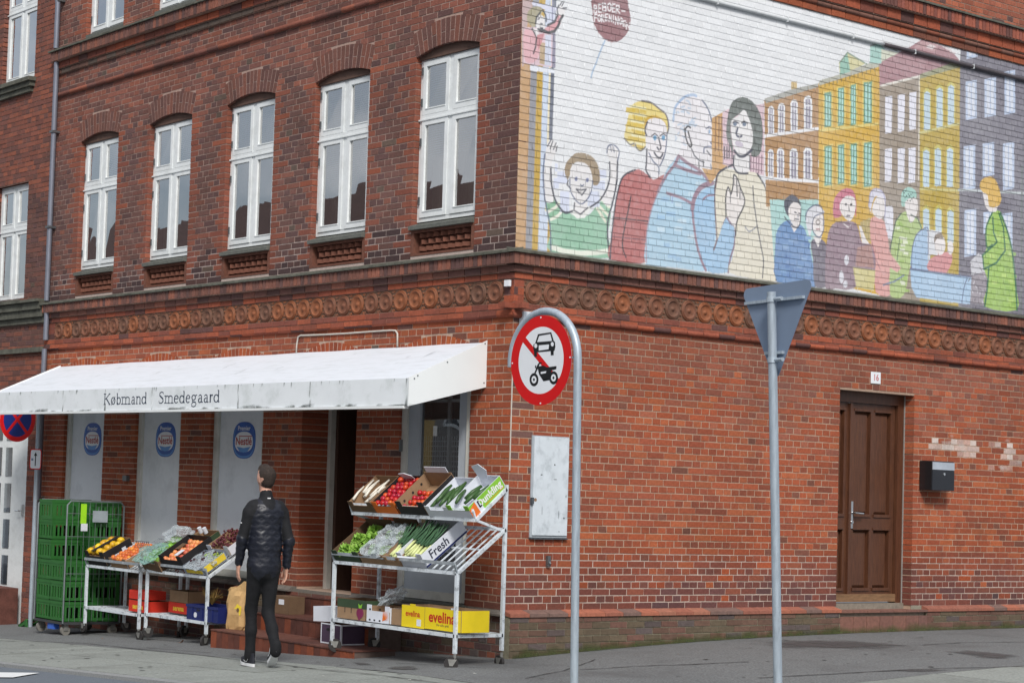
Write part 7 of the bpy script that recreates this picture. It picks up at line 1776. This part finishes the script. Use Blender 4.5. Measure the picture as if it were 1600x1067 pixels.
for k in range(4):
    film('salad_bag', 'clear bag of pale salad in the brown tray', 'salad bag', M @ Matrix.Translation((.09 + .17 * (k % 2), .13 + .24 * (k // 2), .10)), (.10, .13, .06), 'bags of salad in the brown tray', clear, seed=20 + k, spikes=.45)
    o = bpy.data.objects.new('lettuce', LM[k % 3]); COL.objects.link(o); o.matrix_basis = M @ Matrix.Translation((.09 + .17 * (k % 2), .13 + .24 * (k // 2), .05)) @ Matrix.Scale(.75, 4); tag(o, 'pale lettuce inside a clear bag on the middle shelf', 'lettuce', GV)
leek_d, leek_w = mat('leek_green', rgb(62, 96, 66), .5, var=.25, scale=18), mat('leek_white', rgb(206, 214, 150), .5, var=.1, scale=18)
def leek(seed, L_=.40):
    rr_ = random.Random(seed); mb = MB(); mb.tube([(0, 0, 0), (0, .06, .003), (0, .16, .006)], [.013, .014, .013], 8, 1)
    for k in range(5):
        a = (k - 2) * .10 + rr_.uniform(-.05, .05); P = []
        for i in range(5):
            u = i / 4; y = .14 + (L_ - .14) * u; x = a * (y - .14) * 1.3; z = .008 + .012 * (k % 3) + .04 * u * rr_.uniform(.2, 1); w = .014 * (1 - .6 * u)
            P += [(x - w, y, z), (x, y, z + .006), (x + w, y, z)]
        mb.add(P, [(3 * i + j, 3 * i + j + 1, 3 * i + j + 4, 3 * i + j + 3) for i in range(4) for j in range(2)], 0)
    return mb.mesh('leek', [leek_d, leek_w], smooth=True)
LK = [leek(k) for k in range(4)]
def leeks(M, n, w, z, label):
    for k in range(n):
        o = bpy.data.objects.new('leek', LK[k % 4]); COL.objects.link(o); o.matrix_basis = M @ Matrix.Translation((.04 + (w - .08) * (k % 6) / 5, .02 + RP.uniform(0, .06), z + .022 * (k // 6))) @ Matrix.Rotation(RP.uniform(-.12, .12), 4, 'Z') @ Matrix.Rotation(RP.uniform(0, .12), 4, 'X'); tag(o, label, 'leek', GV)
M = midC.mtx(rackC, .82, .0, yaw=-.0); b_ = box('vegetable_box', 'thin wooden box of spring onions beside the leeks on the middle shelf', 'box', M, .22, .50, .09, (card, card)); leeks(M, 10, .22, .06, 'spring onion in the thin wooden box')
M = midC.mtx(rackC, 1.02, .02); b_ = box('vegetable_box', 'white cardboard box of leeks with dark lettering on its side', 'box', M, .36, .58, .14, (whc, whc)); leeks(M, 14, .34, .07, 'long leek with dark green leaves in the white box'); label_on(b_, 'Fresh', .12, (.22, .075), txt_d, face='r', w=.36, bold=.002)
mb = MB(); mb.prism([(.0, .0), (.28, .0), (.24, .11), (.06, .13)], lambda a, b, d: (.03 + a, -.02 - b * .3 + d, .13 + b * .1), 0, .004)
mb.box(.0, .36, -.0015, -.0006, .0, .02); mb.build('open_flap', whc, b_)
mb = MB(); mb.add([(.3615, .0, .0), (.3615, .58, .0), (.3615, .58, .018), (.3615, .0, .018)], [(0, 1, 2, 3)]); mb.build('blue_edge', navy, b_)
# ---- tall rack, lower shelf
gC = zb(rackC); zl = gC + .335
M = world(-1.33, -.97, zl); b_ = box('carton', 'brown and green beetroot carton on the lower shelf of the tall rack', 'box', M, .44, .34, .19, (card, card_d), notch=False, group='cartons on the lower shelves')
mb = MB(); mb.box(-.001, .441, -.003, -.001, .11, .19); mb.box(.4412, .443, 0, .34, .11, .19); mb.build('green_band', grnc, b_); beet = mat('beet_print', rgb(122, 40, 78), .7); mb = MB()
mb.prism([(.36 + .055 * math.cos(t * .449), .07 + .05 * math.sin(t * .449) - (.03 if t == 10 else 0)) for t in range(14)], lambda a, b, d: (a, -.004 - d, b), 0, .001); mb.build('beetroot_print', beet, b_)
mb = MB(); mb.prism([(.34, .115), (.38, .115), (.395, .16), (.36, .14), (.33, .16)], lambda a, b, d: (a, -.0045 - d, b), 0, .001); mb.build('leaf_print', limec, b_)
for x in (.12, .22): mb = MB(); mb.box(x - .004, x + .004, -.0025, -.001, .06, .12); mb.build('slot', blkc, b_)
film('salad_bag', 'crumpled clear bag lying on the cartons of the lower shelf', 'plastic bag', world(-.70, -.80, zl + .24, .3) @ Matrix.Rotation(-.5, 4, 'Y'), (.15, .10, .06), GP, clear, seed=33, spikes=.5)
M = world(-.87, -.97, zl); b_ = box('carton', 'white carton with carrots printed on it on the lower shelf of the tall rack', 'box', M, .34, .32, .15, (whc, card), notch=True, group='cartons on the lower shelves'); mb = MB()
for k in range(5): mb.prism([(.24 + .02 * k, .02 + .012 * k), (.27 + .014 * k, .03), (.25 + .018 * k, .12)], lambda a, b, d: (a, -.002 - d - k * .0003, b), 0, .0006)
mb.build('carrot_print', orgc, b_)
for x, z in ((.05, .02), (.12, .02), (.2, .02), (.05, .12), (.2, .125)): mb = MB(); mb.box(x - .012, x + .012, -.0022, -.001, z - .008, z + .008); mb.build('slot', blkc, b_)
M = world(-.52, -.95, zl); b_ = box('carton', 'small plain brown carton beside the yellow cartons', 'box', M, .17, .30, .15, (card, card_d), notch=False, group='cartons on the lower shelves')
M = world(-.335, -.98, zl); b_ = box('carton', 'left yellow carton with small red lettering on the lower shelf', 'box', M, .33, .34, .20, (yelc, card), notch=False, group='cartons on the lower shelves'); label_on(b_, 'evelina', .075, (.16, .125), txt_r, bold=.002); mb = MB(); mb.box(.22, .28, -.0025, -.001, .02, .08); mb.build('sticker', whc, b_)
mb = MB(); mb.box(.12, .19, -.002, .004, .20, .215); mb.build('tab', yelc, b_)
M = world(.005, -.985, zl + .008); b_ = box('carton', 'wide yellow carton with large red lettering on the lower shelf', 'box', M, .50, .34, .195, (yelc, card), notch=False, group='cartons on the lower shelves'); label_on(b_, 'evelina', .135, (.24, .11), txt_r, bold=.004); label_on(b_, 'Die süße apfel', .03, (.25, .045), txt_d)
mb = MB(); mb.box(.36, .40, -.002, .004, .195, .21); mb.build('tab', whc, b_)
# ---- boxes standing on the steps
M = world(-1.88, -.745, -.006, .0); b_ = box('carton', 'dark purple carton with a white rim standing on the lowest step under the rack', 'box', M, .33, .56, .20, (purc, card_d), notch=False, group='cartons on the steps')
mb = MB()
for x0, x1, z0, z1 in ((0, .33, .0, .012), (0, .33, .188, .2), (0, .012, .012, .188), (.318, .33, .012, .188)): mb.box(x0, x1, -.004, -.001, z0, z1)
for y0, y1, z0, z1 in ((0, .56, .0, .012), (0, .56, .188, .2), (0, .012, .012, .188), (.548, .56, .012, .188)): mb.box(.331, .334, y0, y1, z0, z1)
mb.build('white_edges', whc, b_); mb = MB(); mb.prism(rounded(.12, .14, .03, .014), lambda a, b, d: (a, -.002 - d, b), 0, .001); mb.build('handle_hole', blkc, b_)
M = world(-2.02, -.74, .197, .05) @ Matrix.Rotation(-.05, 4, 'Y'); b_ = box('carton', 'open white carton on top of the dark purple carton', 'box', M, .30, .26, .15, (whc, whc), notch=False, group='cartons on the steps')
M = world(-3.42, -.30, .170, .05); b_ = box('carton', 'closed brown parcel with a white label on the second step', 'box', M, .34, .22, .18, (card_d, card_d), notch=False, group='cartons on the steps'); mb = MB(); mb.box(0, .34, 0, .22, .18, .186); mb.build('lid', card_d, b_); mb = MB(); mb.box(.17, .26, -.003, -.001, .10, .155); mb.build('sticker', whc, b_)
# ---- paper bag
bag_m = mat('kraft_paper', rgb(186, 152, 104), .85, var=.12, scale=9, bump=.6, bscale=18)
bag = thing('paper_bag', 'full brown paper bag of bread standing on the lowest step behind the man', 'paper bag', (-3.42, -.68, -.007), .25)
mb = MB(); ring_n = 20; prof = [(0, .125, .085), (.04, .135, .095), (.16, .138, .10), (.28, .132, .095), (.36, .128, .088), (.41, .132, .08), (.44, .135, .075)]; vs = []
for i, (z, a, b) in enumerate(prof):
    for k in range(ring_n):
        t = 2 * math.pi * k / ring_n; c, s = math.cos(t), math.sin(t); w = RP.uniform(-.013, .013)
        vs.append(((a + w) * abs(c) ** .55 * (1 if c > 0 else -1), (b + w) * abs(s) ** .55 * (1 if s > 0 else -1), z + (.03 * c * (i == 6)) + (.05 * (c > .2) * (i == 6)) + (RP.uniform(-.02, .02) if i == 6 else 0)))
mb.add(vs, [(i * ring_n + k, i * ring_n + (k + 1) % ring_n, (i + 1) * ring_n + (k + 1) % ring_n, (i + 1) * ring_n + k) for i in range(6) for k in range(ring_n)] + [tuple(range(ring_n - 1, -1, -1))]); mb.build('sack', bag_m, bag)
mb = MB(); mb.prism([(.05 * math.cos(t * .6) * (1.15 if t % 2 else .9), .06 * math.sin(t * .6) * (1.15 if t % 2 else .9)) for t in range(10)], lambda a, b, d: (.06 + a, -.101 - d, .21 + b), 0, .001); mb.prism([(.02 * math.cos(t * .785), .025 * math.sin(t * .785)) for t in range(8)], lambda a, b, d: (.06 + a, -.103 - d, .21 + b), 0, .001, 1); mb.build('yellow_print', [txt_y, card_d], bag)
mb = MB(); mb.ball((-.05, 0, .41), .065, 10, 6, (1.2, .9, .8)); mb.ball((.03, .02, .42), .05, 10, 6, (1, .9, .8)); mb.build('bread', mat('bread_crust', rgb(122, 82, 54), .8, var=.3, scale=14), bag, smooth=True)
# bundle of straw-coloured roots in the shade behind the racks
mb = MB()
for k in range(40): a = RP.uniform(0, 6.28); mb.tube([(0, 0, 0), (.06 * math.cos(a), .05 * math.sin(a), .07), (.15 * math.cos(a), .1 * math.sin(a), .12 + RP.uniform(-.05, .08))], [.006, .005, .002], 4)
o = tag(mb.build('dried_bundle', mat('straw', rgb(150, 122, 66), .8, var=.2)), 'bundle of dry stalks on the blue crate', 'dry stalks'); o.location = (-4.05, -.62, zb(rackB) + .45)

# ------------------------------------------------------------------ roll cage with green crates
gcr = mat('green_crate', rgb(46, 102, 46), .5, var=.12, scale=6, dirt=rgb(40, 86, 40), dirt_amt=.4, dirt_scale=4)
CW, CL, CHt = .335, .385, .245
def crate_mesh():
    mb = MB(); t = .012
    mb.box(0, CW, 0, CL, 0, .012)
    for z0, z1 in ((0, .045), (.175, CHt - .003)):
        mb.box(0, CW, 0, t, z0, z1); mb.box(0, CW, CL - t, CL, z0, z1); mb.box(0, t, t, CL - t, z0, z1); mb.box(CW - t, CW, t, CL - t, z0, z1)
    mb.box(-.004, CW + .004, -.004, 0, .205, CHt - .003); mb.box(CW, CW + .004, 0, CL, .205, CHt - .003); mb.box(-.004, 0, 0, CL, .205, CHt - .003)
    for y0, y1 in ((0, t), (CL - t, CL)):
        for xa, xb in ((0, .05), (.085, .115), (CW / 2 - .02, CW / 2 + .02), (CW - .115, CW - .085), (CW - .05, CW)): mb.box(xa, xb, y0, y1, .045, .175)
    for x0, x1 in ((0, t), (CW - t, CW)):
        for ya, yb in ((0, .05), (.08, .105), (.135, .16), (.215, .24), (.27, .295), (CL - .05, CL)): mb.box(x0, x1, ya, yb, .045, .175)
    return mb.mesh('bottle_crate', gcr)
CM = crate_mesh(); bottle_m = mat('bottle_glass', rgb(44, 40, 30), .15, var=.2)
bm_ = MB(); bm_.lathe([(.03, 0), (.031, .12), (.013, .17), (.013, .215)], 8); BTM = bm_.mesh('bottles', bottle_m, smooth=True)
cage_m = mat('cage_steel', rgb(122, 130, 132), .5, metal=.4, var=.15); cgx, cgy = -7.50, -.92; cz = ground_z(-7.15, -.55)
cage = thing('roll_cage', 'galvanised wire roll cage loaded with green crates', 'roll cage', (-7.15, -.55, cz))
X0, X1, Y0, Y1 = -.37, .36, -.40, .40
mb = MB(); mb.box(X0, X1, Y0, Y1, .135, .165); mb.build('base', mat('cage_base', rgb(64, 66, 68), .6, var=.2), cage)
for x in (X0, X1):
    p = MB(); p.tube([(x, Y0, .15), (x, Y0, 1.58), (x, Y0 + .05, 1.63), (x, Y1 - .05, 1.63), (x, Y1, 1.58), (x, Y1, .15)], .011, 8); sd_ = p.build('side_frame', cage_m, cage, smooth=40)
    for k in range(9): y = Y0 + (Y1 - Y0) * (k + 1) / 10; w = MB(); w.tube([(x, y, .17), (x, y, 1.63)], .0026, 5); w.build('wire', cage_m, sd_)
    for z in (.75, 1.2, 1.48): w = MB(); w.tube([(x, Y0, z), (x, Y1, z)], .0045, 6); w.build('cross_wire', cage_m, sd_)
for x in (X0 + .06, X1 - .06):
    for y in (Y0 + .07, Y1 - .07):
        t = MB(); t.tube([(x - .018, y, .062), (x + .018, y, .062)], .062, 18); w = t.build('wheel', mat('grey_wheel', rgb(120, 118, 112), .6, var=.15), cage, smooth=40); t = MB(); t.box(x - .028, x - .022, y - .03, y + .03, .06, .135); t.box(x + .022, x + .028, y - .03, y + .03, .06, .135); t.build('fork', castm, w)
t = MB(); t.box(-.05, .10, Y0 + .02, Y0 + .1, .06, .134); t.build('blue_block', mat('blue_plastic', rgb(60, 100, 190), .5), cage)
t = MB(); t.box(X1 + .014, X1 + .020, -.22, -.14, 1.36, 1.60); t.build('lime_tag', mat('lime_tag', rgb(158, 220, 40), .5), cage); t = MB(); t.box(X1 + .014, X1 + .020, -.21, -.12, 1.27, 1.36); t.build('paper_tag', whc, cage); t = MB(); t.box(X1 + .014, X1 + .020, -.05, .16, 1.38, 1.52); t.build('name_plate', mat('plate_grey', rgb(150, 160, 166), .5), cage)
ords = ['bottom', 'second', 'third', 'fourth', 'fifth', 'top']
for lv in range(6):
    for i in range(2):
        for j in range(2):
            if lv >= 3 and (i, j) == (1, 0): continue
            o = bpy.data.objects.new('bottle_crate', CM); COL.objects.link(o)
            o.location = (-7.15 + X0 + .025 + i * .345 + RP.uniform(-.004, .004) - (.015 if lv > 2 else 0), -.55 + Y0 + .01 + j * .395 + RP.uniform(-.004, .004), cz + .166 + lv * CHt); o.rotation_euler = (0, 0, RP.uniform(-.02, .02))
            tag(o, f"green plastic bottle crate in the roll cage, {ords[lv]} layer, {'front' if j == 0 else 'back'} {'left' if i == 0 else 'right'}", 'crate', 'green bottle crates stacked in the roll cage')
            if lv in (1, 3, 4): 
                for bx in range(3):
                    for by in range(3):
                        q = bpy.data.objects.new('bottle', BTM); COL.objects.link(q); q.parent = o; q.location = (.06 + bx * .105, .06 + by * .13, .013)
o = bpy.data.objects.new('bottle_crate', CM); COL.objects.link(o); o.location = (-9.15, -.30, ground_z(-9.1, -.2) + .02); o.rotation_euler = (0.12, 1.2, .1); tag(o, 'green plastic crate lying on its side by the sign pole at the far left', 'crate', 'green bottle crates stacked in the roll cage')
# ------------------------------------------------------------------ man walking past the racks
def surface_nets(D, org, h):
    nx, ny, nz = D.shape; ins = D < 0
    c = [D[i:nx - 1 + i, j:ny - 1 + j, k:nz - 1 + k] for i in (0, 1) for j in (0, 1) for k in (0, 1)]
    ci = [a < 0 for a in c]; s = sum(x.astype(np.int8) for x in ci); cell = (s > 0) & (s < 8)
    idx = -np.ones(cell.shape, np.int64); pos = np.argwhere(cell); idx[cell] = np.arange(len(pos))
    corner = np.array([(i, j, k) for i in (0, 1) for j in (0, 1) for k in (0, 1)], float)
    vals = np.stack([a[cell] for a in c], 1); acc = np.zeros((len(pos), 3)); cnt = np.zeros(len(pos))
    for a in range(8):
        for b in range(a + 1, 8):
            if np.abs(corner[a] - corner[b]).sum() != 1: continue
            va, vb = vals[:, a], vals[:, b]; x = (va < 0) != (vb < 0); t = np.where(x, va / np.where(x, va - vb, 1), 0)
            acc += np.where(x[:, None], corner[a] + t[:, None] * (corner[b] - corner[a]), 0); cnt += x
    V = org + (pos + acc / cnt[:, None]) * h; F = []
    for ax in range(3):
        sl0 = [slice(1, n - 1) for n in D.shape]; sl1 = list(sl0); sl0[ax] = slice(0, D.shape[ax] - 1); sl1[ax] = slice(1, D.shape[ax])
        a, b = ins[tuple(sl0)], ins[tuple(sl1)]; ed = np.argwhere(a != b); off = np.array([1, 1, 1]); off[ax] = 0; p = ed + off
        u, v = (ax + 1) % 3, (ax + 2) % 3; eu, ev = np.eye(3, dtype=int)[u], np.eye(3, dtype=int)[v]
        q = [idx[tuple((p - d).T)] for d in (eu * 0, eu, eu + ev, ev)]; Q = np.stack(q, 1); fl = a[tuple(ed.T)]
        Q = np.where(fl[:, None], Q[:, ::-1], Q); F.append(Q[(Q >= 0).all(1)])
    return V, np.concatenate(F)
class Body:
    def __init__(self, lo, hi, h):
        self.h, self.lo = h, np.array(lo, float); n = ((np.array(hi) - lo) / h).astype(int) + 1
        self.g = np.stack(np.meshgrid(*[lo[i] + h * np.arange(n[i]) for i in range(3)], indexing='ij'), -1).astype(np.float32); self.D = np.full(n, 9., np.float32); self.best = np.full(n, 9., np.float32); self.M = np.zeros(n, np.int8)
    def cone(self, a, b, ra, rb, mi, sx=1.0, sy=1.0, k=.03, fn=None):
        """tapered limb between a and b; sx, sy flatten its section"""
        a, b = np.array(a, float), np.array(b, float); r = max(ra, rb) * max(sx, sy) + .1
        s = [slice(max(0, int((min(a[i], b[i]) - r - self.lo[i]) / self.h)), int((max(a[i], b[i]) + r - self.lo[i]) / self.h) + 2) for i in range(3)]; s = tuple(s); g = self.g[s]; S = np.array([1 / sx, 1 / sy, 1.])
        p, A_, B_ = (g - a) * S, np.zeros(3), (b - a) * S; L2 = B_ @ B_ + 1e-9; t = np.clip((p @ B_) / L2, 0, 1); d = np.linalg.norm(p - t[..., None] * B_, axis=-1) - (ra + (rb - ra) * t)
        if fn is not None: d = d + fn(g)
        d0 = self.D[s]; hh = np.clip(.5 + .5 * (d0 - d) / k, 0, 1); self.D[s] = d0 * (1 - hh) + d * hh - k * hh * (1 - hh)
        m_ = d < self.best[s]; self.M[s][m_] = mi; self.best[s] = np.minimum(self.best[s], d)
SK, HR, JK, SL, TR = 0, 1, 2, 3, 4
man = thing('person', 'man in a dark navy quilted jacket and black trousers walking past the racks', 'person', (-.76, -2.27, ground_z(-.76, -2.27)))
FH = math.atan2(.28, -.96) - math.pi / 2; man.rotation_euler = (0, 0, FH); man.scale = (.88, .95, 1.0)
B = Body((-.38, -.36, -.02), (.38, .36, 1.90), .0078)
quilt = lambda g: -.0085 * np.abs(np.sin((g[..., 2] + .011 * np.sin(g[..., 0] * 2 * np.pi / .115) * np.where(np.floor(g[..., 2] / .05) % 2 == 0, 1, -1)) * np.pi / .05)) ** .6 + .003 + .0035 * np.sin(g[..., 0] * 31 + g[..., 2] * 17)
# torso (x = his right, y = forward)
B.cone((0, -.01, .93), (0, .0, 1.12), .136, .136, JK, 1.20, .90, .05, quilt); B.cone((0, .0, 1.12), (0, .01, 1.36), .136, .146, JK, 1.24, .90, .05, quilt); B.cone((-.085, .0, 1.41), (.085, .0, 1.41), .098, .098, JK, 1, .98, .06, quilt)
B.cone((0, -.015, 1.45), (0, .0, 1.56), .088, .064, SL, 1, 1, .05)
for s, el, wr in ((-1, (-.240, .02, 1.16), (-.232, .12, .945)), (1, (.245, -.06, 1.15), (.250, .0, .935))):
    B.cone((s * .14, -.005, 1.44), (s * .18, -.005, 1.395), .078, .070, SL, k=.05); B.cone((s * .18, -.005, 1.40), el, .066, .054, SL, k=.02); B.cone(el, wr, .055, .040, JK, k=.02, fn=quilt)
    # palm, fingers, thumb
    w = np.array(wr); B.cone(w, w + (0, .008, -.035), .027, .030, SK, .75, 1.1, .012); B.cone(w + (0, .008, -.04), w + (0, .014, -.085), .030, .026, SK, .62, 1.35, .012)
    for q, (dy, ln) in enumerate(((-.026, .062), (-.009, .075), (.009, .08), (.026, .072))):
        k0 = w + (0, .014 + dy, -.10); k1 = k0 + (-s * .006, .004, -ln * .5); k2 = k1 + (-s * .020, .006, -ln * .45); B.cone(k0, k1, .0105, .0098, SK, k=.006); B.cone(k1, k2, .0098, .0085, SK, k=.004)
    t0 = w + (-s * .006, .038, -.045); t1 = t0 + (-s * .012, .026, -.036); B.cone(t0, t1, .013, .0115, SK, k=.008); B.cone(t1, t1 + (-s * .010, .004, -.032), .0112, .0095, SK, k=.004)
B.cone((0, -.01, .90), (0, -.01, .98), .118, .112, TR, 1.12, .95, .04)
legs = {-1: [(-.082, .0, .92), (-.068, .15, .52), (-.056, .17, .10)], 1: [(.082, -.01, .92), (.076, .035, .50), (.076, -.235, .19)]}
for s, (hp_, kn, an) in legs.items():
    B.cone(hp_, kn, .094, .062, TR, k=.04); B.cone(kn, (np.array(kn) * .55 + np.array(an) * .45 + np.array((0, -.018, 0))), .062, .058, TR, k=.03); B.cone((np.array(kn) * .55 + np.array(an) * .45 + np.array((0, -.012, 0))), an, .058, .050, TR, k=.03)
    B.cone((np.array(an) + (0, 0, .04)), np.array(an) + (0, .01, -.02), .052, .056, TR, k=.02)
# neck and head, turned to his left towards the boxes
B.cone((0, .005, 1.50), (0, .02, 1.62), .056, .054, SK, k=.03)
hy = .12; ch, shh = math.cos(hy), math.sin(hy)
def H(x, y, z): return (ch * x - shh * y, ch * y + shh * x + .03, z + 1.705)
B.cone(H(0, -.02, .03), H(0, .015, .03), .088, .084, SK, k=.02); B.cone(H(0, .02, -.02), H(0, .05, -.075), .072, .042, SK, k=.04); B.cone(H(0, .06, -.09), H(0, .065, -.095), .026, .026, SK, k=.03)
B.cone(H(0, .098, .0), H(0, .118, -.028), .011, .017, SK, k=.012); B.cone(H(-.03, .085, .022), H(.03, .085, .022), .020, .020, SK, k=.015); B.cone(H(-.018, .098, -.060), H(.018, .098, -.060), .010, .010, SK, k=.008)
for s in (-1, 1): B.cone(H(s * .083, -.012, -.018), H(s * .088, -.02, .020), .013, .018, SK, .6, 1.0, .008)
B.cone(H(0, -.035, .045), H(0, .02, .082), .084, .066, HR, k=.02); B.cone(H(0, -.045, -.01), H(0, -.04, .04), .068, .080, HR, k=.02); B.cone(H(-.03, .045, .100), H(.03, .045, .100), .034, .034, HR, k=.025)
for s in (-1, 1): B.cone(H(s * .064, -.045, .035), H(s * .058, -.01, .065), .026, .024, HR, k=.015)
V, F = surface_nets(B.D, B.lo, B.h)
cells = np.clip(((V - B.lo) / B.h).round().astype(int), 0, np.array(B.M.shape) - 1); vm = B.M[tuple(cells.T)]; fmi = np.array([np.bincount(vm[f], minlength=5).argmax() for f in F])
skin_m = mat('skin', rgb(206, 158, 136), .55, var=.08, scale=12); hair_m = mat('dark_hair', rgb(50, 40, 34), .75, var=.5, scale=70, bump=.9, bscale=90); jack_m = mat('quilted_navy', rgb(28, 31, 41), .42, var=.15, scale=20, bump=.25, bscale=30); slv_m = mat('black_knit', rgb(21, 22, 26), .8, var=.15, scale=40, bump=.3, bscale=200); trs_m = mat('black_denim', rgb(21, 22, 26), .85, var=.25, scale=14, bump=.7, bscale=16)
me = bpy.data.meshes.new('body'); me.from_pydata(V.tolist(), [], F.tolist())
for M_ in (skin_m, hair_m, jack_m, slv_m, trs_m): me.materials.append(M_)
me.polygons.foreach_set('material_index', fmi.astype(np.int32)); me.polygons.foreach_set('use_smooth', [True] * len(F)); me.update()
ob = bpy.data.objects.new('body', me); COL.objects.link(ob); ob.parent = man
sm_ = ob.modifiers.new('smooth', 'SMOOTH'); sm_.factor = .4; sm_.iterations = 2
for s in (-1, 1):
    e = MB(); e.ball(H(s * .032, .092, .012), .011, 8, 6); e.build('eye', mat('eye_white', rgb(220, 220, 216), .3), man, smooth=True); e = MB(); e.ball(H(s * .032, .1005, .012), .0052, 8, 5); e.build('iris', mat('eye_dark', rgb(50, 40, 32), .3), man, smooth=True)
    e = MB(); e.tube([H(s * .014, .106, .030), H(s * .034, .104, .036), H(s * .050, .09, .030)], [.003, .004, .002], 6); e.build('eyebrow', hair_m, man, smooth=True)
e = MB(); e.tube([H(-.022, .107, -.060), H(0, .111, -.061), H(.022, .107, -.060)], [.002, .0045, .002], 6); e.build('mouth', mat('lip', rgb(176, 104, 96), .5), man, smooth=True)
# shoes: dark uppers, white soles, white tick on the outside
sole_m = mat('white_sole', rgb(216, 218, 220), .6, var=.05); shoe_m = mat('dark_shoe', rgb(34, 36, 44), .7, var=.2, scale=30, bump=.3, bscale=150); under_m = mat('shoe_underside', rgb(70, 62, 60), .8)
def shoe(X, s):
    r = MB(); r.X = X; n = 16
    out = [(.040 * math.sin(2 * math.pi * k / n) * (1.15 if math.cos(2 * math.pi * k / n) > 0 else .9), .145 * math.cos(2 * math.pi * k / n)) for k in range(n)]
    r.prism(out, lambda a, b, d: (a * 1.06, b * 1.03, d + (.015 * max(0, b / .145) ** 3)), 0, .028); so = None
    u = MB(); u.X = X; rings = [(.028, 1.0, 1.0, 0), (.055, .98, .98, 0), (.078, .86, .80, -.02), (.10, .72, .55, -.052), (.125, .70, .42, -.072)]; vs = []
    for z, a, b, dy in rings:
        for x, y in out: vs.append((x * a, y * b + dy + .0, z + (.015 * max(0, y / .145) ** 3 if z < .06 else 0)))
    u.add(vs, [(i * n + k, i * n + (k + 1) % n, (i + 1) * n + (k + 1) % n, (i + 1) * n + k) for i in range(4) for k in range(n)]); sh = u.build('shoe', shoe_m, man, smooth=True); r.build('sole', sole_m, sh)
    for sd in (-1, 1):
        w = MB(); w.X = X; P = [(-.075, .098), (-.05, .066), (-.02, .050), (.03, .055), (-.01, .038), (-.05, .040), (-.078, .062)]
        w.add([(sd * (.0445 - .12 * max(0, z - .055) + .001), y, z) for y, z in P], [(0, 1, 6), (1, 5, 6), (1, 2, 4, 5), (2, 3, 4)]); w.build('white_tick', sole_m, sh)
shoe(Matrix.Translation((-.056, .215, .0)) @ Matrix.Rotation(.12, 4, 'Z'), -1)
shoe(Matrix.Translation((.076, -.165, .085)) @ Matrix.Rotation(-.1, 4, 'Z') @ Matrix.Rotation(-.62, 4, 'X'), 1)
for nm, P in (('collar_mark', [(-.018, 1.535), (.018, 1.535), (.018, 1.545), (-.018, 1.545)]),):
    mb = MB(); mb.add([(x, -.085, z) for x, z in P], [(0, 1, 2, 3)]); mb.build(nm, sole_m, man)
mb = MB(); mb.hexa([(-.274, -.015, 1.305), (-.27, .02, 1.305), (-.262, .02, 1.305), (-.25, -.015, 1.305), (-.274, -.015, 1.313), (-.27, .02, 1.313), (-.262, .02, 1.313), (-.25, -.015, 1.313)]); mb.build('sleeve_mark', sole_m, man)
# ------------------------------------------------------------------ houses across the street, out of view, added for pane reflections and to block low sky
def far_house(label, x0, x1, y, h, wallc, roofc, axis='x', cols=6):
    root = thing('opposite_house', label, 'building', ((x0 + x1) / 2, y, ground_z((x0 + x1) / 2, y)) if axis == 'x' else (y, (x0 + x1) / 2, ground_z(y, (x0 + x1) / 2)), 0 if axis == 'x' else -math.pi / 2 + math.pi)
    w = (x1 - x0) / 2
    mb = MB(); mb.box(-w, w, -7, 0, -1.5, h); mb.box(-w - .1, w + .1, -7, .2, h, h + .25)
    mb.build('wall', mat('facade_' + label.split()[0], wallc, .85, var=.08, scale=2), root)
    mb = MB(); mb.prism([(-7.2, h + .25), (.3, h + .25), (-3.4, h + 2.6)], lambda a, b, d: (d, a, b), -w - .15, w + .15); mb.build('roof', mat('roof_' + label.split()[0], roofc, .8, var=.15, scale=4), root)
    for k in range(cols):
        for z in (1.0, 4.0, 7.0):
            if z + 1.7 > h: continue
            cx = -w + (k + .5) * 2 * w / cols; f = MB(); rect = (cx - .5, cx + .5, z, z + 1.7)
            for a, b, c, d in ((rect[0] - .06, rect[0] + .04, z, z + 1.7), (rect[1] - .04, rect[1] + .06, z, z + 1.7), (rect[0], rect[1], z - .05, z + .05), (rect[0], rect[1], z + 1.65, z + 1.76), (cx - .04, cx + .04, z, z + 1.7), (rect[0], rect[1], z + 1.05, z + 1.13)): f.box(a, b, .0, .05, c, d)
            wd = f.build('window', white_m, root); p = MB(); p.box(rect[0], rect[1], .005, .02, z, z + 1.7); p.build('pane', mat('far_pane', rgb(60, 66, 74), .1, var=.1), wd)
far_house('ochre plastered house across the street with white windows', -46, -24, -19, 9.6, rgb(206, 176, 120), rgb(92, 70, 64), cols=9)
far_house('grey plastered house across the street beside the ochre one', -24, -8, -19, 8.8, rgb(150, 146, 142), rgb(84, 84, 90), cols=6)
far_house('red brick house across the street near the crossing', -8, 8, -19, 9.2, rgb(128, 78, 64), rgb(90, 80, 80), cols=6)
far_house('pale house across the side street', -6, 24, 24, 9.0, rgb(190, 186, 176), rgb(110, 64, 54), axis='y', cols=11)
